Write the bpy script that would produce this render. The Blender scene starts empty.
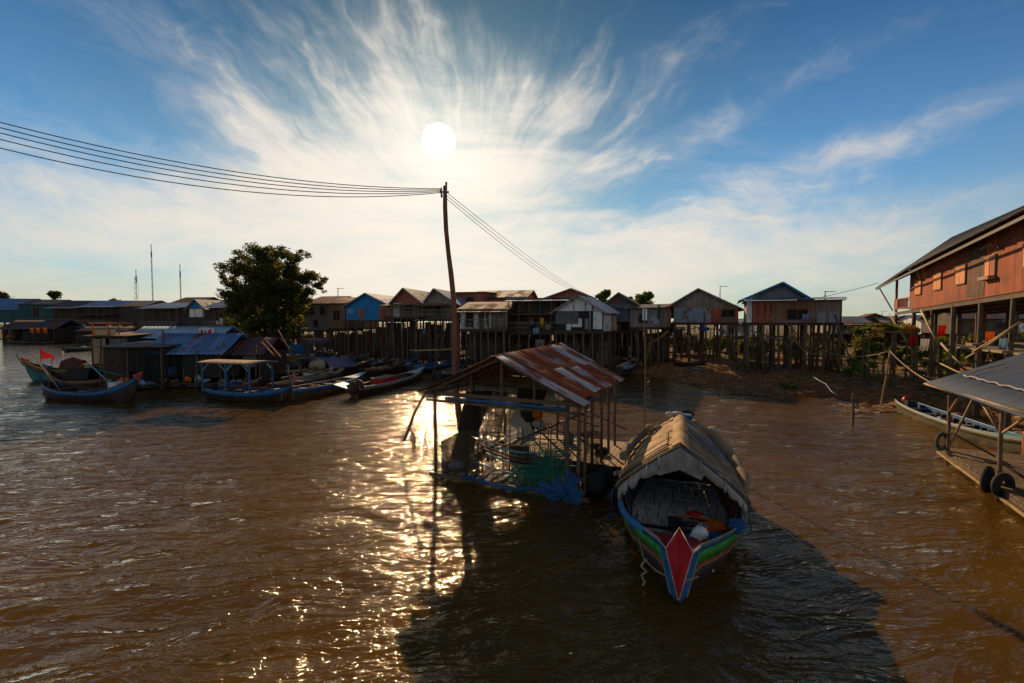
import bpy, math, random
import numpy as np
from mathutils import Vector, Matrix
random.seed(7); rng = np.random.default_rng(7)
SC = bpy.context.scene
COL = SC.collection
R = math.radians
CAMH = 4.3; F = 455.0; PITCH = math.atan((341.5-322)/F)

def P(px, py, Y):
    """world point at depth Y that the photograph shows at (px, py)"""
    cp, sp = math.cos(PITCH), math.sin(PITCH)
    u = 341.5-py
    dx, dy, dz = px-512, u*sp+F*cp, u*cp-F*sp
    k = Y/dy
    return Vector((dx*k, Y, CAMH+dz*k))
def G(px, py, z=0.0):
    """world point at height z that the photograph shows at (px, py)"""
    cp, sp = math.cos(PITCH), math.sin(PITCH)
    u = 341.5-py
    dx, dy, dz = px-512, u*sp+F*cp, u*cp-F*sp
    k = (z-CAMH)/dz
    return Vector((dx*k, dy*k, z))

# ---------------------------------------------------------------- nodes
class E:
    def __init__(s, nt, k): s.nt = nt; s.k = k
    def _m(s, op, *a, clamp=False):
        n = s.nt.nodes.new('ShaderNodeMath'); n.operation = op; n.use_clamp = clamp
        for i, v in enumerate((s,)+a):
            if isinstance(v, E): s.nt.links.new(v.k, n.inputs[i])
            else: n.inputs[i].default_value = float(v)
        return E(s.nt, n.outputs[0])
    def __add__(s, o): return s._m('ADD', o)
    __radd__ = __add__
    def __sub__(s, o): return s._m('SUBTRACT', o)
    def __rsub__(s, o): return (s*-1)+o
    def __mul__(s, o): return s._m('MULTIPLY', o)
    __rmul__ = __mul__
    def __truediv__(s, o): return s._m('DIVIDE', o)
    def pow(s, o): return s._m('POWER', o)
    def sin(s): return s._m('SINE')
    def cos(s): return s._m('COSINE')
    def acos(s): return s._m('ARCCOSINE')
    def floor(s): return s._m('FLOOR')
    def fract(s): return s._m('FRACT')
    def abs(s): return s._m('ABSOLUTE')
    def max(s, o): return s._m('MAXIMUM', o)
    def min(s, o): return s._m('MINIMUM', o)
    def lt(s, o): return s._m('LESS_THAN', o)
    def gt(s, o): return s._m('GREATER_THAN', o)
    def exp(s): return s._m('EXPONENT')
    def clamp(s): return s._m('ADD', 0.0, clamp=True)
    def ss(s, a, b):
        n = s.nt.nodes.new('ShaderNodeMapRange'); n.interpolation_type = 'SMOOTHSTEP'
        s.nt.links.new(s.k, n.inputs[0]); n.inputs[1].default_value = a; n.inputs[2].default_value = b
        return E(s.nt, n.outputs[0])
class NT:
    def __init__(s, nt): s.nt = nt
    def new(s, t, **kw):
        n = s.nt.nodes.new(t)
        for k, v in kw.items(): setattr(n, k, v)
        return n
    def link(s, a, b):
        if isinstance(a, E): a = a.k
        s.nt.links.new(a, b)
    def setin(s, sock, v):
        if isinstance(v, E): s.nt.links.new(v.k, sock)
        elif isinstance(v, bpy.types.NodeSocket): s.nt.links.new(v, sock)
        elif isinstance(v, (tuple, list)) and sock.type == 'RGBA' and len(v) == 3: sock.default_value = (*v, 1)
        else: sock.default_value = v
    def coord(s, kind='Object'):
        return s.new('ShaderNodeTexCoord').outputs[kind]
    def uv(s):
        n = s.new('ShaderNodeTexCoord'); x = s.new('ShaderNodeSeparateXYZ'); s.link(n.outputs['UV'], x.inputs[0])
        return E(s.nt, x.outputs[0]), E(s.nt, x.outputs[1])
    def sep(s, v):
        x = s.new('ShaderNodeSeparateXYZ'); s.setin(x.inputs[0], v)
        return [E(s.nt, o) for o in x.outputs]
    def vec(s, x, y, z=0.0):
        n = s.new('ShaderNodeCombineXYZ')
        for i, v in enumerate((x, y, z)): s.setin(n.inputs[i], v)
        return n.outputs[0]
    def noise(s, v, scale=1.0, detail=3.0, rough=0.55, dist=0.0):
        n = s.new('ShaderNodeTexNoise'); s.setin(n.inputs['Vector'], v)
        n.inputs['Scale'].default_value = scale; n.inputs['Detail'].default_value = detail
        n.inputs['Roughness'].default_value = rough; n.inputs['Distortion'].default_value = dist
        return E(s.nt, n.outputs[0])
    def white(s, v):
        n = s.new('ShaderNodeTexWhiteNoise', noise_dimensions='3D'); s.setin(n.inputs['Vector'], v); return E(s.nt, n.outputs[0])
    def mix(s, f, a, b, mode='MIX'):
        n = s.new('ShaderNodeMix', data_type='RGBA', blend_type=mode)
        s.setin(n.inputs[0], f); s.setin(n.inputs[6], a); s.setin(n.inputs[7], b)
        return n.outputs[2]
    def bump(s, h, strength=0.5, dist=0.02, nrm=None):
        n = s.new('ShaderNodeBump'); s.setin(n.inputs['Height'], h)
        n.inputs['Strength'].default_value = strength; n.inputs['Distance'].default_value = dist
        if nrm is not None: s.setin(n.inputs['Normal'], nrm)
        return n.outputs[0]
MATS = {}
def newmat(name):
    m = bpy.data.materials.new(name); m.use_nodes = True; nt = m.node_tree
    nt.nodes.clear(); n = NT(nt)
    out = n.new('ShaderNodeOutputMaterial'); b = n.new('ShaderNodeBsdfPrincipled')
    nt.links.new(b.outputs[0], out.inputs[0])
    b.inputs['Specular IOR Level'].default_value = 0.3
    return m, n, b, out
def plain(name, c, rough=0.7, var=0.35, scale=3.0, bump=0.2, metal=0.0, c2=None, spec=0.3):
    m, n, b, o = newmat(name)
    co = n.coord(); k = n.noise(co, scale, 5, 0.6)
    k2 = n.noise(co, scale*9, 3, 0.6)
    f = (k.ss(0.3, 0.7)*0.7+k2*0.3)
    dark = tuple(x*(1-var) for x in c) if c2 is None else c2
    lite = tuple(min(1, x*(1+var*0.4)) for x in c)
    st_ = n.noise(n.vec(n.sep(co)[0]*7, n.sep(co)[1]*7, n.sep(co)[2]*1.6), 1.0, 5, 0.7)
    n.setin(b.inputs['Base Color'], n.mix(st_.ss(0.50, 0.72)*0.6, n.mix(f, dark, lite), tuple(x*0.35+0.01 for x in c)))
    b.inputs['Roughness'].default_value = rough; b.inputs['Metallic'].default_value = metal
    b.inputs['Specular IOR Level'].default_value = spec
    if bump: n.setin(b.inputs['Normal'], n.bump(k2, bump, 0.02))
    return m
def planks(name, c1, c2, width=0.16, rough=0.8, grime=0.5, wear=0.0, wearcol=(.3, .28, .25)):
    """boards running along v, each board a little different"""
    m, n, b, o = newmat(name)
    u, v = n.uv(); co = n.coord()
    idx = (u/width).floor(); fr = (u/width).fract()
    r = n.white(n.vec(idx, 0.0, 3.0)); r2 = n.white(n.vec(idx, 7.0, 1.0))
    gr = n.noise(n.vec(u*22, v*1.3+r*40, 0.0), 1.0, 4, 0.6)
    big = n.noise(co, 0.7, 4, 0.65)
    c = n.mix((r*0.75+gr*0.4-0.1).clamp(), c1, c2)
    dirt = (big.ss(0.38, 0.7))*grime
    c = n.mix(dirt, c, tuple(x*0.3 for x in c1))
    if wear:
        w = n.noise(n.vec(u*6, v*0.8, 5.0), 1.0, 5, 0.7).ss(0.66-wear*0.3, 0.72)
        c = n.mix(w*0.8, c, wearcol)
    edge = ((fr-0.5).abs()).ss(0.42, 0.49)
    c = n.mix(edge*0.85, c, tuple(x*0.12 for x in c1))
    n.setin(b.inputs['Base Color'], c)
    b.inputs['Roughness'].default_value = rough
    n.setin(b.inputs['Normal'], n.bump(gr*0.3-edge+r2*0.5, 0.6, 0.012))
    return m
def corrug(name, c, rust=(0.20, 0.07, 0.03), amount=0.3, period=0.2, rough=0.62, metal=0.08, bump=1.0, sheet=0.85, seam=1.0):
    """corrugated metal: ridges across u, sheets of its own tone, rust patches"""
    m, n, b, o = newmat(name)
    u, v = n.uv(); co = n.coord()
    ids = n.vec((u/sheet).floor(), (v/2.2).floor(), 1.0)
    r = n.white(ids)
    a = n.noise(co, 0.9, 5, 0.7); s = n.noise(n.vec(u*7, v*0.9, 0.0), 1.0, 5, 0.7)
    k = (a*0.55+s*0.45+(r-0.5)*0.22)
    f = k.ss(0.60-amount*0.28, 0.66-amount*0.14)
    base = n.mix(r, tuple(x*0.7 for x in c), tuple(min(1, x*1.15) for x in c))
    rc = n.mix(s, tuple(x*0.5 for x in rust), tuple(x*1.3 for x in rust))
    col = n.mix(f, base, rc)
    col = n.mix(((u/sheet).fract()-0.5).abs().ss(0.47, 0.5)*0.6*seam, col, tuple(x*0.2 for x in c))
    n.setin(b.inputs['Base Color'], col)
    n.setin(b.inputs['Metallic'], (1-f)*metal); b.inputs['Specular IOR Level'].default_value = 0.2
    n.setin(b.inputs['Roughness'], f*0.35+rough)
    h = (u*(2*math.pi/period)).sin()
    if bump: n.setin(b.inputs['Normal'], n.bump(h*0.5+s*0.2, bump, 0.03))
    return m
def cloth(name, c, c2=None, rough=0.85, trans=0.25, fold=6.0):
    m, n, b, o = newmat(name)
    co = n.coord(); k = n.noise(co, fold, 4, 0.6); k2 = n.noise(co, 1.2, 3, 0.6)
    c2 = c2 or tuple(x*0.55 for x in c)
    col = n.mix(k2.ss(0.35, 0.65)*0.6+k*0.3, c, c2)
    n.setin(b.inputs['Base Color'], col); b.inputs['Roughness'].default_value = rough
    n.setin(b.inputs['Normal'], n.bump(k, 0.5, 0.04))
    if trans:
        t = n.new('ShaderNodeBsdfTranslucent'); n.setin(t.inputs[0], col)
        mx = n.new('ShaderNodeMixShader'); mx.inputs[0].default_value = trans
        n.link(b.outputs[0], mx.inputs[1]); n.link(t.outputs[0], mx.inputs[2]); n.link(mx.outputs[0], o.inputs[0])
    return m
def net(name, c, cell=0.05, fill=0.3):
    m, n, b, o = newmat(name)
    u, v = n.uv(); co = n.coord()
    w = n.noise(co, 1.6, 3, 0.6)
    a = ((u/cell+w*2).fract()).lt(fill); d = ((v/cell+w*2).fract()).lt(fill)
    al = a.max(d).max(w.ss(0.52, 0.62)*0.75)
    n.setin(b.inputs['Base Color'], c); b.inputs['Roughness'].default_value = 0.9
    n.setin(b.inputs['Alpha'], al)
    return m
def leafmat(name, c, c2, trans=0.35):
    m, n, b, o = newmat(name)
    co = n.coord(); k = n.noise(co, 0.8, 3, 0.6); g = n.new('ShaderNodeNewGeometry')
    col = n.mix((k.ss(0.35, 0.65)*0.6+E(n.nt, g.outputs['Random Per Island'])*0.4), c, c2)
    n.setin(b.inputs['Base Color'], col); b.inputs['Roughness'].default_value = 0.55
    t = n.new('ShaderNodeBsdfTranslucent'); n.setin(t.inputs[0], n.mix(0.5, col, (0.35, 0.30, 0.03)))
    mx = n.new('ShaderNodeMixShader'); mx.inputs[0].default_value = trans
    n.link(b.outputs[0], mx.inputs[1]); n.link(t.outputs[0], mx.inputs[2]); n.link(mx.outputs[0], o.inputs[0])
    return m

# ---------------------------------------------------------------- mesh builder
class MB:
    def __init__(s): s.v = []; s.f = []; s.uv = []; s.mi = []; s.sm = []; s.cur = 0; s.off = 0.0
    def face(s, pts, uvs, smooth=False):
        i = len(s.v); s.v.extend([tuple(p) for p in pts]); s.f.append(tuple(range(i, i+len(pts))))
        s.uv.extend([(a+s.off, b) for a, b in uvs]); s.mi.append(s.cur); s.sm.append(smooth)
    def quad(s, a, b, c, d, u0=0.0, v0=0.0):
        a, b, c, d = map(Vector, (a, b, c, d))
        U = (b-a).length or 1e-6; eu = (b-a)/U
        def q(p):
            w = p-a; x = w.dot(eu); return (u0+x, v0+(w-eu*x).length)
        s.face((a, b, c, d), (q(a), q(b), q(c), q(d)))
    def tri(s, a, b, c):
        a, b, c = map(Vector, (a, b, c)); U = (b-a).length or 1e-6; eu = (b-a)/U
        def q(p):
            w = p-a; x = w.dot(eu); return (x, (w-eu*x).length)
        s.face((a, b, c), (q(a), q(b), q(c)))
    def box(s, c, size, rot=None):
        """v of the UV runs up (z) on the sides, along the longer side on top"""
        c = Vector(c); x, y, z = (k/2 for k in size)
        M = rot if rot is not None else Matrix.Identity(3)
        def p(a, b, d): return c+M @ Vector((a*x, b*y, d*z))
        for q in (((-1,-1,-1),(1,-1,-1),(1,-1,1),(-1,-1,1)), ((1,1,-1),(-1,1,-1),(-1,1,1),(1,1,1)),
                  ((-1,1,-1),(-1,-1,-1),(-1,-1,1),(-1,1,1)), ((1,-1,-1),(1,1,-1),(1,1,1),(1,-1,1)),
                  ((-1,-1,1),(1,-1,1),(1,1,1),(-1,1,1)), ((-1,1,-1),(1,1,-1),(1,-1,-1),(-1,-1,-1))):
            s.quad(*[p(*k) for k in q])
    def bar(s, a, b, w, h=None, up=(0, 0, 1)):
        """a timber from a to b, w across, h up"""
        h = h or w; a = Vector(a); b = Vector(b); d = b-a; L = d.length
        if L < 1e-6: return
        d /= L; up = Vector(up)
        sx = d.cross(up)
        if sx.length < 1e-3: sx = d.cross(Vector((1, 0, 0)))
        sx.normalize(); uz = sx.cross(d)
        def p(t, i, j): return a+d*(t*L)+sx*(i*w/2)+uz*(j*h/2)
        for (i0, j0), (i1, j1) in (((-1,-1),(1,-1)), ((1,-1),(1,1)), ((1,1),(-1,1)), ((-1,1),(-1,-1))):
            s.quad(p(0, i0, j0), p(0, i1, j1), p(1, i1, j1), p(1, i0, j0))
        s.quad(p(0,-1,1), p(0,1,1), p(0,1,-1), p(0,-1,-1)); s.quad(p(1,-1,-1), p(1,1,-1), p(1,1,1), p(1,-1,1))
    def tube(s, pts, r, seg=8, cap=True, wob=0.0):
        pts = [Vector(p) for p in pts]; n = len(pts)
        rs = r if isinstance(r, (list, tuple)) else [r]*n
        prev = None; rings = []; L = 0; Ls = []
        for i, p in enumerate(pts):
            t = (pts[min(i+1, n-1)]-pts[max(i-1, 0)]).normalized()
            if prev is None:
                a = t.cross(Vector((0, 0, 1)))
                if a.length < 0.1: a = t.cross(Vector((1, 0, 0)))
            else: a = prev-t*prev.dot(t)
            a.normalize(); prev = a; b = t.cross(a)
            if i: L += (p-pts[i-1]).length
            Ls.append(L)
            rings.append([p+(a*math.cos(2*math.pi*k/seg)+b*math.sin(2*math.pi*k/seg))*rs[i]*(1+wob*random.uniform(-1, 1)) for k in range(seg)])
        i0 = len(s.v)
        for rg in rings: s.v.extend([tuple(q) for q in rg])
        per = 2*math.pi*max(rs)
        for i in range(n-1):
            for k in range(seg):
                k2 = (k+1) % seg
                s.f.append((i0+i*seg+k, i0+i*seg+k2, i0+(i+1)*seg+k2, i0+(i+1)*seg+k))
                u0, u1 = per*k/seg, per*(k+1)/seg
                s.uv.extend([(u0, Ls[i]), (u1, Ls[i]), (u1, Ls[i+1]), (u0, Ls[i+1])]); s.mi.append(s.cur); s.sm.append(True)
        if cap:
            s.f.append(tuple(i0+k for k in reversed(range(seg)))); s.uv.extend([(0, 0)]*seg); s.mi.append(s.cur); s.sm.append(False)
            s.f.append(tuple(i0+(n-1)*seg+k for k in range(seg))); s.uv.extend([(0, 0)]*seg); s.mi.append(s.cur); s.sm.append(False)
    def grid(s, rows, smooth=True, closed=False):
        """rows of points -> quads; u along a row, v from row to row"""
        i0 = len(s.v); n = len(rows); m = len(rows[0])
        for r in rows: s.v.extend([tuple(p) for p in r])
        vs = [0.0]
        for i in range(1, n): vs.append(vs[-1]+(Vector(rows[i][m//2])-Vector(rows[i-1][m//2])).length)
        us = [0.0]
        for j in range(1, m): us.append(us[-1]+(Vector(rows[n//2][j])-Vector(rows[n//2][j-1])).length)
        for i in range(n-1):
            for j in range(m-1):
                s.f.append((i0+i*m+j, i0+i*m+j+1, i0+(i+1)*m+j+1, i0+(i+1)*m+j))
                s.uv.extend([(us[j], vs[i]), (us[j+1], vs[i]), (us[j+1], vs[i+1]), (us[j], vs[i+1])]); s.mi.append(s.cur); s.sm.append(smooth)
    def corr(s, o, u, v, U, V, amp=0.018, period=0.09, thick=0.0, seg=4, sag=0.0, nv=4):
        """a really corrugated sheet: from o, U metres along u (waves), V metres down v"""
        o = Vector(o); u = Vector(u).normalized(); v = Vector(v).normalized(); n = u.cross(v).normalized()
        if n.z < 0: n = -n
        m = max(2, int(U/period*seg)); rows = []
        for i in range(nv+1):
            t = i/nv
            rows.append([o+u*(U*j/m)+v*(V*t)+n*(amp*math.sin(2*math.pi*(U*j/m)/period)-sag*math.sin(math.pi*t)) for j in range(m+1)])
        s.grid(rows)
    def sphere(s, c, r, nu=10, nv=7, squash=(1, 1, 1), wob=0.0):
        c = Vector(c); rows = []
        for i in range(nv+1):
            a = math.pi*i/nv
            row = []
            for j in range(nu+1):
                b = 2*math.pi*(j % nu)/nu
                k = r*(1+wob*math.sin(3*b+2*a)*math.sin(a))
                row.append(c+Vector((k*math.sin(a)*math.cos(b)*squash[0], k*math.sin(a)*math.sin(b)*squash[1], -k*math.cos(a)*squash[2])))
            rows.append(row)
        s.grid(rows)
    def lathe(s, c, prof, seg=14):
        c = Vector(c)
        rows = [[c+Vector((r*math.cos(2*math.pi*k/seg), r*math.sin(2*math.pi*k/seg), z)) for k in range(seg+1)] for r, z in prof]
        s.grid(rows)
    def build(s, name, mats, parent=None, loc=None, solid=0.0):
        me = bpy.data.meshes.new(name)
        me.from_pydata(s.v, [], s.f)
        if not isinstance(mats, (list, tuple)): mats = [mats]
        for m in mats: me.materials.append(m)
        uvl = me.uv_layers.new(name='UVMap')
        uvl.data.foreach_set('uv', np.array(s.uv, dtype=np.float32).ravel())
        me.polygons.foreach_set('material_index', np.array(s.mi, dtype=np.int32))
        me.polygons.foreach_set('use_smooth', np.array(s.sm, dtype=bool))
        me.update()
        o = bpy.data.objects.new(name, me); COL.objects.link(o)
        if parent is not None: o.parent = parent
        if loc is not None: o.location = loc
        if solid:
            md = o.modifiers.new('Solidify', 'SOLIDIFY'); md.thickness = solid; md.offset = 0
        return o
def tag(o, label=None, cat=None, group=None, kind=None):
    if label: o['label'] = label
    if cat: o['category'] = cat
    if group: o['group'] = group
    if kind: o['kind'] = kind
    return o
def thing(name, label, cat, loc=(0, 0, 0), rz=0.0, group=None, rx=0.0, ry=0.0):
    o = bpy.data.objects.new(name, None); COL.objects.link(o); o.empty_display_size = 0.2
    o.location = loc; o.rotation_euler = (rx, ry, rz)
    return tag(o, label, cat, group)
def single(name, mb, mats, label, cat, loc=(0, 0, 0), rz=0.0, group=None, solid=0.0):
    o = mb.build(name, mats, None, loc, solid); o.rotation_euler = (0, 0, rz)
    return tag(o, label, cat, group)
def kids(o): return [c for c in bpy.data.objects if c.parent == o]
def copy_tree(o, parent=None):
    c = o.copy(); COL.objects.link(c); c.parent = parent
    for k in kids(o): copy_tree(k, c)
    return c
def lerp(a, b, t): return a+(b-a)*t
def sag_line(a, b, sag, n=14):
    a = Vector(a); b = Vector(b)
    return [a.lerp(b, i/n)-Vector((0, 0, sag*4*(i/n)*(1-i/n))) for i in range(n+1)]
def U(a, b): return random.uniform(a, b)
# ---------------------------------------------------------------- camera
cam = bpy.data.cameras.new('camera'); cam.lens = 16.0; cam.sensor_width = 36.0; cam.clip_start = 0.1; cam.clip_end = 4000
co = bpy.data.objects.new('camera', cam); COL.objects.link(co)
co.location = (0, 0, CAMH); co.rotation_euler = (R(90)-PITCH, 0, 0); SC.camera = co
SC.view_settings.view_transform = 'Standard'; SC.view_settings.look = 'None'; SC.view_settings.exposure = 0; SC.view_settings.gamma = 1
# ---------------------------------------------------------------- sun direction
sd = (P(439, 141, 100)-Vector((0, 0, CAMH))).normalized()
ELEV = math.asin(sd.z); AZ = math.atan2(sd.x, sd.y)
sun = bpy.data.lights.new('sun', 'SUN'); sun.energy = 5.0; sun.angle = R(0.55); sun.color = (1.0, 0.68, 0.37)
so = bpy.data.objects.new('sun', sun); COL.objects.link(so)
so.rotation_euler = (-sd).to_track_quat('-Z', 'Y').to_euler()
# ---------------------------------------------------------------- sky
w = bpy.data.worlds.new('World'); SC.world = w; w.use_nodes = True; nt = w.node_tree; nt.nodes.clear(); n = NT(nt)
out = n.new('ShaderNodeOutputWorld'); bg = n.new('ShaderNodeBackground'); n.link(bg.outputs[0], out.inputs[0])
sky = n.new('ShaderNodeTexSky', sky_type='NISHITA'); sky.sun_disc = False
sky.sun_elevation = ELEV; sky.sun_rotation = AZ; sky.air_density = 1.0; sky.dust_density = 0.6; sky.ozone_density = 2.5
gen = n.coord('Generated')
x, y, z = n.sep(gen)
def dot(v): return x*v[0]+y*v[1]+z*v[2]
zc = z.max(0.0)
# deepen and cool the clear sky overhead
hs = n.new('ShaderNodeHueSaturation'); n.link(sky.outputs[0], hs.inputs['Color']); hs.inputs['Saturation'].default_value = 1.15
cosS = dot(sd)
ang = cosS.min(1.0).max(-1.0).acos()                       # angle from the sun
dim = ang.ss(0.0, 0.8)*0.68+0.30
base = n.mix(1.0, hs.outputs[0], n.vec(dim*(0.13-zc*0.14), dim*(0.80-zc*0.44), dim*(1.06-zc*0.46)), 'MULTIPLY')
# frame around the fan centre of the cirrus
C0 = (P(470, 235, 100)-Vector((0, 0, CAMH))).normalized()
e1 = C0.cross(Vector((0, 0, 1))).normalized(); e2 = e1.cross(C0)
pc = dot(C0); pu = dot(e1); pv = dot(e2)
rr = pc.min(1.0).max(-1.0).acos()
ln = (pu*pu+pv*pv+1e-6).pow(0.5)
cu = pu/ln; cv = pv/ln
wv = n.noise(gen, 2.2, 4, 0.6); wv2 = n.noise(n.vec(x+3.1, y, z), 2.2, 4, 0.6)
tu = cu+(wv-0.5)*0.62; tv = cv+(wv2-0.5)*0.62
streak = n.noise(n.vec(tu*4.2, tv*4.2, rr*2.2), 1.0, 5, 0.55, 0.10)
fine = n.noise(n.vec(tu*13, tv*13, rr*6.0), 1.0, 4, 0.6, 0.1)
puff = n.noise(n.vec(x*3+wv, y*3, z*9+wv2), 1.0, 5, 0.58, 0.3)
def blob(px, py, sx, sy, rot=0.0):
    """soft patch of sky in direction (px,py); sx, sy in radians"""
    c = (P(px, py, 100)-Vector((0, 0, CAMH))).normalized()
    a = c.cross(Vector((0, 0, 1))).normalized(); b = a.cross(c)
    a2 = a*math.cos(rot)+b*math.sin(rot); b2 = -a*math.sin(rot)+b*math.cos(rot)
    p, q, h = dot(a2), dot(b2), dot(c)
    return ((p*p*(-1/(sx*sx))+q*q*(-1/(sy*sy))).exp())*h.gt(0.0)
mask = blob(350, 60, .15, .16, R(20))*0.40+blob(205, 90, .30, .08, R(-42))*0.42+blob(400, 150, .30, .16)*0.5
mask = mask+blob(555, 150, .28, .11, R(32))*0.42+blob(110, 195, .80, .19, R(-12))*0.62+blob(250, 255, .95, .13)*0.60+blob(450, 150, .26, .20)*0.62
mask = mask+blob(720, 125, .26, .035, R(20))*0.48+blob(950, 122, .20, .030, R(8))*0.52+blob(700, 215, .36, .07, R(22))*0.50
mask = mask+blob(640, 262, .6, .10)*0.52+blob(850, 245, .45, .08, R(14))*0.42+blob(490, 50, .12, .05, R(-30))*0.30
# thin scattered cloud out of frame, plus cloud added behind the camera for fill
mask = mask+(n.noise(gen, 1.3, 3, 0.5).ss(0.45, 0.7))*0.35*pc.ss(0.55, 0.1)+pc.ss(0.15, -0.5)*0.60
wp = rr.ss(0.06, 0.42)*(pv.ss(-0.16, 0.10)*0.8+0.2)
band = n.noise(n.vec(x*2.6+wv*0.6, y*1.5, z*15+wv2*0.9), 1.0, 6, 0.6, 0.3)
tex = ((streak-0.5)*0.68+(fine-0.5)*0.40)*wp+(puff-0.5)*0.48+(band-0.5)*(1-wp)*0.8+0.5
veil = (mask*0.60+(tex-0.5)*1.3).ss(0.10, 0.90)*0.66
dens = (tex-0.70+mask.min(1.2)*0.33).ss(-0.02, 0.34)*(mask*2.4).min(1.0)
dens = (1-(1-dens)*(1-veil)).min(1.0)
zen = (1-z.ss(0.42, 0.85)*0.5)*(1-z.ss(0.22, 0.55)*0.26)
base = n.mix(1.0, base, n.vec(zen, zen, zen), 'MULTIPLY')
haze = ((zc*-6.0).exp()*1.25*(band*0.7+0.65)).min(1.0)
ccol = n.mix(ang.ss(0.15, 1.0), (8.4, 7.4, 6.3), (6.4, 5.8, 4.9))
hcol = n.mix(ang.ss(0.1, 1.1), (6.2, 5.2, 3.9), (4.7, 4.4, 3.6))
c = n.mix(haze*0.85, base, hcol)
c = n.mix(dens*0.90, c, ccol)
glow = (ang*-6.5).exp()*2.2+(ang*ang*-60).exp()*0.5
gl = n.mix(1.0, n.mix(1.0, (0, 0, 0), (1.0, 0.90, 0.74)), n.vec(glow, glow, glow), 'MULTIPLY')
c = n.mix(1.0, c, gl, 'ADD')
disc = ang.ss(0.0355, 0.0235)*20.0
dl = n.mix(1.0, (1.0, 0.97, 0.88), n.vec(disc, disc, disc), 'MULTIPLY')
c = n.mix(1.0, c, dl, 'ADD')
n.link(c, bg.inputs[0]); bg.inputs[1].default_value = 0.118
w.cycles.sampling_method = 'MANUAL'; w.cycles.sample_map_resolution = 512
# ---------------------------------------------------------------- land and river
SX = [-400, -120, -85, -70, -51, -38, -25, -15, 5, 9, 11, 13.3, 15.8, 18.3, 19.3, 20.5, 24, 30, 60, 400]
SY = [112, 108, 101, 88, 75, 62, 50, 45, 42, 38.5, 35, 28.0, 24.0, 23.4, 18, 14, 11, 9, 6, -40]
def vnoise(x, y, s, seed=0):
    """cheap smooth value noise for arrays"""
    r = np.random.default_rng(seed); T = r.random((64, 64))
    X = np.asarray(x)*s+100.3; Y = np.asarray(y)*s+57.7
    xi = np.floor(X).astype(int); yi = np.floor(Y).astype(int); fx = X-xi; fy = Y-yi
    fx = fx*fx*(3-2*fx); fy = fy*fy*(3-2*fy)
    a = T[xi % 64, yi % 64]; b = T[(xi+1) % 64, yi % 64]; c = T[xi % 64, (yi+1) % 64]; d = T[(xi+1) % 64, (yi+1) % 64]
    return (a*(1-fx)+b*fx)*(1-fy)+(c*(1-fx)+d*fx)*fy-0.5
def land(x, y):
    x = np.asarray(x, float); y = np.asarray(y, float)
    sh = np.interp(x, SX, SY)
    d = y-sh+vnoise(x, y, 0.5, 1)*3.5+vnoise(x, y, 1.3, 2)*1.5
    z = np.where(d < 0, np.maximum(d*0.16, -1.6), np.interp(d, [0, 4, 14, 40, 200], [0.0, 0.20, 0.55, 1.0, 1.6]))
    z = z+(vnoise(x, y, 1.1, 3)*0.20+vnoise(x, y, 3.0, 4)*0.09+vnoise(x, y, 7.0, 5)*0.05)*np.where(d < -3, 0.3, 1.0)
    z = z+1.5*np.exp(-((x-24.8)/3.6)**2-((y-18.5)/6.5)**2)*(d > 0)*np.clip(d/4, 0, 1)
    return z-0.03
def gz(x, y): return float(land(np.array([x]), np.array([y]))[0])
def np_mesh(name, V, Fq, mats, smooth=True, parent=None, uv=None):
    me = bpy.data.meshes.new(name); me.vertices.add(len(V)); me.vertices.foreach_set('co', V.astype(np.float32).ravel())
    nf = len(Fq); k = Fq.shape[1]
    me.loops.add(nf*k); me.loops.foreach_set('vertex_index', Fq.astype(np.int32).ravel())
    me.polygons.add(nf); me.polygons.foreach_set('loop_start', np.arange(0, nf*k, k, dtype=np.int32))
    me.polygons.foreach_set('loop_total', np.full(nf, k, dtype=np.int32))
    me.polygons.foreach_set('use_smooth', np.full(nf, smooth, dtype=bool))
    for m in (mats if isinstance(mats, (list, tuple)) else [mats]): me.materials.append(m)
    me.update(calc_edges=True); me.validate()
    o = bpy.data.objects.new(name, me); COL.objects.link(o)
    if parent is not None: o.parent = parent
    return o
def gridfaces(nr, nc, off=0):
    i = np.arange(nr-1)[:, None]*nc+np.arange(nc-1)[None, :]
    i = i.ravel()+off
    return np.stack([i, i+1, i+nc+1, i+nc], 1)
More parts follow.
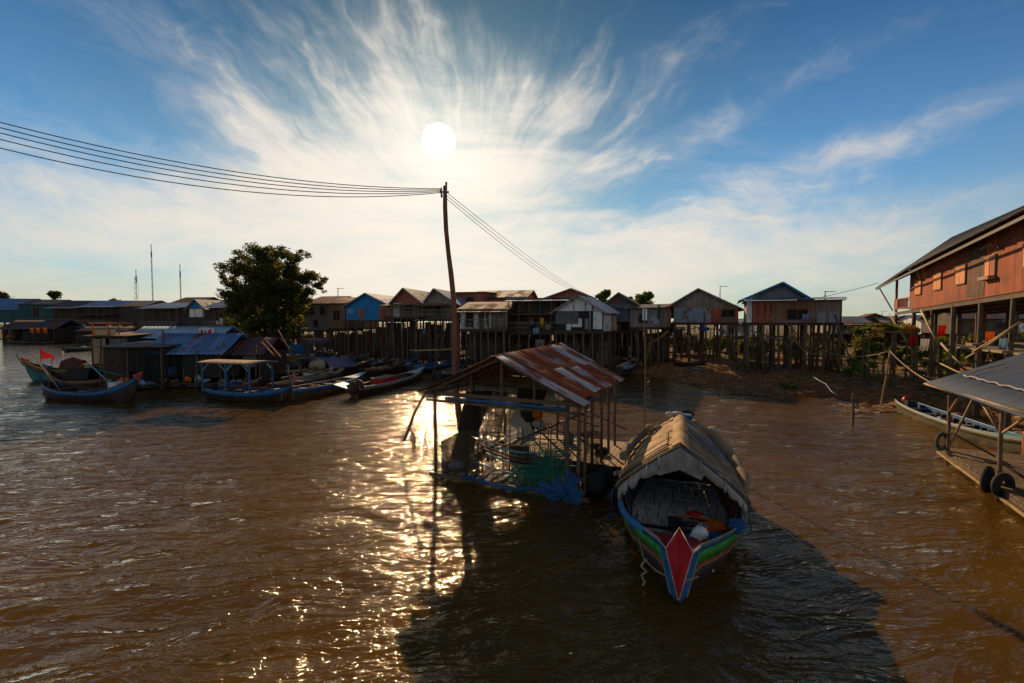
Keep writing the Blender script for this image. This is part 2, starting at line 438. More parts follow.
def build_land():
    xs = np.concatenate([np.linspace(-900, -130, 12), np.linspace(-125, 4, 130), np.arange(4.2, 36, 0.14), np.linspace(37, 120, 60), np.linspace(130, 900, 12)])
    ys = np.concatenate([np.linspace(-300, 0, 12), np.linspace(1, 15, 30), np.arange(15.2, 48, 0.14), np.linspace(49, 130, 82), np.linspace(140, 1800, 20)])
    X, Y = np.meshgrid(xs, ys); Z = land(X.ravel(), Y.ravel())
    V = np.stack([X.ravel(), Y.ravel(), Z], 1)
    m, n, b, o = newmat('mud')
    co = n.coord()
    a = n.noise(co, 0.35, 6, 0.7); f = n.noise(co, 3.0, 6, 0.7); g = n.noise(co, 14.0, 4, 0.7); sp = n.noise(co, 30.0, 2, 0.5)
    x_, y_, z_ = n.sep(co)
    col = n.mix(f.ss(0.35, 0.65), (0.20, 0.085, 0.026), (0.52, 0.235, 0.065))
    farm = y_.ss(42.0, 58.0)
    col = n.mix(farm*0.85, col, (0.035, 0.030, 0.014))
    col = n.mix(a.ss(0.45, 0.62)*0.8, col, (0.24, 0.11, 0.04))
    col = n.mix(g.ss(0.56, 0.66)*0.7, col, (0.62, 0.32, 0.11))
    col = n.mix(sp.ss(0.70, 0.74)*0.8, col, (0.5, 0.46, 0.40))
    gm = (a.ss(0.44, 0.58))*(z_.ss(0.50, 0.75))*g.ss(0.3, 0.5)
    col = n.mix(gm, col, (0.075, 0.085, 0.016))
    wet = z_.ss(0.16, 0.0)
    col = n.mix(wet*0.45, col, (0.03, 0.015, 0.007))
    n.setin(b.inputs['Base Color'], col); n.setin(b.inputs['Roughness'], 0.95-wet*0.55)
    n.setin(b.inputs['Normal'], n.bump(f*0.6+g*0.4, 0.9, 0.12))
    return tag(np_mesh('ground', V, gridfaces(len(ys), len(xs)), m), kind='structure')
LAND = build_land()
def build_water():
    ny, nx = 640, 760
    ys = 2.2*np.exp(np.linspace(0, math.log(150/2.2), ny))
    tx = np.linspace(-1, 1, nx); tx = (tx*0.75+0.25*tx**3)*2.2
    Yg = np.repeat(ys, nx); Xg = (ys[:, None]*tx[None, :]).ravel()
    cell = Yg*0.0066
    Z = np.zeros_like(Xg); dX = np.zeros_like(Xg); dY = np.zeros_like(Xg)
    r = np.random.default_rng(11)
    # chop is calmer in the lee of the hut and boat, livelier on the open left
    lee = 0.42+0.58*(1/(1+np.exp((Xg+0.3-0.06*Yg)*1.6)))
    right = 1/(1+np.exp(-(Xg-3.2-0.25*(Yg-6))*1.2)); lee = np.maximum(lee, 0.42+right*0.28)
    lee *= 0.8+0.5*np.clip(vnoise(Xg, Yg, 0.18, 21)+0.25, 0, 1)
    far = np.clip(1.15-Yg/90, 0.35, 1)
    wx = vnoise(Xg, Yg, 0.35, 31)*0.45; wy = vnoise(Xg, Yg, 0.35, 32)*0.45
    for i in range(92):
        lam = 0.14*math.exp(r.random()**0.95*math.log(1.9/0.14))
        th = r.normal(R(-100), R(30)) if lam > 0.5 else r.normal(R(-100), R(50))
        k = 2*math.pi/lam; amp = 0.0034*lam**0.92*(1.0 if lam < 1.3 else 0.8)*r.uniform(0.6, 1.3)
        ph = r.random()*6.283
        att = np.clip((lam/(cell*3.2)-0.6)/1.2, 0, 1)
        a = k*(math.cos(th)*(Xg+wx)+math.sin(th)*(Yg+wy))+ph
        A = amp*att*np.where(lam > 0.5, lee, np.sqrt(lee))*far
        Z += A*np.cos(a); q = 0.9
        dX -= q*A*math.cos(th)*np.sin(a); dY -= q*A*math.sin(th)*np.sin(a)
    Z = Z*1.15; dX *= 1.3; dY *= 1.3
    V = np.stack([Xg+dX, Yg+dY, Z], 1)
    Fq = gridfaces(ny, nx)
    big = np.array([[-700, -400, -.6], [700, -400, -.6], [700, 160, -.6], [-700, 160, -.6]])
    Fq = np.concatenate([Fq, [[len(V), len(V)+1, len(V)+2, len(V)+3]]]); V = np.concatenate([V, big])
    m, n, b, o = newmat('brown_river_water')
    co = n.coord(); x_, y_, z_ = n.sep(co)
    a = n.noise(co, 0.22, 4, 0.6)
    col = n.mix(a.ss(0.3, 0.7), (0.080, 0.041, 0.0064), (0.122, 0.063, 0.010))
    s1 = n.noise(n.vec(x_*2.2, y_*4.2, 0.0), 1.0, 4, 0.55, 0.4)
    s2 = n.noise(n.vec(x_*9+y_*3, y_*15, 2.0), 1.0, 3, 0.55, 0.4)
    s3 = n.noise(n.vec(x_*0.7, y_*1.5, 4.0), 1.0, 3, 0.55, 0.3)
    cr = ((n.noise(n.vec(x_*0.62+y_*0.12, y_*1.75-x_*0.22, 9.0), 1.0, 4, 0.5, 0.6)-0.5).abs()*-2+1)
    sw_ = n.noise(n.vec(x_*0.34+y_*0.10, y_*0.95-x_*0.10, 3.0), 1.0, 2, 0.4, 0.3)
    s4 = n.noise(n.vec(x_*26, y_*38, 1.0), 1.0, 2, 0.5)
    fr = y_.ss(14.0, 50.0)
    near = 1-y_.ss(10.0, 45.0)*0.72
    n0 = n.bump(s4*near, 0.30, 0.008); n1 = n.bump(s2*near, 0.60, 0.030, n0); n2 = n.bump(s1*0.8*near, 0.60, 0.070, n.bump(cr.pow(2.5)*near, 0.70, 0.10, n.bump(sw_*near, 0.8, 0.34, n1)))
    n3 = n.new('ShaderNodeBump'); n.setin(n3.inputs['Height'], s3*fr); n3.inputs['Strength'].default_value = 0.45; n3.inputs['Distance'].default_value = 0.12; n.link(n2, n3.inputs['Normal'])
    # muddy body of the water (lit as a level volume) under a clear rippled surface
    df = n.new('ShaderNodeBsdfDiffuse'); n.setin(df.inputs[0], col); df.inputs['Normal'].default_value = (0, 0, 1)
    up_ = n.new('ShaderNodeCombineXYZ'); up_.inputs[2].default_value = 1.0; n.link(up_.outputs[0], df.inputs['Normal'])
    gl_ = n.new('ShaderNodeBsdfGlossy'); gl_.inputs['Roughness'].default_value = 0.05; n.link(n3.outputs[0], gl_.inputs['Normal']); gl_.inputs[0].default_value = (1.0, .94, .84, 1)
    fr_ = n.new('ShaderNodeFresnel'); fr_.inputs[0].default_value = 1.33; n.link(n3.outputs[0], fr_.inputs['Normal'])
    ms_ = n.new('ShaderNodeMixShader'); n.link(fr_.outputs[0], ms_.inputs[0]); n.link(df.outputs[0], ms_.inputs[1]); n.link(gl_.outputs[0], ms_.inputs[2]); n.link(ms_.outputs[0], o.inputs[0])
    return tag(np_mesh('river', V, Fq, m), kind='structure')
RIVER = build_water()
# ---------------------------------------------------------------- materials
wood_dark = planks('dark_wood', (0.081, 0.054, 0.035), (0.162, 0.108, 0.070), .14)
wood_pole = plain('weathered_pole', (.13, .085, .05), .85, .5, 4, .4)
wood_stilt = plain('stilt_wood', (0.166, 0.116, 0.077), .9, .5, 2.5, .4)
bamboo = plain('bamboo', (.36, .24, .11), .6, .4, 3, .3)
bamboo_dark = plain('dark_bamboo', (.11, .075, .045), .7, .4, 3, .3)
pole_red = plain('reddish_timber', (.20, .085, .045), .8, .4, 3, .4)
wood_grey = planks('grey_boards', (0.211, 0.176, 0.140), (0.386, 0.334, 0.264), .15)
wood_brown = planks('brown_boards', (0.194, 0.109, 0.064), (0.351, 0.211, 0.116), .15)
wood_red = planks('red_boards', (0.334, 0.096, 0.053), (0.510, 0.150, 0.074), .17, grime=.35)
wood_redhouse = planks('rust_red_boards', (.24, .043, .008), (.44, .092, .018), .20, grime=.55, wear=.32, wearcol=(.10, .055, .03))
deck_tan = planks('tan_deck_boards', (.30, .19, .095), (.46, .30, .155), .12, grime=.45)
wood_blue = planks('blue_boards', (0.016, 0.156, 0.364), (0.026, 0.247, 0.520), .2, grime=.25)
wood_teal = planks('teal_boards', (0.027, 0.135, 0.149), (0.054, 0.216, 0.216), .2, grime=.4)
paint_blue = plain('blue_paint', (.022, .11, .26), .45, .4, 5, .15)
paint_sky = plain('light_blue_paint', (.16, .36, .55), .5, .3, 5, .15)
paint_green = plain('green_paint', (.03, .26, .04), .45, .45, 5, .15)
paint_red = plain('red_paint', (.50, .018, .016), .45, .4, 5, .15)
paint_white = plain('white_paint', (.62, .62, .58), .5, .4, 5, .15)
paint_teal = plain('teal_paint', (.10, .34, .34), .5, .4, 5, .15)
paint_yellow = plain('yellow_paint', (.6, .36, .03), .5, .4, 5, .15)
paint_orange = plain('orange_paint', (.65, .13, .015), .5, .3, 5, .15)
hull_dark = planks('tarred_hull', (.030, .020, .015), (.060, .036, .024), .12, rough=.55)
hull_brown = planks('brown_hull', (0.115, 0.065, 0.038), (0.189, 0.101, 0.054), .12, rough=.55)
inner_grey = planks('grey_bottom_boards', (.50, .51, .50), (.72, .73, .70), .22, rough=.6, grime=.5)
metal_grey = corrug('grey_corrugated', (.17, .19, .22), amount=.25, metal=.1, rough=.65)
metal_blue = corrug('blue_corrugated', (0.143, 0.273, 0.494), amount=.2, metal=.2)
metal_ltblue = corrug('pale_blue_corrugated', (0.169, 0.312, 0.468), amount=.2, metal=.0, rough=.75)
metal_purple = corrug('plum_corrugated', (.13, .075, .10), amount=.35, metal=.2)
metal_rust = corrug('rusty_corrugated', (.20, .19, .20), amount=1.0)
metal_dark = corrug('dark_corrugated', (0.095, 0.101, 0.115), amount=.35)
metal_wall = corrug('grey_corrugated_wall', (0.286, 0.338, 0.403), amount=.1, period=.16)
wall_pale = corrug('pale_sheet_wall', (0.702, 0.702, 0.667), amount=.15, period=.5, metal=0, rough=.7)
fibre = corrug('fibre_cement', (0.351, 0.299, 0.246), (0.211, 0.124, 0.070), amount=.5, metal=0, rough=.75)
hutroof = corrug('patched_hut_roof', (.46, .45, .47), (.24, .075, .035), metal=.12, amount=.75, bump=0, sheet=50, seam=0)
hutroof_rust = corrug('rusted_hut_sheet', (.36, .29, .27), (.26, .072, .034), metal=.1, amount=1.5, bump=0, sheet=50, seam=0)
hutroof_grey = corrug('grey_hut_sheet', (.46, .46, .50), (.24, .075, .035), metal=.12, amount=.35, bump=0, sheet=50, seam=0)
raftroof = corrug('grey_raft_sheet', (.11, .15, .21), (.14, .07, .04), metal=.0, rough=.75, amount=.15, bump=0, sheet=50, seam=0)
cloth_white = cloth('white_cloth', (.60, .56, .50), (.30, .27, .24))
cloth_grey = cloth('grey_cloth', (.20, .19, .20))
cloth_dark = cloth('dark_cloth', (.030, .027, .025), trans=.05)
cloth_blue = cloth('blue_tarp', (.035, .13, .32), (.015, .06, .17))
cloth_ltblue = cloth('pale_blue_tarp', (.25, .42, .62))
cloth_tan = cloth('tan_tarp', (.44, .32, .19), (.26, .18, .10))
cloth_green = cloth('green_cloth', (.02, .17, .07))
cloth_red = cloth('red_cloth', (.60, .02, .015))
cloth_orange = cloth('orange_cloth', (.75, .14, .012))
cloth_purple = cloth('violet_tarp', (.22, .20, .34), (.14, .12, .22))
net_green = net('green_net', (.015, .13, .075), .06, .28)
net_black = net('black_net', (.016, .016, .014), .05, .34)
net_brown = net('brown_shade_net', (.060, .042, .024), .04, .55)
rubber = plain('rubber', (.018, .017, .016), .8, .3, 8, .3)
engine_m = plain('engine_metal', (.05, .05, .052), .45, .4, 9, .3, metal=.4)
rope_m = plain('rope', (.36, .28, .16), .9, .4, 20, .5)
rope_teal = plain('teal_rope', (.05, .30, .34), .8, .3, 20, .4)
cable_m = plain('cable', (.045, .035, .03), .6, .2, 5, 0)
skin_m = plain('skin', (.24, .12, .07), .6, .2, 6, 0)
hair_m = plain('hair', (.012, .010, .009), .7, .2, 9, .2)
foam_m = plain('foam', (.42, .30, .16), .9, .5, 5, .6)
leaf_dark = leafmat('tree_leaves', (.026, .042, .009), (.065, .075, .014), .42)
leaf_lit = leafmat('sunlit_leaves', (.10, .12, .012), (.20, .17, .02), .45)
leaf_bush = leafmat('bush_leaves', (.06, .12, .015), (.15, .20, .025), .5)
leaf_cress = leafmat('bright_cress_leaves', (.10, .20, .02), (.20, .28, .03), .45)
bark = plain('bark', (.09, .06, .04), .9, .5, 4, .6)
win_dark = plain('dark_interior', (.010, .010, .012), .6, .3, 3, 0)
win_amber = planks('amber_shutter', (.62, .17, .015), (.85, .28, .03), .2, rough=.5, grime=.1)
curtain = cloth('dim_curtain', (.20, .17, .16))
mast_m = plain('mast_steel', (.16, .15, .14), .5, .3, 5, 0, metal=.5)
mast_red = plain('mast_red', (.35, .07, .03), .5, .3, 5, 0)

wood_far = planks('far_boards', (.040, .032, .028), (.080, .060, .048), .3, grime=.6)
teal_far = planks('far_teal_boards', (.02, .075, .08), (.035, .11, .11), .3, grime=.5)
# ---------------------------------------------------------------- the fishing hut in the river
hut = thing('fishing_hut', 'open fishing hut with patched rusty corrugated gable roof standing in the river', 'hut', (-2.1, 12.4, 0), R(-24.8))
HW, HL = 4.05, 4.5
def post(x, y, z0, z1, r, name='post', parent=hut, m=wood_pole, lx=0.0, ly=0.0):
    b = MB(); n = 6
    b.tube([(x+lx*k/n+U(-.012, .012), y+ly*k/n+U(-.012, .012), lerp(z0, z1, k/n)) for k in range(n+1)], [r*(1-.15*k/n) for k in range(n+1)], 8)
    return b.build(name, m, parent)
EV = 2.42
post(0.0, 0.0, -1.2, 2.42, .050); post(HW-.28, 0.04, -1.2, 2.40, .060); post(HW, 0.05, -1.2, 2.40, .055); post(HW+.12, .16, -1.2, 2.38, .045)
post(HW, 1.25, -1.2, 2.36, .045); post(HW, 2.3, -1.2, 2.36, .045); post(HW-.02, 3.3, -1.2, 2.34, .045); post(HW-.05, 4.3, -1.2, 2.34, .045)
post(0.05, 4.3, -1.2, 2.38, .045); post(0.0, 2.1, -1.2, 2.38, .045); post(1.0, 4.35, -1.2, 2.4, .035); post(2.02, 4.35, -1.2, 3.3, .045); post(3.0, 4.35, -1.2, 2.4, .035)
def hbar(a, b_, w, h=None, name='beam', m=wood_dark, parent=hut):
    b = MB(); b.bar(a, b_, w, h); return b.build(name, m, parent)
hbar((-.35, .0, 2.36), (HW+.25, .0, 2.33), .05, .10); hbar((-.3, 0, 2.16), (HW, 0, 2.12), .06, .07, m=wood_pole)
b = MB(); b.tube([(0.35, -.06, 2.245), (1.5, -.07, 2.25), (HW-.3, -.06, 2.22)], .042, 8); b.build('blue_pipe', paint_blue, hut)
hbar((0, -.25, 2.40), (0, HL+.1, 2.36), .06, .08); hbar((HW, -.25, 2.36), (HW, HL+.1, 2.34), .06, .08); hbar((0, 4.35, 2.34), (HW, 4.35, 2.32), .06, .08)
hbar((0, 2.2, 2.34), (HW, 2.2, 2.32), .06, .08)
RZ0, RZ1 = 3.42, 3.50                                           # ridge, front and back
def rz_(y): return lerp(RZ0, RZ1, y/HL)
for y in (-.20, 1.1, 2.2, 3.3, 4.35):
    hbar((HW/2, y, rz_(y)-.06), (-.18, y, EV-.03), .05, .07, 'rafter'); hbar((HW/2, y, rz_(y)-.06), (HW+.06, y, EV-.03), .05, .07, 'rafter')
hbar((HW/2, -.3, RZ0-.07), (HW/2, HL+.1, RZ1-.07), .06, .09, 'ridge_beam')
hbar((HW/2, 0, 2.38), (HW/2, 0, RZ0-.1), .06, .06, 'king_post', wood_pole); hbar((HW/2-.9, 0, 2.38), (HW/2-.9, 0, 2.92), .045, .045, 'strut', wood_pole); hbar((HW/2+.9, 0, 2.38), (HW/2+.9, 0, 2.92), .045, .045, 'strut', wood_pole)
hbar((HW/2, 2.2, 2.36), (HW/2, 2.2, RZ0-.1), .06, .06, 'king_post', wood_pole)
hbar((.6, 4.3, 2.35), (HW/2+.1, 4.3, 3.1), .04, .04, 'strut', wood_pole); hbar((3.3, 4.3, 2.35), (HW/2-.3, 4.3, 3.0), .04, .04, 'strut', wood_pole)
hbar((-.1, 1.1, 2.75-.12), (HW+.1, 1.1, 2.6-.12), .04, .04, 'strut', wood_pole)
hbar((0.2, 3.3, 2.55), (HW-.1, 3.3, 2.62), .04, .04, 'strut', wood_pole); hbar((0.3, 4.3, 2.8), (HW-.3, 4.3, 2.75), .04, .04, 'strut', wood_pole)
for t in (.2, .42, .66, .9):
    x = lerp(HW/2, HW+.06, t); z = lerp(RZ0, EV+.03, t)-.04; hbar((x, -.35, z), (x, HL+.1, z+.05), .04, .035, 'purlin', wood_pole)
    x = lerp(HW/2, -.18, t); z = lerp(RZ0, EV+.03, t)-.04; hbar((x, -.35, z), (x, HL+.1, z+.05), .04, .035, 'purlin', wood_pole)
# patched right slope: narrow sheets, each its own rust, laid from the eave up
def slope(side, mats, seed):
    rr = random.Random(seed); y = -.42
    e = Vector((HW+.10, 0, EV+.02)) if side > 0 else Vector((-.22, 0, EV+.03))
    i = 0
    while y < HL+.12:
        wd = min(rr.uniform(.42, .62), HL+.2-y+.02)
        top = Vector((HW/2-.03*side, 0, rz_(y)+.035)); dn = e-top; L = dn.length; d = dn/L
        L2 = L+rr.uniform(-.05, .14)
        cuts = [0.0, rr.uniform(.35, .65)*L2, L2] if rr.random() < .6 else [0, L2*.42, L2*.75, L2] if rr.random() < .4 else [0, L2]
        for k in range(len(cuts)-1):
            b = MB(); b.off = rr.uniform(0, 30); nrm = Vector((0, 1, 0)).cross(d)*(1 if side < 0 else -1)
            if nrm.z < 0: nrm = -nrm
            o = top+Vector((0, y, 0))+d*(cuts[k]-(.06 if k else 0))+nrm*(.012*(i % 2)+.010*(len(cuts)-k)+rr.uniform(0, .004))
            b.corr(o, Vector((0, 1, rr.uniform(-.01, .01))), d, wd+.05, cuts[k+1]-cuts[k]+.06, amp=.014, period=.085, seg=5, sag=.012)
            b.build('roof_sheet', rr.choice(mats), hut, solid=.003)
        y += wd; i += 1
slope(1, [hutroof, hutroof_rust, hutroof_rust, hutroof_grey], 5)
slope(-1, [metal_dark, hutroof_rust], 6)
b = MB(); b.corr((HW/2-.16, -.38, RZ0+.03), (0, 1, .018), (1, 0, 0), HL+.5, .16, .004, .1); b.build('ridge_cap', hutroof_rust, hut, solid=.003)
for k in range(7):
    b = MB(); y = .4+k*.62+U(-.1, .1); b.tube([(HW+.08, y, EV), (HW+.14+U(-.03, .05), y+U(-.03, .03), EV-.14), (HW+.09, y+U(-.1, .1), EV-U(.25, .5))], .010, 5)
    b.build('loose_tie', wood_pole, hut)
b = MB(); b.grid([[(HW+.13+.03*math.sin(j*.9), y0+j*.12, EV+.0-i*.05-.02*math.sin(j*1.7)*i) for j in range(12)] for i, y0 in ((0, .2), (1, .2), (2, .22))]); b.build('eave_tarp', cloth_blue, hut)
# platform
hbar((-.15, -.05, .12), (HW+.3, -.05, .10), .10, .10, 'base_beam', wood_pole); hbar((0, -.1, .05), (0, HL, .05), .1, .1, 'base_beam', wood_pole); hbar((HW, -.1, .05), (HW, HL, .05), .1, .1, 'base_beam', wood_pole)
b = MB()
for k in range(22):
    x = 1.35+k*.16; b.box((x, 3.45+U(-.03, .03), .30+U(-.004, .004)), (.15, 2.7, .03))
b.build('rear_deck', deck_tan, hut)
b = MB()
for k in range(14): b.box((.12+k*.29, .55, .13+U(-.003, .003)), (.12, 1.3, .03))
b.build('front_slats', wood_grey, hut)
for (x, y) in ((1.4, 2.2), (2.8, 2.2), (4.8, 2.2), (4.8, 4.7), (2.8, 4.7)): post(x, y, -1.2, .28, .05, 'deck_pile')
# fish cage rails curving round the front
def rail(y0, z, x0=.9, x1=3.4, m=bamboo_dark, r=.022, dz=0.0, bow=.45):
    b = MB(); pts = []
    for k in range(11):
        t = k/10; pts.append((lerp(x0, x1, t), y0-bow*math.sin(math.pi*t)*.8+.3*t, z+dz*t-.10*math.sin(math.pi*t)))
    b.tube(pts, r, 7); b.build('cage_rail', m, hut)
for k, (z, m) in enumerate(((.98, paint_teal), (.82, bamboo_dark), (.68, bamboo_dark), (.54, paint_teal))): rail(.75+.1*k, z, 1.0, 3.5, m, .020, -.06)
rail(.45, .42, 1.1, 3.7, paint_teal, .026, -.04, .25); rail(1.15, .42, 1.2, 3.7, paint_teal, .024, -.04, -.3); rail(.60, 1.10, .8, 3.2, bamboo, .018, .02, .3)
for k in range(9):
    x = 1.2+k*.3; b = MB(); b.tube([(x, .55, .16), (x+U(-.05, .05), .48, .62), (x+U(-.1, .1), .62, 1.02)], .012, 5); b.build('cage_stake', bamboo_dark, hut)
# diagonal ladder gangway and props
b = MB()
for s in (-.11, .11): b.bar((.95, 1.9+s, .45), (3.7, 2.5+s, 1.75), .05, .05)
for k in range(13):
    t = k/12; p = Vector((.95, 1.9, .45)).lerp(Vector((3.7, 2.5, 1.75)), t); b.bar(p+Vector((0, -.15, .03)), p+Vector((0, .15, .03)), .04, .025)
b.build('gangway', bamboo_dark, hut)
hbar((1.5, 2.4, 1.5), (3.7, .8, .65), .04, .04, 'brace', wood_pole); hbar((4.0, 1.3, 1.9), (4.4, 4.1, .9), .035, .035, 'brace', wood_pole); hbar((0.05, .05, .9), (.75, 1.2, .15), .035, .035, 'brace', wood_pole)
# nets and cloths hanging in the hut
def drape(name, pts0, pts1, m, label, cat, rows=10, fold=.05, nf=3.0, belly=0.0, tagit=True, parent=None, world=None):
    """cloth between an upper line and a lower line, in the parent's frame"""
    b = MB(); out = []
    n = 26
    def at(pts, t):
        f = t*(len(pts)-1); i = min(int(f), len(pts)-2); return Vector(pts[i]).lerp(Vector(pts[i+1]), f-i)
    for i in range(rows+1):
        v = i/rows; row = []
        for j in range(n+1):
            t = j/n; p = at(pts0, t).lerp(at(pts1, t), v)
            k = fold*math.sin(2*math.pi*nf*t+v*1.7)*(.25+v)
            row.append(p+Vector((k*.3, k-belly*math.sin(math.pi*v), k*.2)))
        out.append(row)
    b.grid(out)
    return b
def loc_of(root, p): return root.matrix_basis @ Vector(p)
def hang(root, name, p0, p1, m, label, cat, **kw):
    b = drape(name, p0, p1, m, label, cat, **kw)
    o = b.build(name, m); o.location = root.location; o.rotation_euler = root.rotation_euler
    return tag(o, label, cat)
hang(hut, 'hanging_cloth', [(.45, .9, 2.3), (.7, 1.2, 2.3), (1.0, 1.5, 2.28)], [(.10, .5, .25), (.25, .62, .2), (.45, .8, .2)], cloth_dark, 'long dark cloth bunched and hanging at the left end of the fishing hut', 'cloth', fold=.09, nf=3)
hang(hut, 'black_net', [(.9, 1.35, 2.3), (1.5, 1.5, 2.25)], [(.6, 1.1, .25), (1.25, 1.3, .25)], net_black, 'black fishing net hanging beside the dark cloth inside the hut', 'net', fold=.07, nf=2.5)
hang(hut, 'dark_net', [(1.2, 2.9, 2.3), (1.9, 3.0, 2.2), (2.2, 3.0, 2.3)], [(1.1, 2.6, .5), (1.35, 2.8, .4), (1.75, 2.8, .6)], cloth_dark, 'dark net bundle hanging from the rear roof beam of the hut', 'net', fold=.1, nf=2.5)
hang(hut, 'white_cloth', [(1.58, 1.95, 1.92), (1.64, 1.98, 1.95), (1.70, 2.0, 1.92)], [(1.15, 1.75, .72), (1.6, 1.9, .68), (2.12, 2.05, .78)], cloth_white, 'pale cloth hanging in a triangle inside the fishing hut', 'cloth', fold=.05, nf=2)
hang(hut, 'green_net', [(HW-1.3, .9, .95), (HW-.7, .7, 1.0), (HW-.30, .35, 1.15)], [(HW-1.5, .35, .35), (HW-.9, .2, .25), (HW-.26, .12, .35)], net_green, 'green fishing net heaped in the front right corner of the hut', 'net', fold=.09, nf=4)
hang(hut, 'green_net', [(2.1, .6, .50), (3.0, .4, .50), (HW-.1, .2, .65)], [(2.0, -.02, .02), (3.0, -.10, -.1), (HW+.1, -.08, .0)], net_green, 'green net sagging off the front edge of the hut into the water', 'net', fold=.05, nf=5)
# blue tarp: a roll along the edge and a knotted fan at the corner
b = MB(); pts = [(lerp(.95, HW-.62, t), -.16-.03*math.sin(5*t), .22-.07*math.sin(math.pi*t)+.03*math.sin(9*t)) for t in [i/16 for i in range(17)]]
b.tube(pts, [.045+.018*math.sin(i*1.9) for i in range(17)], 9)
o = b.build('rolled_tarp', cloth_blue); o.location = hut.location; o.rotation_euler = hut.rotation_euler; tag(o, 'thin roll of blue tarp lashed along the front edge of the hut', 'tarp')
bt = thing('knotted_tarp', 'bright blue tarp knotted in a fan at the front right corner of the hut', 'tarp', tuple(loc_of(hut, (HW-.30, -.12, .22))), R(-24.8))
def fan(c, tips, wd, m, parent, name='flap'):
    for t in tips:
        b = MB(); c_ = Vector(c); t_ = Vector(t); d = (t_-c_); s = d.cross(Vector((0, 1, 0))).normalized(); rows = []
        for i in range(8):
            k = i/7; hw = wd*(.18+.9*k)
            rows.append([c_+d*k+s*(hw*(j/8-.5)*2)+Vector((0, -.03*math.sin(j*1.9+i*.4)*(.4+k)-.02*k, 0)) for j in range(9)])
        b.grid(rows); b.build(name, m, parent)
fan((0, 0, 0), [(-.62, -.02, .06), (.26, -.03, .50), (.44, .0, -.10), (.16, -.03, -.60), (-.40, -.04, -.22), (-.22, -.02, .30), (.32, -.02, .2)], .19, cloth_blue, bt)
b = MB(); b.sphere((0, -.05, 0), .085, 10, 7, (1, .7, 1), .2); b.build('knot', cloth_blue, bt)
# baskets, drums and gear on the hut floor
def basket(name, label, p, r, h, m, cat='basket', root=hut, rim=None):
    w_ = root.matrix_basis @ Vector(p)
    t = thing(name, label, cat, tuple(w_), U(0, 3))
    b = MB(); b.lathe((0, 0, 0), [(0.001, 0), (r*.8, 0), (r*.95, h*.5), (r, h), (r*.92, h), (r*.86, h*.5), (r*.7, .03), (.001, .03)], 18); b.build('body', m, t)
    b = MB(); b.tube([(r*math.cos(a), r*math.sin(a), h) for a in [2*math.pi*k/18 for k in range(19)]], r*.05, 6, cap=False); b.build('rim', rim or m, t)
    return t
basket('round_basket', 'dark round basket standing among the cage rails in the hut', (1.95, 1.25, .32), .30, .42, wood_dark)
basket('plastic_tub', 'low dark green tub on the front slats of the hut', (2.7, .75, .16), .28, .22, cloth_green, 'tub')
basket('plastic_bucket', 'grey bucket at the rear of the hut deck', (2.6, 3.9, .33), .16, .3, cloth_grey, 'bucket')
def heap(name, label, cat, c, size, m, n=9, root=None, seed=3):
    """a soft irregular heap, one mesh"""
    rr = random.Random(seed); b = MB()
    for k in range(n):
        a = rr.uniform(0, 6.28); q = rr.random()**.5
        b.sphere((size[0]*.5*q*math.cos(a), size[1]*.5*q*math.sin(a), size[2]*(.3+.35*(1-q))), rr.uniform(.22, .42)*min(size[0], size[1]), 10, 7, (1, 1, size[2]/min(size[0], size[1])*.9), .15)
    o = b.build(name, m); o.location = (root.matrix_basis @ Vector(c)) if root else c
    if root: o.rotation_euler = root.rotation_euler
    return tag(o, label, cat)
heap('net_heap', 'heap of dark nets at the left front corner of the hut floor', 'net', (.45, .55, .12), (.7, .7, .45), cloth_grey, root=hut, seed=1)
heap('net_heap', 'dark heap of nets outside the right corner of the hut', 'net', (HW+.45, .75, -.05), (.9, 1.3, .9), cloth_dark, 12, hut, 2)
heap('net_heap', 'black bag of nets lying on the tan rear deck', 'net', (3.6, 3.2, .3), (.7, .5, .35), cloth_dark, 6, hut, 4)
hang(hut, 'brown_net', [(.1, .1, 1.0), (.5, .6, 1.25), (.9, .9, 1.2)], [(.1, .0, .15), (.5, .2, .12), (1.1, .35, .15)], net_brown, 'brown net hung low at the left front corner of the hut', 'net', fold=.06, nf=3)
hang(hut, 'green_net', [(2.0, 1.5, 1.05), (2.8, 1.3, .95), (3.6, 1.0, 1.3)], [(1.9, 1.3, .3), (2.8, 1.0, .25), (3.7, .7, .3)], net_green, 'green net stretched across the middle of the hut behind the cage rails', 'net', fold=.06, nf=5)
hang(hut, 'black_net', [(HW-.05, .2, 1.6), (HW, 1.2, 1.5), (HW, 2.2, 1.2)], [(HW, .2, .0), (HW+.15, 1.2, -.1), (HW+.1, 2.2, .1)], net_black, 'black net curtain on the right side of the hut', 'net', fold=.06, nf=4)
hang(hut, 'dark_cloth', [(2.3, 3.2, 2.2), (2.9, 3.3, 2.15)], [(2.45, 3.1, 1.45), (2.85, 3.2, 1.25)], cloth_grey, 'grey cloth slung from the rear roof beam above the tan deck', 'cloth', fold=.08, nf=2)
for k in range(13):
    x = .5+k*.28+U(-.08, .08); y = U(.5, 2.6); b = MB(); b.tube([(x, y, .1), (x+U(-.1, .1), y, U(1.2, 2.3))], .016, 6); b.build('thin_pole', wood_pole if k % 2 else bamboo_dark, hut)
for k in range(6):
    b = MB(); z = U(.6, 1.9); b.tube([(U(0, .6), U(1.5, 4), z), (U(3, 4), U(1.5, 4), z+U(-.4, .4))], .018, 6); b.build('cross_pole', wood_pole, hut)
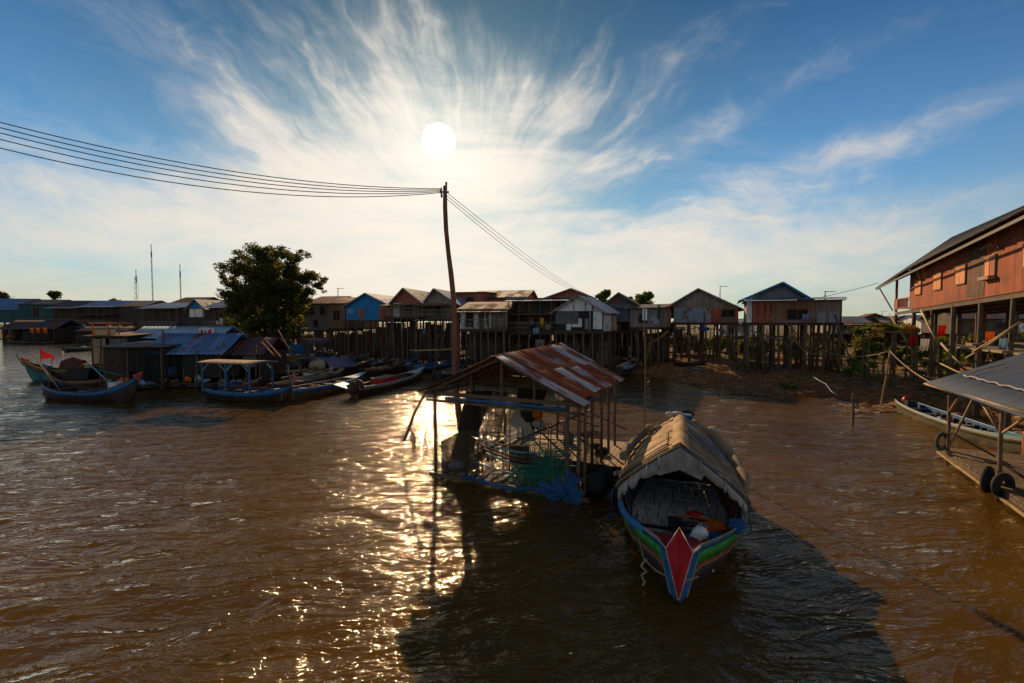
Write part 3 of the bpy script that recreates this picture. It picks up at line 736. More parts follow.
# bundle hanging beneath the roof: orange cloth over a dark bag
bd = thing('hanging_bundle', 'orange and pale bundle hung beside the pale cloth under the hut roof', 'bundle', tuple(loc_of(hut, (2.25, 1.9, 1.35))), 0)
b = MB(); b.sphere((0, 0, .30), .17, 12, 9, (.9, .8, 1.2), .2); b.build('orange_bag', cloth_orange, bd)
b = MB(); b.sphere((-.28, .05, .38), .24, 12, 9, (.9, .8, 1.5), .2); b.build('dark_bag', cloth_dark, bd)
b = MB(); b.sphere((.05, -.03, -.02), .17, 12, 9, (1.2, .8, .7), .15); b.build('pale_bag', cloth_white, bd)
b = MB(); b.tube([(-.05, 0, .4), (-.1, 0, .98)], .012, 5); b.build('cord', rope_m, bd)
# utility pole behind the hut, with its cables
pb = G(463, 470, 0.0); pole_base = Vector(((463-512)/455*14.2, 14.2, -1.0)); pt = P(445, 186, 14.2)
up = thing('utility_pole', 'tall leaning reddish timber pole carrying cables behind the hut roof', 'utility pole', tuple(pole_base), 0)
top = pt-pole_base; b = MB(); N_ = 14
b.tube([Vector((0, 0, 0)).lerp(top, k/N_)+Vector((.05*math.sin(k*.9), 0, 0)) for k in range(N_+1)], [lerp(.115, .062, k/N_)*(1+.06*math.sin(k*2.1)) for k in range(N_+1)], 10); b.build('shaft', pole_red, up)
b = MB(); b.tube([top+Vector((-.10, 0, -.35)), top+Vector((-.12, 0, -.06))], .03, 7); b.tube([top+Vector((.03, 0, -.3)), top+Vector((.04, 0, .12))], .032, 7); b.build('fork', pole_red, up)
b = MB(); b.bar(top+Vector((-.16, -.06, -.20)), top+Vector((.13, -.06, -.20)), .03, .05)
b.build('bracket', mast_m, up)
for i, dz in enumerate((0.0, .06, .12, .20, .32)):
    a = pt+Vector((-.12, 0, -.08-.03*i)); e = Vector((-14, 9.0, 9.35-dz*1.6))
    b = MB(); b.tube([p-a for p in sag_line(a, e, .62+.05*i, 22)], .012, 5, cap=False)
    single('power_cable', b, cable_m, 'black cable sagging from the leaning pole up to the left', 'cable', tuple(a), group='cables strung left of the leaning pole')
for i in range(3):
    a = pt+Vector((.06, 0, -.20-.10*i)); e = P(584+i*5, 293+i*1.5, 44+i)
    b = MB(); b.tube([p-a for p in sag_line(a, e, .25+.22*i, 22)], .009, 5, cap=False)
    single('power_cable', b, cable_m, 'black cable sagging from the leaning pole to the far houses', 'cable', tuple(a), group='cables strung right of the leaning pole')
# guy wire and the forked branches standing in the water left of the hut
a = P(447, 325, 14.2); e = P(428, 388, 13.5)
b = MB(); b.tube([p-a for p in sag_line(a, e, .04, 6)], .018, 5); single('guy_wire', b, cable_m, 'thin stay running from the leaning pole down to the forked branch', 'stay', tuple(a))
bs = thing('forked_branch', 'crooked forked branches standing in the water left of the hut', 'branch', tuple(P(404, 437, 15.0)), 0)
o0 = Vector(bs.location)
for pts in ([(404, 441), (415, 412), (428, 388)], [(406, 437), (409, 428), (416, 438)], [(428, 388), (436, 392), (447, 386)]):
    b = MB(); b.tube([P(x, y_, 15.0-.4*i)-o0 for i, (x, y_) in enumerate(pts)], [.04, .035, .025], 7, wob=.1); b.build('branch', wood_pole, bs)
tg = thing('twig_clump', 'thin bare twigs sticking out of the water beside the hut', 'twigs', tuple(G(426, 448)), 0)
b = MB()
for k in range(16):
    x = U(-.5, .4); b.tube([(x, U(-.3, .3), -.3), (x+U(-.15, .15), U(-.3, .3), .5), (x+U(-.4, .4), U(-.3, .3), U(.6, 1.3))], [.012, .009, .004], 5)
b.build('twigs', wood_pole, tg)
# ---------------------------------------------------------------- covered boat in the foreground
sp = thing('covered_boat', 'wooden boat with red prow, green and blue sides and a gabled mat canopy', 'boat', (2.57, 6.85, 0), R(-20.2))
HB = [(0, .015), (.15, .14), (.35, .32), (.7, .60), (1.1, .84), (1.6, 1.03), (2.2, 1.15), (3.2, 1.22), (4.4, 1.08), (5.4, .82), (6.2, .5), (6.7, .28)]
GZ = [(0, .50), (.12, .60), (.35, .76), (.8, .76), (1.5, .70), (2.4, .64), (4, .60), (5.4, .68), (6.7, .95)]
def ip(tab, t):
    for (a, va), (b_, vb) in zip(tab, tab[1:]):
        if t <= b_: return lerp(va, vb, (t-a)/(b_-a))
    return tab[-1][1]
ys_ = [0, .07, .15, .25, .35, .5, .7, .9, 1.1, 1.35, 1.6, 1.9, 2.2, 2.7, 3.2, 3.8, 4.4, 4.9, 5.4, 5.8, 6.2, 6.5, 6.7]
def sec(y, k=1.0, dz=0.0):
    h = ip(HB, y)*k; g = ip(GZ, y); kz = -.25 if y > .6 else lerp(-.02, -.25, y/.6)
    fr = [(1.0, g), (.985, g-.08), (.94, g-.29), (.925, g-.34), (.86, max(g-.52, kz*.3)), (.62, kz*.6), (0, kz)]
    return [(h*a, y, z+dz) for a, z in fr]
strakes = [('gunwale_strake', paint_blue, 0, 1), ('green_strake', paint_green, 1, 2), ('red_strake', paint_red, 2, 3), ('bottom', hull_dark, 3, 6)]
for nm, m, a, c in strakes:
    for s in (-1, 1):
        b = MB(); rows = []
        for y in ys_:
            r_ = [(s*x, yy, z) for x, yy, z in sec(y)]
            rows.append(r_[a:c+1])
        b.grid([list(r) for r in zip(*rows)]) if False else b.grid([[rows[i][j] for i in range(len(rows))] for j in range(len(rows[0]))])
        b.build(nm, m, sp, solid=.025)
    if nm == 'bottom': pass
for s in (-1, 1):
    b = MB(); b.grid([[(s*p[0]*.93, p[1], p[2]) for p in [sec(y)[j] for y in ys_[3:]]] for j in (0, 1, 2, 3, 4, 5)]); b.build('lining', hull_brown if s > 0 else paint_blue, sp)
    b = MB(); b.tube([(s*(ip(HB, y)+.01), y, ip(GZ, y)+.012) for y in ys_[2:]], .024, 7); b.build('gunwale', wood_grey, sp)
    b = MB(); b.tube([(s*(sec(y)[3][0]+.018), y, sec(y)[3][2]) for y in ys_[1:]], .016, 6); b.build('rubbing_strip', wood_brown, sp)
    for y in (1.0, 1.6, 2.2, 2.9, 3.6, 4.3, 5.0):
        q = sec(y); b = MB(); b.tube([(s*(p[0]*.93-.03), y, p[2]) for p in q[:5]], .025, 6); b.build('rib', hull_brown, sp)
b = MB()
for i, y in enumerate([.85+.30*k for k in range(15)]):
    hw = ip(HB, y)*.80; nn = max(2, int(hw*2/.27)); off = (i % 2)*.12
    for j in range(nn):
        x0 = -hw+2*hw*j/nn; x1 = -hw+2*hw*(j+1)/nn
        b.off = U(0, 20); b.box(((x0+x1)/2, y+U(-.004, .004), .20+U(-.006, .006)), (x1-x0-.012, .285, .03))
b.build('floor_boards', inner_grey, sp)
# prow: a folded red kite with blue cheeks, edged in white
K_T, K_L, K_R, K_B, K_C = (0, .44, .96), (-.195, .08, .75), (.195, .08, .75), (0, -.15, .08), (0, -.16, .50)
def facet(name, pts, m):
    b = MB(); c = pts
    if len(c) == 4: b.quad(*c)
    else: b.tri(*c)
    b.build(name, m, sp, solid=.02)
facet('red_facet', [K_T, K_L, K_B, K_C], paint_red); facet('red_facet', [K_T, K_C, K_B, K_R], paint_red)
for s in (-1, 1):
    facet('blue_cheek', [(s*.205, .07, .75), (s*.31, .25, .78), (s*.12, -.03, .12), (s*.01, -.13, .06)], paint_blue)
    b = MB(); b.tube([K_T, (s*.20, .075, .76), (s*.008, -.16, .10)], .007, 6); b.build('white_trim', paint_white, sp)
    b = MB(); b.tube([(s*.205, .075, .765), (s*.315, .25, .79)], .007, 6); b.tube([(s*.315, .25, .79), (s*.125, -.04, .11)], .006, 6); b.build('white_trim', paint_white, sp)
b = MB(); b.face([(-.22, .14, .70), (0, .48, .80), (.22, .14, .70), (0, .05, .62)], [(0, 0), (.3, .3), (.5, 0), (.2, 0)])
b.face([(-.58, .72, .66), (.58, .72, .66), (.24, .24, .70), (-.24, .24, .70)], [(0, 0), (1, 0), (.7, .4), (.3, .4)]); b.build('fore_deck', paint_red, sp, solid=.02)
b = MB(); b.bar((-.60, .74, .67), (.60, .74, .67), .05, .06); b.build('thwart', bamboo_dark, sp)
b = MB(); b.bar((0, -.13, .14), (0, -.02, -.4), .05, .05); b.bar((0, -.12, .14), (0, .05, .55), .035, .03); b.build('stem', hull_dark, sp)
b = MB(); b.bar((-.9, 1.35, .52), (.9, 1.35, .52), .10, .03); b.build('thwart', hull_dark, sp)
b = MB(); b.bar((.0, 1.05, .46), (.82, 1.15, .60), .045, .045); b.build('thwart', bamboo_dark, sp)
# canopy
PR = [(-1.24, .93), (-1.10, 1.10), (-.75, 1.40), (-.38, 1.68), (0, 1.92), (.38, 1.68), (.75, 1.41), (1.10, 1.10), (1.26, .90)]
def prof(t, y):
    f = t*(len(PR)-1); i = min(int(f), len(PR)-2); x, z = lerp(PR[i][0], PR[i+1][0], f-i), lerp(PR[i][1], PR[i+1][1], f-i)
    s_ = 1-.05*max(0, (y-3.5)/1.6)
    return x*s_, z-.03*math.sin((y-2.0)*1.9)*(1 if abs(x) < .2 else .4)
CY0, CY1 = 2.02, 5.05
def sheet(name, t0, t1, y0, y1, m, dz=0.0, lump=.012, nt_=16, nyy=22, rag=0.0, fq=7.0, slant=0.0):
    b = MB(); rows = []
    for i in range(nyy+1):
        row = []
        for j in range(nt_+1):
            t = lerp(t0, t1, j/nt_); y = lerp(y0, y1, i/nyy)+slant*(j/nt_)
            if i in (0, nyy): y += rag*math.sin(j*2.3)+rag*.6*math.sin(j*5.1)
            x, z = prof(t, y)
            k = lump*(math.sin(y*fq+t*9)+math.sin(y*fq*1.9+1.3+t*3)*.6)
            row.append((x+k*.4*(1 if t > .5 else -1), y, z+dz+k))
        rows.append(row)
    b.grid(rows); return b.build(name, m, sp, solid=.012)
m_, n_, b_, o_ = newmat('tan_mat'); u_, v_ = n_.uv(); cc = n_.coord()
w1 = n_.noise(n_.vec(u_*3, v_*18, 0.0), 1.0, 4, .6); w2 = n_.noise(cc, 2.2, 4, .65); w3 = ((u_*2*math.pi/.05).sin()*(v_*2*math.pi/.05).sin())
n_.setin(b_.inputs['Base Color'], n_.mix((w1*.5+w2.ss(.3, .7)*.5+w3*.05).clamp(), (.26, .155, .07), (.68, .45, .22)))
b_.inputs['Roughness'].default_value = .85; n_.setin(b_.inputs['Normal'], n_.bump(w1+w3*.3, .6, .02)); tan_mat = m_
m_, n_, b_, o_ = newmat('striped_grey_mat'); u_, v_ = n_.uv(); cc = n_.coord()
w1 = n_.noise(n_.vec(u_*1.6, v_*8.5, 0.0), 1.0, 3, .6, .3); w2 = n_.noise(cc, 3.0, 4, .65)
n_.setin(b_.inputs['Base Color'], n_.mix((w1.ss(.52, .60)), n_.mix(w2, (.055, .065, .085), (.12, .13, .16)), (.38, .27, .15)))
b_.inputs['Roughness'].default_value = .75; n_.setin(b_.inputs['Normal'], n_.bump(w1, .9, .05)); stripe_mat = m_
sheet('left_mat', .0, .5, CY0, CY1, tan_mat, 0, .010, rag=.02)
sheet('left_mat_patch', .10, .42, CY0+.55, CY0+1.55, tan_mat, .022, .006, rag=.02)
sheet('right_mat', .5, 1.0, CY0, CY1, stripe_mat, 0, .020, rag=.03, fq=15)
sheet('right_mat_layer', .52, .94, CY0+1.3, CY1-.1, stripe_mat, .03, .020, rag=.04, fq=17, slant=-.15)
b = MB(); rows = [[(x_, y, 1.95+.012*math.sin(y*7)-abs(x_)*.62-.02*math.sin((y-2)*1.9)) for x_ in (-.16, -.08, 0, .08, .16)] for y in [CY0-.02+.16*k for k in range(20)]]; b.grid(rows); b.build('ridge_cover', tan_mat, sp, solid=.01)
for k in range(11):
    b = MB(); y = CY0+.10+k*.275; b.tube([(prof(t_, y)[0], y+.02*math.sin(t_*20+k), prof(t_, y)[1]+.035) for t_ in [.515+.46*q/9 for q in range(10)]], .013, 6); b.build('bamboo_rib', bamboo, sp)
for k in range(5):
    b = MB(); y = CY0+.35+k*.62; b.tube([(prof(t_, y)[0], y, prof(t_, y)[1]+.022) for t_ in [.02+.46*q/9 for q in range(10)]], .010, 6); b.build('bamboo_rib', bamboo_dark, sp)
# slatted strip along the left front of the roof
b = MB()
for k in range(22):
    t = .12+.30*k/21; x, z = prof(t, CY0+.2); b.bar((x, CY0+.03, z+.035), (x, CY0+.20, z+.035), .026, .012)
for yy in (CY0+.02, CY0+.21):
    b.tube([(prof(.11+.32*k/8, yy)[0], yy, prof(.11+.32*k/8, yy)[1]+.05) for k in range(9)], .010, 5)
b.build('slatted_strip', bamboo_dark, sp)
for y in (CY0+.03, CY0+1.5, CY1-.05):
    b = MB(); b.tube([(prof(k/16, y)[0]*.985, y, prof(k/16, y)[1]-.035) for k in range(17)], .022, 7); b.build('arch', bamboo_dark, sp)
for s in (0.02, .25, .75, .98):
    b = MB(); b.tube([(prof(s, y)[0], y, prof(s, y)[1]-.05) for y in (CY0, 3.0, 4.0, CY1)], .018, 6); b.build('batten', bamboo_dark, sp)
for s in (-1, 1):
    b = MB(); b.bar((s*1.08, CY0+.05, .45), (s*1.17, CY0+.05, 1.02), .07, .07); b.build('upright', bamboo_dark, sp)
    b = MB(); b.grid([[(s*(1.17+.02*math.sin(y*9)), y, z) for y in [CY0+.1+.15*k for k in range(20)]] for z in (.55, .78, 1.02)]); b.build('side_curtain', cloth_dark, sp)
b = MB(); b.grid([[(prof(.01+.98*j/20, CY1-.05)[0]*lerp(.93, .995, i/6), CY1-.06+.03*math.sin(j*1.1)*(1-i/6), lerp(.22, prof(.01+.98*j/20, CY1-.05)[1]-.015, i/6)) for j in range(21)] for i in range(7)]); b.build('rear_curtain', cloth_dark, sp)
for (x0, y0, x1, y1) in ((.40, CY0+.95, .88, CY0-.02), (.80, CY0+1.75, 1.14, CY0+.15)):
    b = MB()
    pts = []
    for k in range(12):
        t = k/11; x = lerp(x0, x1, t); y = lerp(y0+.6, y1, t)
        f = .5+x/2.5; pts.append((x, y, prof(f, y)[1]+.055))
    b.tube(pts, .012, 6); b.build('lashing', rope_m, sp)
# scalloped white curtain gathered under the front edge
b = MB(); rows = []
NB = 64
for i in range(9):
    v = i/8; row = []
    for j in range(NB+1):
        t = .03+.94*j/NB; x, z = prof(t, CY0); d = abs(t-.5)*2
        dd = d*4.6+(.35*math.sin(d*9) if t < .5 else .6*math.sin(d*7+1)); bundle = abs(math.sin(math.pi*(dd if d > .28 else 0)))**.7*(1 if t < .5 else .55)
        drop = (.44-.35*d if d < .28 else .12+.16*bundle)*1.0
        bulge = (.10*bundle if d > .28 else .05*math.sin(t*60))*math.sin(math.pi*min(1, v*1.02))
        row.append((x*.97, CY0-.015-bulge-.02*math.sin(t*150)*v, z-.05-drop*v))
    rows.append(row)
b.grid(rows); b.build('gathered_curtain', cloth('curtain_canvas', (.46, .41, .36), (.24, .21, .19), fold=9), sp)
for k in range(5):
    b = MB(); x, z = prof([.18, .29, .37, .63, .78][k], CY0); b.tube([(x*.97, CY0-.03, z-.02), (x*.97-.01, CY0-.13, z-.16), (x*.95, CY0-.02, z-.26)], .014, 5)
    b.build('curtain_tie', cloth_white, sp)
def onboat(p): return tuple(sp.matrix_basis @ Vector(p))
def roll(name, label, pts, rs, m, parent_root=sp, cat='tarp'):
    b = MB(); o0 = Vector(pts[0]); n = 20; P2 = []; R2 = []
    for k in range(n+1):
        f = k/n*(len(pts)-1); i = min(int(f), len(pts)-2); p = Vector(pts[i]).lerp(Vector(pts[i+1]), f-i); r = lerp(rs[i], rs[i+1], f-i)
        P2.append(p-o0+Vector((0, 0, .01*math.sin(k*1.7)))); R2.append(r*(1+.13*math.sin(k*2.3)))
    b.tube(P2, R2, 11, wob=.08)
    o = b.build(name, m); o.location = parent_root.matrix_basis @ o0; o.rotation_euler = parent_root.rotation_euler
    return tag(o, label, cat)
roll('rolled_tarp', 'grey roll of canvas lying on the left rear edge of the boat canopy', [(-1.22, 3.3, 1.20), (-1.12, 4.2, 1.26), (-.85, 4.9, 1.42)], [.10, .10, .07], cloth('grey_canvas', (.30, .25, .20)))
roll('rolled_tarp', 'thick tan roll of tarpaulin over the right rear of the boat canopy', [(.28, 4.95, 1.80), (.75, 4.8, 1.52), (1.12, 4.2, 1.20), (1.26, 3.2, 1.02), (1.24, 2.6, .96)], [.06, .10, .14, .13, .06], cloth_tan)
for nm, lb, c, sz in (('folded_cloth', 'crumpled pale cloth at the top of the canopy ridge', (-.12, 4.95, 1.83), (.5, .3, .22)), ('folded_cloth', 'crumpled yellowish sacking on the left rear of the canopy', (-.62, 4.7, 1.50), (.32, .3, .26)), ('folded_cloth', 'small pale rag sticking up on the right rear of the canopy', (.78, 4.9, 1.52), (.3, .2, .22))):
    heap(nm, lb, 'cloth', c, sz, cloth_tan if 'yellow' in lb else cloth_white, 5, sp, hash(lb[-5:]) % 50 if False else len(lb))
hd = thing('engine_cover', 'blue and black engine cover standing at the stern behind the canopy', 'engine', onboat((.15, 5.65, .95)), R(-20))
b = MB(); b.box((0, 0, .45), (.34, .3, .85)); b.build('housing', paint_blue, hd)
b = MB(); b.tube([(.19*math.cos(a), 0, .86+.10*math.sin(a)) for a in [math.pi*k/8 for k in range(9)]], .035, 7); b.build('hood', rubber, hd)
# things in the bow well
def box_thing(name, label, cat, p, size, m, rz=0.0, root=sp, lid=None):
    t = thing(name, label, cat, tuple(root.matrix_basis @ Vector(p)), root.rotation_euler.z+rz)
    b = MB(); b.box((0, 0, size[2]/2), size); o = b.build('body', m, t)
    bv = o.modifiers.new('Bevel', 'BEVEL'); bv.width = min(size)*.12; bv.segments = 2
    if lid:
        b = MB(); b.box((0, 0, size[2]+.012), (size[0]*1.03, size[1]*1.03, .03)); b.build('lid', lid, t)
    return t
jug = thing('plastic_jug', 'white and pale blue plastic jug tilted behind the prow', 'jug', onboat((.24, .86, .52)), R(10))
b = MB(); b.lathe((0, 0, 0), [(.001, 0), (.12, 0), (.13, .04), (.13, .26), (.10, .33), (.04, .37), (.035, .40), (.001, .40)], 16); b.build('body', paint_white, jug)
b = MB(); b.lathe((0, 0, .39), [(.04, 0), (.042, .03), (.001, .035)], 12); b.build('cap', paint_blue, jug); jug.rotation_euler = (R(14), R(20), 0)
b = MB(); b.tube([(0, .10, .36), (0, .17, .30), (0, .14, .2)], .014, 6); b.build('handle', paint_sky, jug)
heap('crumpled_tarp', 'dark blue tarp crumpled in the right of the bow well', 'tarp', (.46, 1.08, .36), (.55, .5, .34), cloth_blue, 9, sp, 8)
heap('crumpled_tarp', 'bright blue cloth slung over the left inner side of the bow', 'tarp', (-.78, 1.35, .52), (.16, .9, .16), cloth_blue, 7, sp, 9)
heap('crumpled_tarp', 'blue cloth bundle tied on the right gunwale', 'tarp', (.98, 1.45, .62), (.28, .5, .2), cloth_blue, 7, sp, 10)
heap('orange_jacket', 'orange red life jacket lying by the right side of the boat floor', 'life jacket', (.66, 1.72, .42), (.5, .42, .22), cloth_orange, 7, sp, 12)
heap('red_bundle', 'dark red bundle under the front of the canopy', 'cloth', (.30, 2.2, .36), (.45, .3, .24), cloth_red, 6, sp, 13)
heap('green_cloth', 'green cloth bundle inside the dark canopy', 'cloth', (.35, 3.9, .95), (.5, .3, .35), cloth_green, 6, sp, 14)
heap('folded_cloth', 'green and dark cloth folded at the left of the bow well', 'cloth', (-.55, .98, .25), (.35, .35, .18), cloth_green, 6, sp, 15)
en = thing('long_tail_engine', 'black long shafted outboard engine laid across the boat floor', 'engine', onboat((.35, 1.95, .30)), R(-20)+R(6))
b = MB(); b.tube([(-.45, 0, .1), (.2, 0, .12), (.6, .1, .14)], .05, 10); b.build('shaft', engine_m, en)
b = MB(); b.box((-.42, 0, .10), (.26, .2, .2)); b.build('block', engine_m, en)
b = MB(); b.tube([(-.4, .02, .22), (-.15, .02, .26), (.25, .05, .2)], .022, 8); b.build('exhaust', mast_red, en)
for k, (a, c, m, lb) in enumerate((((.2, 2.25, .52), (1.0, 1.7, .50), bamboo, 'yellow bamboo stick lying across the right side of the boat'), ((.28, 2.12, .46), (.95, 1.9, .42), bamboo_dark, 'dark stick lying below the yellow bamboo stick in the boat'), ((-.28, 1.42, .32), (.55, 1.38, .5), rubber, 'black padded pole laid over the boat floor behind the prow'))):
    b = MB(); b.tube([(0, 0, 0), (Vector(c)-Vector(a))*.5+Vector((0, 0, .02)), Vector(c)-Vector(a)], .05 if m is rubber else .022, 8)
    o = b.build('pole' if m is rubber else 'stick', m); o.location = onboat(a); o.rotation_euler = sp.rotation_euler; tag(o, lb, 'stick')
# flags and rags outside
hang(sp, 'blue_rag', [(-1.26, 2.05, .92), (-1.30, 1.9, .88)], [(-1.34, 2.1, .28), (-1.30, 1.92, .30)], cloth_blue, 'narrow blue rag hanging off the left corner of the boat canopy', 'rag', fold=.03, nf=1.5)
hang(sp, 'green_tarp', [(1.20, 2.05, .82), (1.24, 2.8, .80)], [(1.27, 1.95, .40), (1.32, 2.7, .36)], cloth_green, 'green tarp hanging over the right side of the boat', 'tarp', fold=.03, nf=3)
b = MB(); b.grid([[(-(ip(HB, y)+.03)*k_-.005*math.sin(y*14), y, ip(GZ, y)+dz_+.012*math.sin(y*11)) for y in [.62+.11*q for q in range(13)]] for k_, dz_ in ((.88, -.16), (.94, .0), (1.0, .045), (1.03, .0), (1.03, -.07))])
o = b.build('gunwale_tarp', cloth('bright_blue_tarp', (.05, .30, .62), (.03, .18, .42))); o.location = sp.location; o.rotation_euler = sp.rotation_euler; tag(o, 'bright blue strip of tarp folded over the left gunwale near the prow', 'tarp')
rp = thing('mooring_rope', 'knotted mooring rope hanging from the left of the prow', 'rope', onboat((-.62, .60, .50)), R(-20.2))
b = MB(); b.tube([(-.10, .5, .05), (0, 0, 0), (.08, -.25, -.12), (.28, -.5, -.14), (.55, -.62, -.18)], .013, 6); b.build('line', rope_m, rp)
b = MB(); b.tube([(.10, -.24, -.12), (.04, -.30, -.22), (.13, -.32, -.28), (.05, -.31, -.36), (.10, -.33, -.46), (.05, -.33, -.56)], .022, 7, wob=.2); b.build('knotted_end', rope_m, rp)
b = MB(); b.tube([(.50, -.60, -.10), (.72, -.68, -.02), (.60, -.66, -.2), (.9, -.6, -.06)], .014, 6); b.build('bow_loop', rope_m, rp)
b = MB(); b.tube([Vector(p) for p in ((0, 0, 0), (.5, .1, -.05), (1.0, .25, -.45))], .012, 6)
single('mooring_rope', b, rope_m, 'dark rope running from the right side of the boat into the water', 'rope', onboat((1.22, 2.2, .55)), R(-20))
# ---------------------------------------------------------------- stilt houses
def slab(b, p0, p1, p2, p3, th=.05):
    """sloping sheet with a little thickness; p0->p1 along the eave, p3/p2 on the ridge"""
    P_ = [Vector(p) for p in (p0, p1, p2, p3)]; n_ = (P_[1]-P_[0]).cross(P_[3]-P_[0]).normalized()
    if n_.z < 0: n_ = -n_
    Q = [p-n_*th for p in P_]
    b.quad(*P_); b.quad(Q[1], Q[0], Q[3], Q[2])
    for i in range(4):
        j = (i+1) % 4; b.quad(Q[i], Q[j], P_[j], P_[i])
def window(parent, x0, x1, z0, z1, y, m=None, frame=wood_brown, face=-1, shut=True):
    """window on a wall facing -y at y"""
    b = MB(); t = .05
    for c, s_ in ((((x0+x1)/2, y, z1), (x1-x0+.1, .05, t)), (((x0+x1)/2, y, z0), (x1-x0+.1, .07, t)), ((x0, y, (z0+z1)/2), (t, .05, z1-z0)), ((x1, y, (z0+z1)/2), (t, .05, z1-z0)), (((x0+x1)/2, y, (z0+z1)/2), (t*.7, .045, z1-z0))): b.box(c, s_)
    w_ = b.build('window', frame, parent)
    b = MB(); b.box(((x0+x1)/2, y+.004, (z0+z1)/2), (x1-x0-.04, .02, z1-z0-.04)); b.build('pane', m or win_dark, w_)
    return w_
def house(name, label, x0, x1, Y, pf, pe, pr, d=6.0, rz=0.0, roof='front', wall=wood_brown, side=None, roofm=metal_grey, gable=None, rfrac=.5,
          over=.45, facade=(), ver=0.0, verroof=None, nx=5, ny=3, ladder=None, seed=1, er=None, screen=.72, cat='stilt house', group=None, rail=True, mid=False, braces=4, sth=.075, floorx=0.3):
    rr = random.Random(seed)
    xm = (x0+x1)/2; c = P(xm, pf, Y); X = c.x; w = (x1-x0)*Y/455/math.cos(R(rz)-math.atan((xm-512)/455)*.0)
    g = gz(X, Y+2); zf = c.z; ze = P(xm, pe, Y).z; zr = P(xm, pr, Y).z; zer = P(xm, er, Y).z if er else ze
    t = thing(name, label, cat, (X, Y, g), R(rz), group)
    zf -= g; ze -= g; zr -= g; zer -= g; h = w/2; side = side or wall; gable = gable or wall
    # stilts
    for i in range(nx):
        for j in range(ny):
            x = lerp(-h+.12, h-.12, i/(nx-1))+rr.uniform(-.08, .08)*(0 < i < nx-1); y = lerp(-ver+.1, d-.15, j/(ny-1))
            b = MB(); r = sth*rr.uniform(.8, 1.2); lx, ly = rr.uniform(-.12, .12), rr.uniform(-.1, .1)
            b.tube([(x+lx, y+ly, -.9), (x+lx*.4+rr.uniform(-.03, .03), y+ly*.5, zf*.5), (x, y, zf-.05)], [r*1.15, r, r*.9], 7); b.build('stilt', wood_stilt, t)
    for k in range(braces):
        i = rr.randrange(nx-1); xa = lerp(-h+.1, h-.1, i/(nx-1)); xb = lerp(-h+.1, h-.1, min(nx-1, i+rr.choice((1, 1, 2)))/(nx-1)); y = rr.choice((-ver+.0, d*.4))
        za, zb = rr.uniform(0, .35)*zf, rr.uniform(.7, .97)*zf
        if rr.random() < .5: xa, xb = xb, xa
        b = MB(); b.tube([(xa, y, za), (xb, y, zb)], .035, 6); b.build('brace', bamboo_dark if k % 2 else wood_pole, t)
    if screen:  # boards added beneath the floor to block bright horizon light from behind
        for lay, y in enumerate((d*.35, d*.72, d+.1)):
            b = MB(); x = -h
            while x < h:
                ww = rr.uniform(.25, 1.3); x2 = min(h, x+ww)
                if rr.random() < (screen*.5, screen*1.0, screen*1.1)[lay]:
                    z0, z1 = (rr.uniform(0, .3)*zf, rr.uniform(.55, .97)*zf) if lay < 2 else (-.2, rr.uniform(.8, .97)*zf)
                    b.off = rr.uniform(0, 9); b.box(((x+x2)/2, y+rr.uniform(-.06, .06), (z0+z1)/2), (x2-x-rr.uniform(.0, .06), .02, z1-z0))
                x = x2
            for q in (.3, .62): b.bar((-h, y-.09, zf*(q+rr.uniform(-.08, .08))), (h, y-.09, zf*(q+rr.uniform(-.08, .08))), .06, .08)
            b.build('light_block_planks', wood_dark, t)
        b = MB()
        for k in range(int(w/.35)):
            if rr.random() < screen*.7:
                x = -h+.35*k+rr.uniform(0, .2); z1 = zf*rr.uniform(.5, 1); b.bar((x, d*.3, -.3), (x+rr.uniform(-.3, .3), d*.3, z1), .05)
        b.build('props', wood_dark, t)
    # floor
    b = MB(); b.box((0, (d-ver)/2, zf-.03), (w+floorx, d+ver+.2, .06))
    for k in range(5): b.box((0, lerp(-ver+.1, d-.1, k/4), zf-.14), (w+floorx, .09, .15))
    b.build('platform', wood_dark, t)
    # walls (5 cm)
    th = .05
    def ztop(x):
        return ze+(zer-ze)*((x+h)/w)
    b = MB(); b.box((0, 0, (zf+min(ze, zer))/2), (w, th, min(ze, zer)-zf)); b.build('wall', wall, t)
    b = MB(); b.box((0, d, (zf+min(ze, zer))/2), (w, th, min(ze, zer)-zf)); b.build('wall', side, t)
    for s in (-1, 1):
        zt_ = ztop(s*h); b = MB(); b.box((s*(h-th/2-.002), d/2, (zf+zt_)/2), (th, d-th-.004, zt_-zf)); b.build('wall', side, t)
    # roof
    if roof == 'front':
        xr = -h+w*rfrac
        sl = (zr-ze)/(xr+h); sr = (zr-zer)/(h-xr); yo0, yo1 = -over-ver*.0, d+over
        b = MB(); slab(b, (-h-over, yo1, ze-sl*over+.06), (-h-over, yo0, ze-sl*over+.06), (xr, yo0, zr+.06), (xr, yo1, zr+.06)); b.build('roof_slope', roofm, t)
        b = MB(); slab(b, (h+over, yo0, zer-sr*over+.06), (h+over, yo1, zer-sr*over+.06), (xr, yo1, zr+.062), (xr, yo0, zr+.062)); b.build('roof_slope', roofm, t)
        for yy in (.0, d):
            b = MB()
            for q in (-.02, .02):
                b.face([(-h, yy+q, min(ze, zer)), (h, yy+q, min(ze, zer)), (h, yy+q, zer), (xr, yy+q, zr-.0), (-h, yy+q, ze)], [(0, 0), (w, 0), (w, zer-ze), (xr+h, zr-ze), (0, 0)])
            b.build('gable', gable, t)
        b = MB()
        for xa, za in ((-h-over, ze-sl*over), (h+over, zer-sr*over)):
            b.bar((xa, yo0-.02, za), (xr, yo0-.02, zr+.01), .03, .12)
        b.bar((0, yo0+.2, ze-.05), (0.01, yo1-.2, ze-.05), .05, .08)
        b.build('barge_boards', wood_grey, t)
    elif roof == 'side':
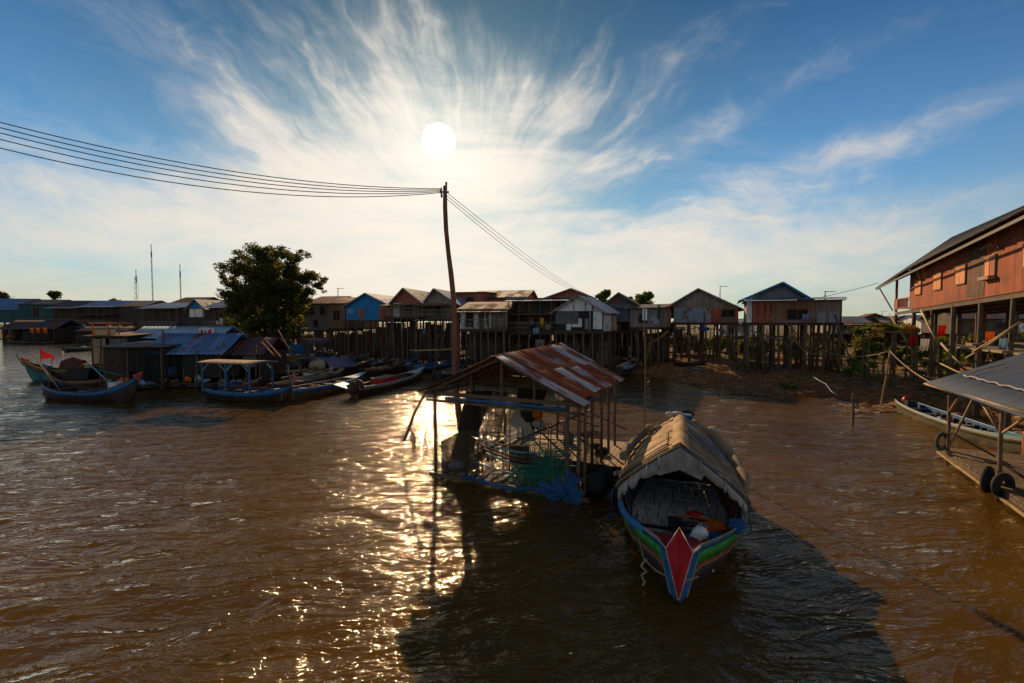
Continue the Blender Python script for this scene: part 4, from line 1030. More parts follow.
        yr = d*.5; s_ = (zr-ze)/(yr)
        b = MB(); slab(b, (-h-over, -over, ze-s_*over+.06), (h+over, -over, ze-s_*over+.06), (h+over, yr, zr+.06), (-h-over, yr, zr+.06)); b.build('roof_slope', roofm, t)
        b = MB(); slab(b, (h+over, d+over, ze-s_*over+.06), (-h-over, d+over, ze-s_*over+.06), (-h-over, yr, zr+.062), (h+over, yr, zr+.062)); b.build('roof_slope', roofm, t)
        for s in (-1, 1):
            b = MB()
            for q in (0, .03): b.tri((s*(h-q), 0, ze), (s*(h-q), d, ze), (s*(h-q), yr, zr))
            b.build('gable', gable, t)
    else:                                                         # shed, high at the back
        s_ = (zr-ze)/d
        b = MB(); slab(b, (-h-over, -over-ver*.0, ze-s_*over+.06), (h+over, -over, ze-s_*over+.06), (h+over, d+over, zr+s_*over+.06), (-h-over, d+over, zr+s_*over+.06)); b.build('roof_slope', roofm, t)
        for s in (-1, 1):
            b = MB()
            for q in (0, .03): b.tri((s*(h-q), 0, ze), (s*(h-q), d, ze), (s*(h-q), d, zr))
            b.build('gable', gable, t)
    if ver:
        vm = verroof or roofm; zl = min(ze, zer)-.10
        b = MB(); slab(b, (-h-.25, -ver-.3, zl-.18), (h+.25, -ver-.3, zl-.18), (h+.25, -.03, zl+.04), (-h-.25, -.03, zl+.04), .04); b.build('veranda_roof', vm, t)
        for i in range(nx):
            x = lerp(-h+.06, h-.06, i/(nx-1)); b = MB(); b.bar((x, -ver+.06, zf), (x, -ver+.06, zl-.18), .08); b.build('veranda_post', wood_pole, t)
        if rail:
            b = MB(); b.bar((-h, -ver+.06, zf+.85), (h, -ver+.06, zf+.85), .05, .06); b.bar((-h, -ver+.06, zf+.45), (h, -ver+.06, zf+.45), .04, .05)
            for k in range(int(w/.28)): b.bar((-h+.28*k+.1, -ver+.06, zf), (-h+.28*k+.1, -ver+.06, zf+.85), .03)
            b.build('railing', wood_grey, t)
        if mid:
            zm = lerp(zf, ze, .52); b = MB(); b.box((0, -ver/2, zm), (w, ver, .08)); b.bar((-h, -ver+.04, zm+.02), (h, -ver+.04, zm+.02), .06, .16); b.build('upper_floor', wood_dark, t)
    k = 0
    for f in facade:
        k += 1
        kind, a, c_, q0, q1 = f[:5]; m = f[5] if len(f) > 5 else None
        xa, xb = -h+w*a, -h+w*c_; za, zb = lerp(zf, min(ze, zer), q0), lerp(zf, min(ze, zer), q1)
        if kind == 'window': window(t, xa, xb, za, zb, -th/2-.022-.004*k, m)
        else:
            b = MB(); b.box(((xa+xb)/2, -th/2-.012-.004*k, (za+zb)/2), (xb-xa, .02, zb-za)); o = b.build(kind, m or wood_brown, t)
            if kind == 'door':
                b = MB(); b.box((xb-.12, -th/2-.035-.004*k, (za+zb)/2), (.03, .03, .14)); b.build('handle', mast_m, o)
    pm_ = (metal_rust, metal_ltblue, wood_red, wall_pale, wood_grey, metal_wall, wood_brown, fibre, metal_dark)
    for q in range(0 if Y > 70 or name != 'stilt_house' else int(w/1.6)):
        xa = -h+rr.uniform(.02, .8)*w; xb = min(h-.03, xa+rr.uniform(.4, 1.3)); z0 = lerp(zf, min(ze, zer), rr.uniform(.0, .5)); z1 = min(min(ze, zer)-.05, z0+rr.uniform(.4, 1.1))
        if any(f[0] in ('window', 'door', 'curtain') and not (xb < -h+w*f[1] or xa > -h+w*f[2]) for f in facade): continue
        b = MB(); b.off = rr.uniform(0, 9); b.box(((xa+xb)/2, -th/2-.006-.0017*q, (z0+z1)/2), (xb-xa, .010, z1-z0), Matrix.Rotation(rr.uniform(-.02, .02), 3, 'Y')); b.build('patch', rr.choice(pm_), t)
    if Y < 70 and not facade:
        window(t, -h+.3*w, -h+.45*w, lerp(zf, min(ze, zer), .3), lerp(zf, min(ze, zer), .75), -th/2-.04)
    if ladder is not None:
        x = -h+w*ladder; b = MB(); yb = -ver-.15
        for s in (-.22, .22): b.tube([(x+s, yb-.9, .0), (x+s, yb, zf+.1)], .035, 6)
        for q in range(1, 10):
            f = q/10; b.bar((x-.22, yb-.9*(1-f), zf*f), (x+.22, yb-.9*(1-f), zf*f), .035)
        b.build('ladder', bamboo_dark, t)
    return t, dict(h=h, w=w, zf=zf, ze=ze, zr=zr, g=g)
# --- far left bank
GL = None
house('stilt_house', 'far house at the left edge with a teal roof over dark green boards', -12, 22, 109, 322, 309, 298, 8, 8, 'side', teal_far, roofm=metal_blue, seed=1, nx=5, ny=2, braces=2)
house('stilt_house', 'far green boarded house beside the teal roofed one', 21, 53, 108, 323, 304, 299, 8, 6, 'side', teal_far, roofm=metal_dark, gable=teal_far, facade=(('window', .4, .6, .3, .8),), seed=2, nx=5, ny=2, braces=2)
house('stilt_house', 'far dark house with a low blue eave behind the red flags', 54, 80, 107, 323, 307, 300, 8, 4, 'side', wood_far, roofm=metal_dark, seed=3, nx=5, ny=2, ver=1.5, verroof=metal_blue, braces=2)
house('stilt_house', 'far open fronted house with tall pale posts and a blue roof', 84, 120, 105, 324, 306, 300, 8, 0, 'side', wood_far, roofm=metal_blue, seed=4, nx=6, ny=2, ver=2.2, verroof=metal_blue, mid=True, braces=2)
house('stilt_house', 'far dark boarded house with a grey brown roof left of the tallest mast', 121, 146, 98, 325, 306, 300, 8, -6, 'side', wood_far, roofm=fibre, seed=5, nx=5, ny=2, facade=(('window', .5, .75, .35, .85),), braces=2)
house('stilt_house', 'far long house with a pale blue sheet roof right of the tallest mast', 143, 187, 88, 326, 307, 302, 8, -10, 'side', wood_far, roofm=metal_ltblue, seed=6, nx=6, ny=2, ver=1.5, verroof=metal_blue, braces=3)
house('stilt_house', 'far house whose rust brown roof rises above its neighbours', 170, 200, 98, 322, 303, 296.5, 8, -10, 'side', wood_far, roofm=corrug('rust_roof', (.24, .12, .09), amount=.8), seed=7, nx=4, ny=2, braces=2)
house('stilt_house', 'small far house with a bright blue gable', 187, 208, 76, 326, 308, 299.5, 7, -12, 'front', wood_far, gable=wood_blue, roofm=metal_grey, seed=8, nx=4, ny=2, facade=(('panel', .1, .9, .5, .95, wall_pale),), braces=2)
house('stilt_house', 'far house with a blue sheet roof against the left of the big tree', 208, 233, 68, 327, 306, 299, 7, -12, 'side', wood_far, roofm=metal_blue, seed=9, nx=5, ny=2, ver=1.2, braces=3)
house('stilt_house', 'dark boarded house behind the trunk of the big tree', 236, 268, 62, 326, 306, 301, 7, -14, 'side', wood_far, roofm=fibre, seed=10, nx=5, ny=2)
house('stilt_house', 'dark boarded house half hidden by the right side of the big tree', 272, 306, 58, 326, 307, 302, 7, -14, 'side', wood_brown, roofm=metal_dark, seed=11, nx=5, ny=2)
# --- centre row
rustroof = corrug('brick_rust_roof', (.26, .10, .07), amount=.6)
warmroof = corrug('sand_metal_roof', (.26, .20, .14), amount=.4, metal=0, rough=.8)
house('stilt_house', 'tall grey rendered house with a rust brown roof right of the big tree', 306, 331, 52, 330, 303, 295, 7, -12, 'side', plain('grey_render', (.26, .24, .21), .85, .3, 2, .2), roofm=rustroof, seed=12, nx=4, ny=3, facade=(('window', .15, .35, .55, .85), ('window', .6, .8, .55, .85), ('window', .3, .5, .1, .38)), er=None)
house('stilt_house', 'narrow dark brown house left of the bright blue house', 328, 346, 49, 328, 303, 296, 7, -12, 'side', wood_brown, roofm=rustroof, seed=13, nx=4, ny=3, facade=(('window', .3, .7, .3, .7),))
H_blue, _ = house('stilt_house', 'bright blue boarded house with blue gable and red brown end wall', 344.5, 393, 46, 320, 306, 293.5, 6, -12, 'front', wood_blue, side=wood_red, gable=wood_blue, roofm=metal_ltblue, rfrac=.46, seed=14, nx=6, ny=3, facade=(('window', .28, .40, .15, .8, wood_red), ('panel', .74, 1.0, 0.0, 1.0, wood_red)), floorx=.5, over=.35, ladder=.9)
house('stilt_house', 'dark wooden house with a red brown gable and sand coloured veranda roof', 391, 424, 45, 317, 303, 288.5, 6, -12, 'front', wood_grey, gable=wood_red, roofm=metal_grey, rfrac=.42, seed=15, nx=5, ny=3, ver=1.6, verroof=warmroof, facade=(('panel', .05, .3, .0, 1, wall_pale), ('window', .45, .65, .2, .8)), ladder=.2)
house('stilt_house', 'dark wooden house with a brown gable and shiny blue grey roof', 424, 457, 45, 319, 303, 289, 6, -12, 'front', wood_brown, gable=wood_grey, roofm=metal_ltblue, rfrac=.34, seed=16, nx=5, ny=3, ver=1.4, verroof=warmroof, facade=(('window', .3, .5, .2, .8), ('panel', .6, .95, 0, 1, wood_grey)), ladder=.7)
house('stilt_house', 'red brown flat roofed house right behind the leaning pole', 456, 482, 49, 322, 292.5, 290, 6, -12, 'shed', wood_red, roofm=metal_dark, seed=17, nx=4, ny=3, facade=(('window', .4, .7, .6, .85),))
house('stilt_house', 'wide house with a long brown roof seen above its neighbours', 472, 524, 51, 322, 297, 288.5, 8, -12, 'side', wood_red, roofm=fibre, seed=18, nx=5, ny=3)
house('stilt_house', 'grey house with a sand coloured hipped roof and pale curtains', 460, 507, 41, 329, 309, 301, 6, -14, 'side', wall_pale, side=wood_dark, roofm=warmroof, seed=19, nx=7, ny=3, over=.3, facade=(('window', .12, .28, .1, .85), ('door', .40, .52, .0, .85, wood_dark), ('curtain', .55, .62, .2, .95, curtain), ('panel', .66, 1, .0, 1, wood_grey)), ver=.8, verroof=warmroof, ladder=.33)
house('stilt_house', 'two storey house with open verandas and a flat sheet roof', 512, 574, 42, 332, 298.5, 296, 5, -14, 'shed', wood_dark, roofm=metal_ltblue, seed=20, nx=7, ny=3, ver=1.6, verroof=metal_ltblue, mid=True, facade=(('curtain', .12, .20, .60, .92, curtain), ('curtain', .42, .50, .58, .92, cloth('teal_curtain', (.05, .10, .14))), ('window', .7, .85, .6, .9), ('window', .3, .42, .08, .4), ('curtain', .8, .92, .05, .42, curtain)), braces=6)
house('stilt_house', 'dark red gabled house rising behind the pale gabled house', 548, 590, 49, 322, 297, 289, 6, -14, 'front', wood_red, gable=wood_red, roofm=metal_dark, rfrac=.55, seed=21, nx=4, ny=2)
house('stilt_house', 'pale gabled house with a triangular loft opening and grey cloth walls', 556, 601, 37.5, 331, 311, 296, 4.2, -27, 'front', win_dark, side=wall_pale, gable=wall_pale, roofm=metal_ltblue, seed=22, nx=6, ny=3, over=.4, ver=0.0, facade=(('cloth_panel', .02, .50, .35, .98, cloth_grey), ('window', .64, .70, .1, .6, paint_sky), ('post', .72, .75, 0, 1, wood_grey), ('cloth_panel', .80, .98, .1, .98, wall_pale)), braces=6, ladder=None)
house('stilt_house', 'grey blue gabled house with a white eave line between two trees', 604, 637, 43, 331, 305, 293, 6, -20, 'front', metal_wall, gable=metal_dark, roofm=metal_dark, rfrac=.45, seed=23, nx=5, ny=3, facade=(('panel', .02, .75, .45, .98, metal_ltblue), ('window', .1, .9, .02, .36), ('panel', .78, 1, .0, 1, wood_brown)), verroof=metal_grey, ver=.8, rail=False)
house('stilt_house', 'dark plank house with a low shed roof at the right end of the row', 632, 657, 39, 327, 308, 303, 5, -30, 'shed', wood_grey, roofm=metal_dark, seed=24, nx=5, ny=3, facade=(('window', .3, .6, .2, .7),))
house('stilt_house', 'low pale house far back between the row and the grey and red house', 662, 684, 62, 338, 327, 323, 5, -15, 'shed', wall_pale, roofm=metal_dark, seed=25, nx=4, ny=2, facade=(('window', .1, .45, .2, .8), ('window', .6, .85, .2, .8)))
# --- two tall houses standing alone
H1, h1 = house('stilt_house', 'tall stilt house with a grey sheet wall and red brown boards under one gable', 677, 733, 41, 322.5, 303, 289, 7, -20, 'front', metal_wall, side=wood_red, gable=wood_grey, roofm=metal_dark, rfrac=.38, er=308, over=.55, seed=26, nx=5, ny=4,
      facade=(('panel', .0, .58, .0, 1.0, metal_wall), ('panel', .58, 1.0, .0, 1.0, wood_red), ('window', .74, .95, .38, .88), ('panel', .74, .95, .0, .36, wood_grey)), ladder=.30, braces=6, sth=.10, screen=0)
H2, h2 = house('stilt_house', 'large stilt house with porch roof, red brown boards and a high grey gable', 755, 829, 33, 322.5, 301, 301, 5, -25, 'shed', wood_brown, side=plain('peeling_board', (.40, .22, .10), .8, .4, 2, .3), roofm=metal_ltblue, over=.2, seed=27, nx=7, ny=4,
      facade=(('corner_sheet', .0, .06, .0, 1, wall_pale), ('panel', .07, .12, 0, 1, wood_red), ('shutter', .14, .20, .02, 1, wood_red), ('shutter', .22, .26, .02, 1, wood_red), ('panel', .28, .42, 0, 1, wood_brown), ('window', .44, .66, .12, .62), ('awning', .42, .68, .66, .72, wood_red), ('shelf', .40, .70, .0, .08, wood_grey), ('panel', .74, .98, .0, .95, wood_grey), ('panel', .76, .84, .0, .45, metal_wall), ('panel', .87, .97, .0, .45, metal_wall)), braces=9, sth=.10, screen=0)
# upper gable of the large house
hh = h2['h']; zr_ = P(780, 282, 33).z-h2['g']; ze_ = h2['ze']+.12; xa, xb, xm_ = -hh-.45, hh*.42, -hh*.20
b = MB()
for q in (.85, .89): b.tri((xa+.4, q, ze_), (xb-.4, q, ze_), (xm_, q, zr_-.1))
b.build('gable', plain('grey_gable', (.20, .21, .22), .8, .3, 2, .2), H2)
b = MB(); slab(b, (xa-.1, 5.4, ze_-.05), (xa-.1, .4, ze_-.05), (xm_, .4, zr_+.05), (xm_, 5.4, zr_+.05)); b.build('roof_slope', metal_dark, H2)
b = MB(); slab(b, (xb+.1, .4, ze_-.05), (xb+.1, 5.4, ze_-.05), (xm_, 5.4, zr_+.052), (xm_, .4, zr_+.052)); b.build('roof_slope', metal_dark, H2)
b = MB(); b.bar((xa-.1, .37, ze_-.08), (xm_, .37, zr_+.02), .03, .14); b.bar((xb+.1, .37, ze_-.08), (xm_, .37, zr_+.02), .03, .14); b.build('barge_boards', wood_blue, H2)
b = MB(); b.corr((-hh-.35, -.75, h2['ze']+.10), (1, 0, 0), (0, 1, .10), h2['w']+.5, 1.6, .03, .22); b.build('porch_roof', metal_ltblue, H2, solid=.02)
for s in (.15, .55, .9):
    b = MB(); b.bar((-hh+.1+s*1.2, .0, h2['zf']*.95), (-hh-.6+s*.3, -1.0, h2['zf']*.5), .09); 
b = MB(); b.tube([(-hh+.3, -.2, h2['zf']-.6), (-hh+2.4, -.4, h2['zf']*.62), (hh*.1, -.3, h2['zf']*.35)], .05, 7); b.build('pipe', mast_m, H2)
b = MB(); b.bar((hh*.85, -.1, h2['zf']+.6), (hh+1.0, -.3, -.6), .14, .10); b.build('prop', wood_stilt, H2)
b = MB(); b.bar((hh*.62, -.1, h2['zf']), (hh+.5, -.3, -.6), .12, .10); b.build('prop', wood_stilt, H2)
for Hx, hx, nn_, d_ in ((H1, h1, 26, 7), (H2, h2, 44, 5)):
    for k in range(nn_):
        x = U(-hx['h'], hx['h']); y = U(0, d_); b = MB(); b.tube([(x, y, -.3), (x+U(-.9, .9)*(k % 3 == 0)+U(-.1, .1), y+U(-.2, .2), hx['zf']*U(.45, .98))], U(.02, .045), 6); b.build('thin_prop', wood_dark if k % 2 else wood_stilt, Hx)
    for k in range(5):
        b = MB(); z = hx['zf']*U(.35, .9); x = U(-hx['h'], 0); b.bar((x, U(0, d_), z), (x+U(1.5, 3), U(0, d_), z+U(-.3, .3)), .07); b.build('cross_rail', wood_dark, Hx)
# --- houses far behind on the right
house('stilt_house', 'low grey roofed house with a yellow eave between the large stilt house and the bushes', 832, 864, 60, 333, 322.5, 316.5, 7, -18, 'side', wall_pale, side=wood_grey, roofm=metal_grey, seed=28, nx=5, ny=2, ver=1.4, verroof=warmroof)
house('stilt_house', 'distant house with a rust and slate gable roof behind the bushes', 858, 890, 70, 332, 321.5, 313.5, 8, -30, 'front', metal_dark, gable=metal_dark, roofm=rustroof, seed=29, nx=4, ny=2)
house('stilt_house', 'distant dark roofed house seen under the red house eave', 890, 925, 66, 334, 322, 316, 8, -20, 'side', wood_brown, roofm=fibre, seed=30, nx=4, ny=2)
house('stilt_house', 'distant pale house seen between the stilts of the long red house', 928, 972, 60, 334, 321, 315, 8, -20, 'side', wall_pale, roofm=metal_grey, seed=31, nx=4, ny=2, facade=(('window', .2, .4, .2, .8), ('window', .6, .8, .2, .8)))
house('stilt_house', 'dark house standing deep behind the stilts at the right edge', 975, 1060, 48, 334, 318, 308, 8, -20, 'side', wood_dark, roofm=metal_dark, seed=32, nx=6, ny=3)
for x_, a_, b_2, y_ in ((60, 70, 320, 120), (262, 306, 325, 75), (390, 470, 322, 66), (470, 560, 322, 70), (690, 760, 326, 75)): pass
house('stilt_house', 'dim grey house glimpsed in the gap left of the large stilt house', 722, 752, 58, 336, 324, 320, 6, -18, 'side', wall_pale, roofm=metal_ltblue, seed=33, nx=4, ny=2, facade=(('window', .2, .4, .2, .8),))
# ---------------------------------------------------------------- long red house on the right
A = Vector((24.4, 28.0, 0)); B_ = Vector((17.9, 15.9, 0)); dv = (B_-A); L0 = dv.length; e = dv/L0; nn = Vector((-e.y, e.x, 0))
if nn.x < 0: nn = -nn
big = thing('long_stilt_house', 'long rust red boarded house on tall stilts with amber shutters and a grey roof', 'stilt house', (A.x, A.y, 0), math.atan2(e.y, e.x))
LL = 24.0; inw = 1.0 if (Matrix.Rotation(math.atan2(e.y, e.x), 3, 'Z') @ Vector((0, 1, 0))).dot(nn) > 0 else -1.0
def zfl(s): return 5.06+.34*s/L0
def q3(s, o, z): return (s, inw*o, z)
WD = 6.0; OE = .9
def ez(s): return float(np.interp(s, [-4.2, 1.5, 14, 24], [6.70, 7.22, 7.82, 8.1]))     # eave
RZ = 9.9
def roofz(s, o):
    o = o if o < WD/2 else WD-o
    return ez(s)+(RZ-ez(s))*(o+OE)/(WD/2+OE)
def wt(s): return roofz(s, 0)-.08
b = MB()
for s0 in range(0, 24, 2):
    b.off = s0; b.quad(q3(s0, 0, zfl(s0)), q3(s0+2, 0, zfl(s0+2)), q3(s0+2, 0, wt(s0+2)), q3(s0, 0, wt(s0)))
b.build('wall', wood_redhouse, big, solid=.04)
b = MB(); b.quad(q3(0, 0, zfl(0)), q3(0, WD, zfl(0)), q3(0, WD, wt(0)), q3(0, 0, wt(0))); b.build('wall', wood_redhouse, big, solid=.04)
b = MB(); b.quad(q3(0, WD, zfl(0)), q3(LL, WD, zfl(LL)), q3(LL, WD, wt(LL)), q3(0, WD, wt(0))); b.build('wall', wood_redhouse, big, solid=.04)
b = MB(); b.tri(q3(-.01, 0, wt(0)), q3(-.01, WD, wt(0)), q3(-.01, WD/2, RZ-.1)); b.build('gable', wood_redhouse, big)
S0 = -4.2; oe = OE; PS = -3.3
for side in (0, 1):
    b = MB(); wd_ = WD/2+oe; s = S0; k = 0
    while s < LL:
        o0 = -oe if side == 0 else WD+oe
        a0 = Vector(q3(s, WD/2, roofz(s, WD/2))); a1 = Vector(q3(s+1, WD/2, roofz(s+1, WD/2))); e0 = Vector(q3(s, o0, roofz(s, o0)))
        b.off = k*1.1; b.corr(a0, a1-a0, e0-a0, 1.06, (e0-a0).length, .022, .18, seg=4, nv=2); s += 1.0; k += 1
    b.build('roof_slope', corrug('slate_sheet', (.045, .055, .07), amount=.15, metal=0, rough=.8, bump=0, sheet=1.0) if side == 0 else metal_dark, big, solid=.006)
b = MB(); b.bar(q3(S0, -oe+.02, roofz(S0, -oe)-.08), q3(LL, -oe+.02, roofz(LL, -oe)-.08), .04, .12); b.build('fascia', hull_dark, big)
for o0 in (-oe, WD+oe):
    b = MB(); b.bar(q3(S0+.02, o0, roofz(S0, o0)-.10), q3(S0+.02, WD/2, roofz(S0, WD/2)-.10), .05, .16); b.build('barge_board', wood_red, big)
b = MB(); slab(b, q3(S0+.05, -oe+.05, roofz(S0, -oe)-.12), q3(-.05, -oe+.05, roofz(0, -oe)-.12), q3(-.05, WD/2, roofz(0, WD/2)-.12), q3(S0+.05, WD/2, roofz(S0, WD/2)-.12), .02); b.build('soffit', wood_dark, big)
b = MB()
for o in (0.05, 1.5, 3.0, 4.5, 6.0): b.bar(q3(PS, o, zfl(PS)-.14), q3(LL, o, zfl(LL)-.14), .10, .14)
b.build('floor_beams', wood_dark, big)
b = MB(); slab(b, q3(PS-.1, 0, zfl(PS)-.03), q3(LL, 0, zfl(LL)-.03), q3(LL, WD, zfl(LL)-.03), q3(PS-.1, WD, zfl(PS)-.03), .06); b.build('floor', wood_dark, big)
# porch at the far end: red lintel, posts and railing
for o in (0.05, 2.0, 4.0, 5.95):
    b = MB(); b.bar(q3(PS, o, zfl(PS)), q3(PS, o, roofz(PS, o)-.1), .12); b.build('porch_post', wood_red, big)
b = MB(); b.bar(q3(PS-.05, .0, wt(PS)-.20), q3(0, .0, wt(0)-.30), .06, .30); b.build('lintel', wood_redhouse, big)
b = MB()
for z in (.15, .75): b.bar(q3(PS, -.02, zfl(0)+z), q3(0, -.02, zfl(0)+z), .05); b.bar(q3(PS, 0, zfl(0)+z), q3(PS, 5.9, zfl(0)+z), .05)
for k in range(16): b.bar(q3(PS+k*.2, -.02, zfl(0)+.1), q3(PS+k*.2, -.02, zfl(0)+.78), .035)
b.build('railing', wood_red, big)
b = MB(); b.box(q3(PS+.45, -.05, zfl(0)+.40), (.8, .03, .66)); b.build('porch_panel', wood_red, big)
b = MB(); b.bar(q3(PS-.1, -.1, zfl(0)+.0), q3(S0+.4, -.8, roofz(S0, -.8)-.1), .06); b.build('eave_prop', wood_pole, big)
# shutters and stains on the river side wall
def spx(px):                                                       # distance along the wall that shows at px
    k = (px-512)/455; return (A.x-k*A.y)/(k*e.y-e.x)
for i, (pa, pb_, za, zb, st) in enumerate(((914.5, 920.5, .55, .25, 0), (933, 940.5, .46, .20, 0), (955, 964.5, .46, .18, 0), (984, 994, .42, .14, 1), (1022, 1030, .40, .1, 0), (1060, 1075, .40, .12, 0))):
    sa, sb = spx(pa), spx(pb_); z0 = zfl(sa)+.80; z1 = zfl(sa)+1.62
    b = MB(); y_ = -inw*.05
    for s_ in (sa, sb): b.box((s_, y_, (z0+z1)/2), (.06, .06, z1-z0+.06))
    for z in (z0, z1): b.box(((sa+sb)/2, y_, z), (sb-sa+.08, .08, .06))
    f = b.build('window', wood_brown, big)
    b = MB(); mdl = (sa+sb)/2
    b.box(((sa+mdl)/2, y_-.01*inw, (z0+z1)/2), (mdl-sa-.04, .03, z1-z0-.05)); b.build('shutter', win_amber, f)
    if st == 0:
        b = MB(); b.box(((sb+mdl)/2, y_-.01*inw, (z0+z1)/2), (sb-mdl-.04, .03, z1-z0-.05)); b.build('shutter', win_amber, f)
    else:
        b = MB(); b.box(((sb+mdl)/2, y_-.002*inw, (z0+z1)/2), (sb-mdl-.04, .03, z1-z0-.05)); b.build('shutter', wood_red, f)
        b = MB(); b.box(((sa+sb)/2, -inw*.16, z0-.06), (sb-sa+.1, .22, .14)); b.build('planter_shelf', deck_tan, f)
b = MB(); sa_, sb_ = spx(966), spx(983); yy_ = -inw*.028; b.box(((sa_+sb_)/2, yy_, zfl(sa_)+1.32), (abs(sb_-sa_), .012, 2.45)); b.build('weathered_boards', planks('weathered_boards', (.045, .022, .012), (.26, .085, .028), .20, grime=.7, wear=.5, wearcol=(.10, .07, .05)), big)
b = MB(); s1_, s2_ = spx(984), 24.0; b.box(((s1_+s2_)/2, -inw*.034, zfl(12)+1.95), (abs(s2_-s1_), .014, .05)); b.build('board_seam', wood_brown, big)
b = MB(); b.tube([q3(spx(999), -.10, zfl(10)+1.78), q3(spx(999), -.12, zfl(10)+1.95)], .05, 8); b.build('lamp', mast_m, big)
b = MB(); b.bar(q3(spx(978), -.05, zfl(8)+2.08), q3(spx(990), -.05, zfl(9)+2.12), .03, .07); b.build('batten', deck_tan, big)
for i, sx in enumerate([PS]+[spx(v) for v in (912, 930, 951, 978, 1010)]+[15.5, 18, 21, 23.5]):
    for j, o in enumerate((.06, 2.1, 4.1, 5.9)):
        wx = A+e*sx+nn*o; g = gz(wx.x, wx.y); b = MB(); r = .10*U(.85, 1.1)
        b.tube([q3(sx+U(-.1, .1), o, g-.5), q3(sx+U(-.05, .05), o+U(-.04, .04), 2.6), q3(sx, o, zfl(sx)-.12)], [r*1.1, r, r*.95], 8); b.build('stilt', wood_stilt, big)
def wpos(px, py, off=0.0):                                        # point on the wall plane pushed out by off
    s_ = spx(px); p = A+e*s_-nn*off; z = P(px, py, p.y).z; return q3(s_, -off, z)
for k, (a, c) in enumerate((((926, 310), (948, 343)), ((948, 343), (976, 366)), ((893, 314), (946, 384)), ((1030, 322), (985, 352)), ((975, 358), (1024, 330)), ((985, 378), (948, 362)))):
    b = MB(); b.tube([wpos(*a, .25), wpos((a[0]+c[0])/2, (a[1]+c[1])/2+1, .3), wpos(*c, .35)], .05 if k < 2 else .035, 8, wob=.12); b.build('brace', bamboo, big)
b = MB(); b.box(q3(spx(1008), -.15, 3.2), (.9, .3, .10)); b.build('bracket_board', deck_tan, big)
b = MB(); b.box(q3(spx(978), -.12, 3.35), (.7, .3, .10)); b.build('bracket_board', deck_tan, big)
# a lower deck full of timber and household goods beneath the red house
ld = thing('storage_platform', 'low storage platform of stacked timber beneath the long red house', 'platform', (A.x, A.y, 0), math.atan2(e.y, e.x))
b = MB(); slab(b, q3(1, 1.0, 3.0), q3(20, 1.0, 3.1), q3(20, 5.5, 3.1), q3(1, 5.5, 3.0), .08); b.build('deck', wood_grey, ld)
for k in range(22):
    b = MB(); s_ = U(1, 17); o = U(.8, 5.2); z = 3.08+U(0, .5); b.bar(q3(s_, o, z), q3(s_+U(1.5, 3.5), o+U(-.4, .4), z+U(-.05, .15)), U(.1, .25), .06); b.build('plank', random.choice((wood_grey, wood_dark, deck_tan)), ld)
for s_ in (1.2, 6, 11, 16):
    b = MB(); b.tube([q3(s_, 1.2, 0), q3(s_, 1.2, 3)], .08, 7); b.build('leg', wood_stilt, ld)
    b = MB(); b.tube([q3(s_, 5.2, 0), q3(s_, 5.2, 3)], .08, 7); b.build('leg', wood_stilt, ld)
for k in range(26):
    s_ = U(0, 18); o = U(-.3, 5.5); wx = A+e*s_+nn*o; g = gz(wx.x, wx.y)
    b = MB(); b.tube([(0, 0, 0), (U(-1.4, 1.4), U(-1, 1), U(.1, .9)), (U(-2.2, 2.2), U(-1, 1), U(.3, 1.8))], U(.03, .06), 6)
    single('bamboo_pole', b, random.choice((bamboo, bamboo_dark, wood_pole)), 'loose bamboo pole lying on the mud beneath the red house', 'pole', (wx.x, wx.y, g), group='loose poles beneath the red house')
for k, (px, py, m, lb) in enumerate(((913, 341, cloth_red, 'small red cloth hanging low between the first stilts of the red house'), (942, 331, cloth_red, 'red cloth hanging behind the second stilt of the red house'), (982, 318, cloth_red, 'bright red cloth hanging just under the red house floor'), (925, 345, cloth_white, 'pale cloth hanging behind the bracing of the red house'), (990, 338, cloth_orange, 'orange cloth heaped on the storage platform'), (1004, 345, cloth_ltblue, 'pale blue cloth beside the right stilts of the red house'))):
    p = P(px, py, 24.5-k*.8); b = drape('c', [(-.22, 0, .3), (.22, 0, .3)], [(-.2, 0, -.3), (.18, 0, -.25)], m, '', '', fold=.05, nf=2)
    o = b.build('hanging_cloth', m); o.location = p; tag(o, lb, 'cloth')
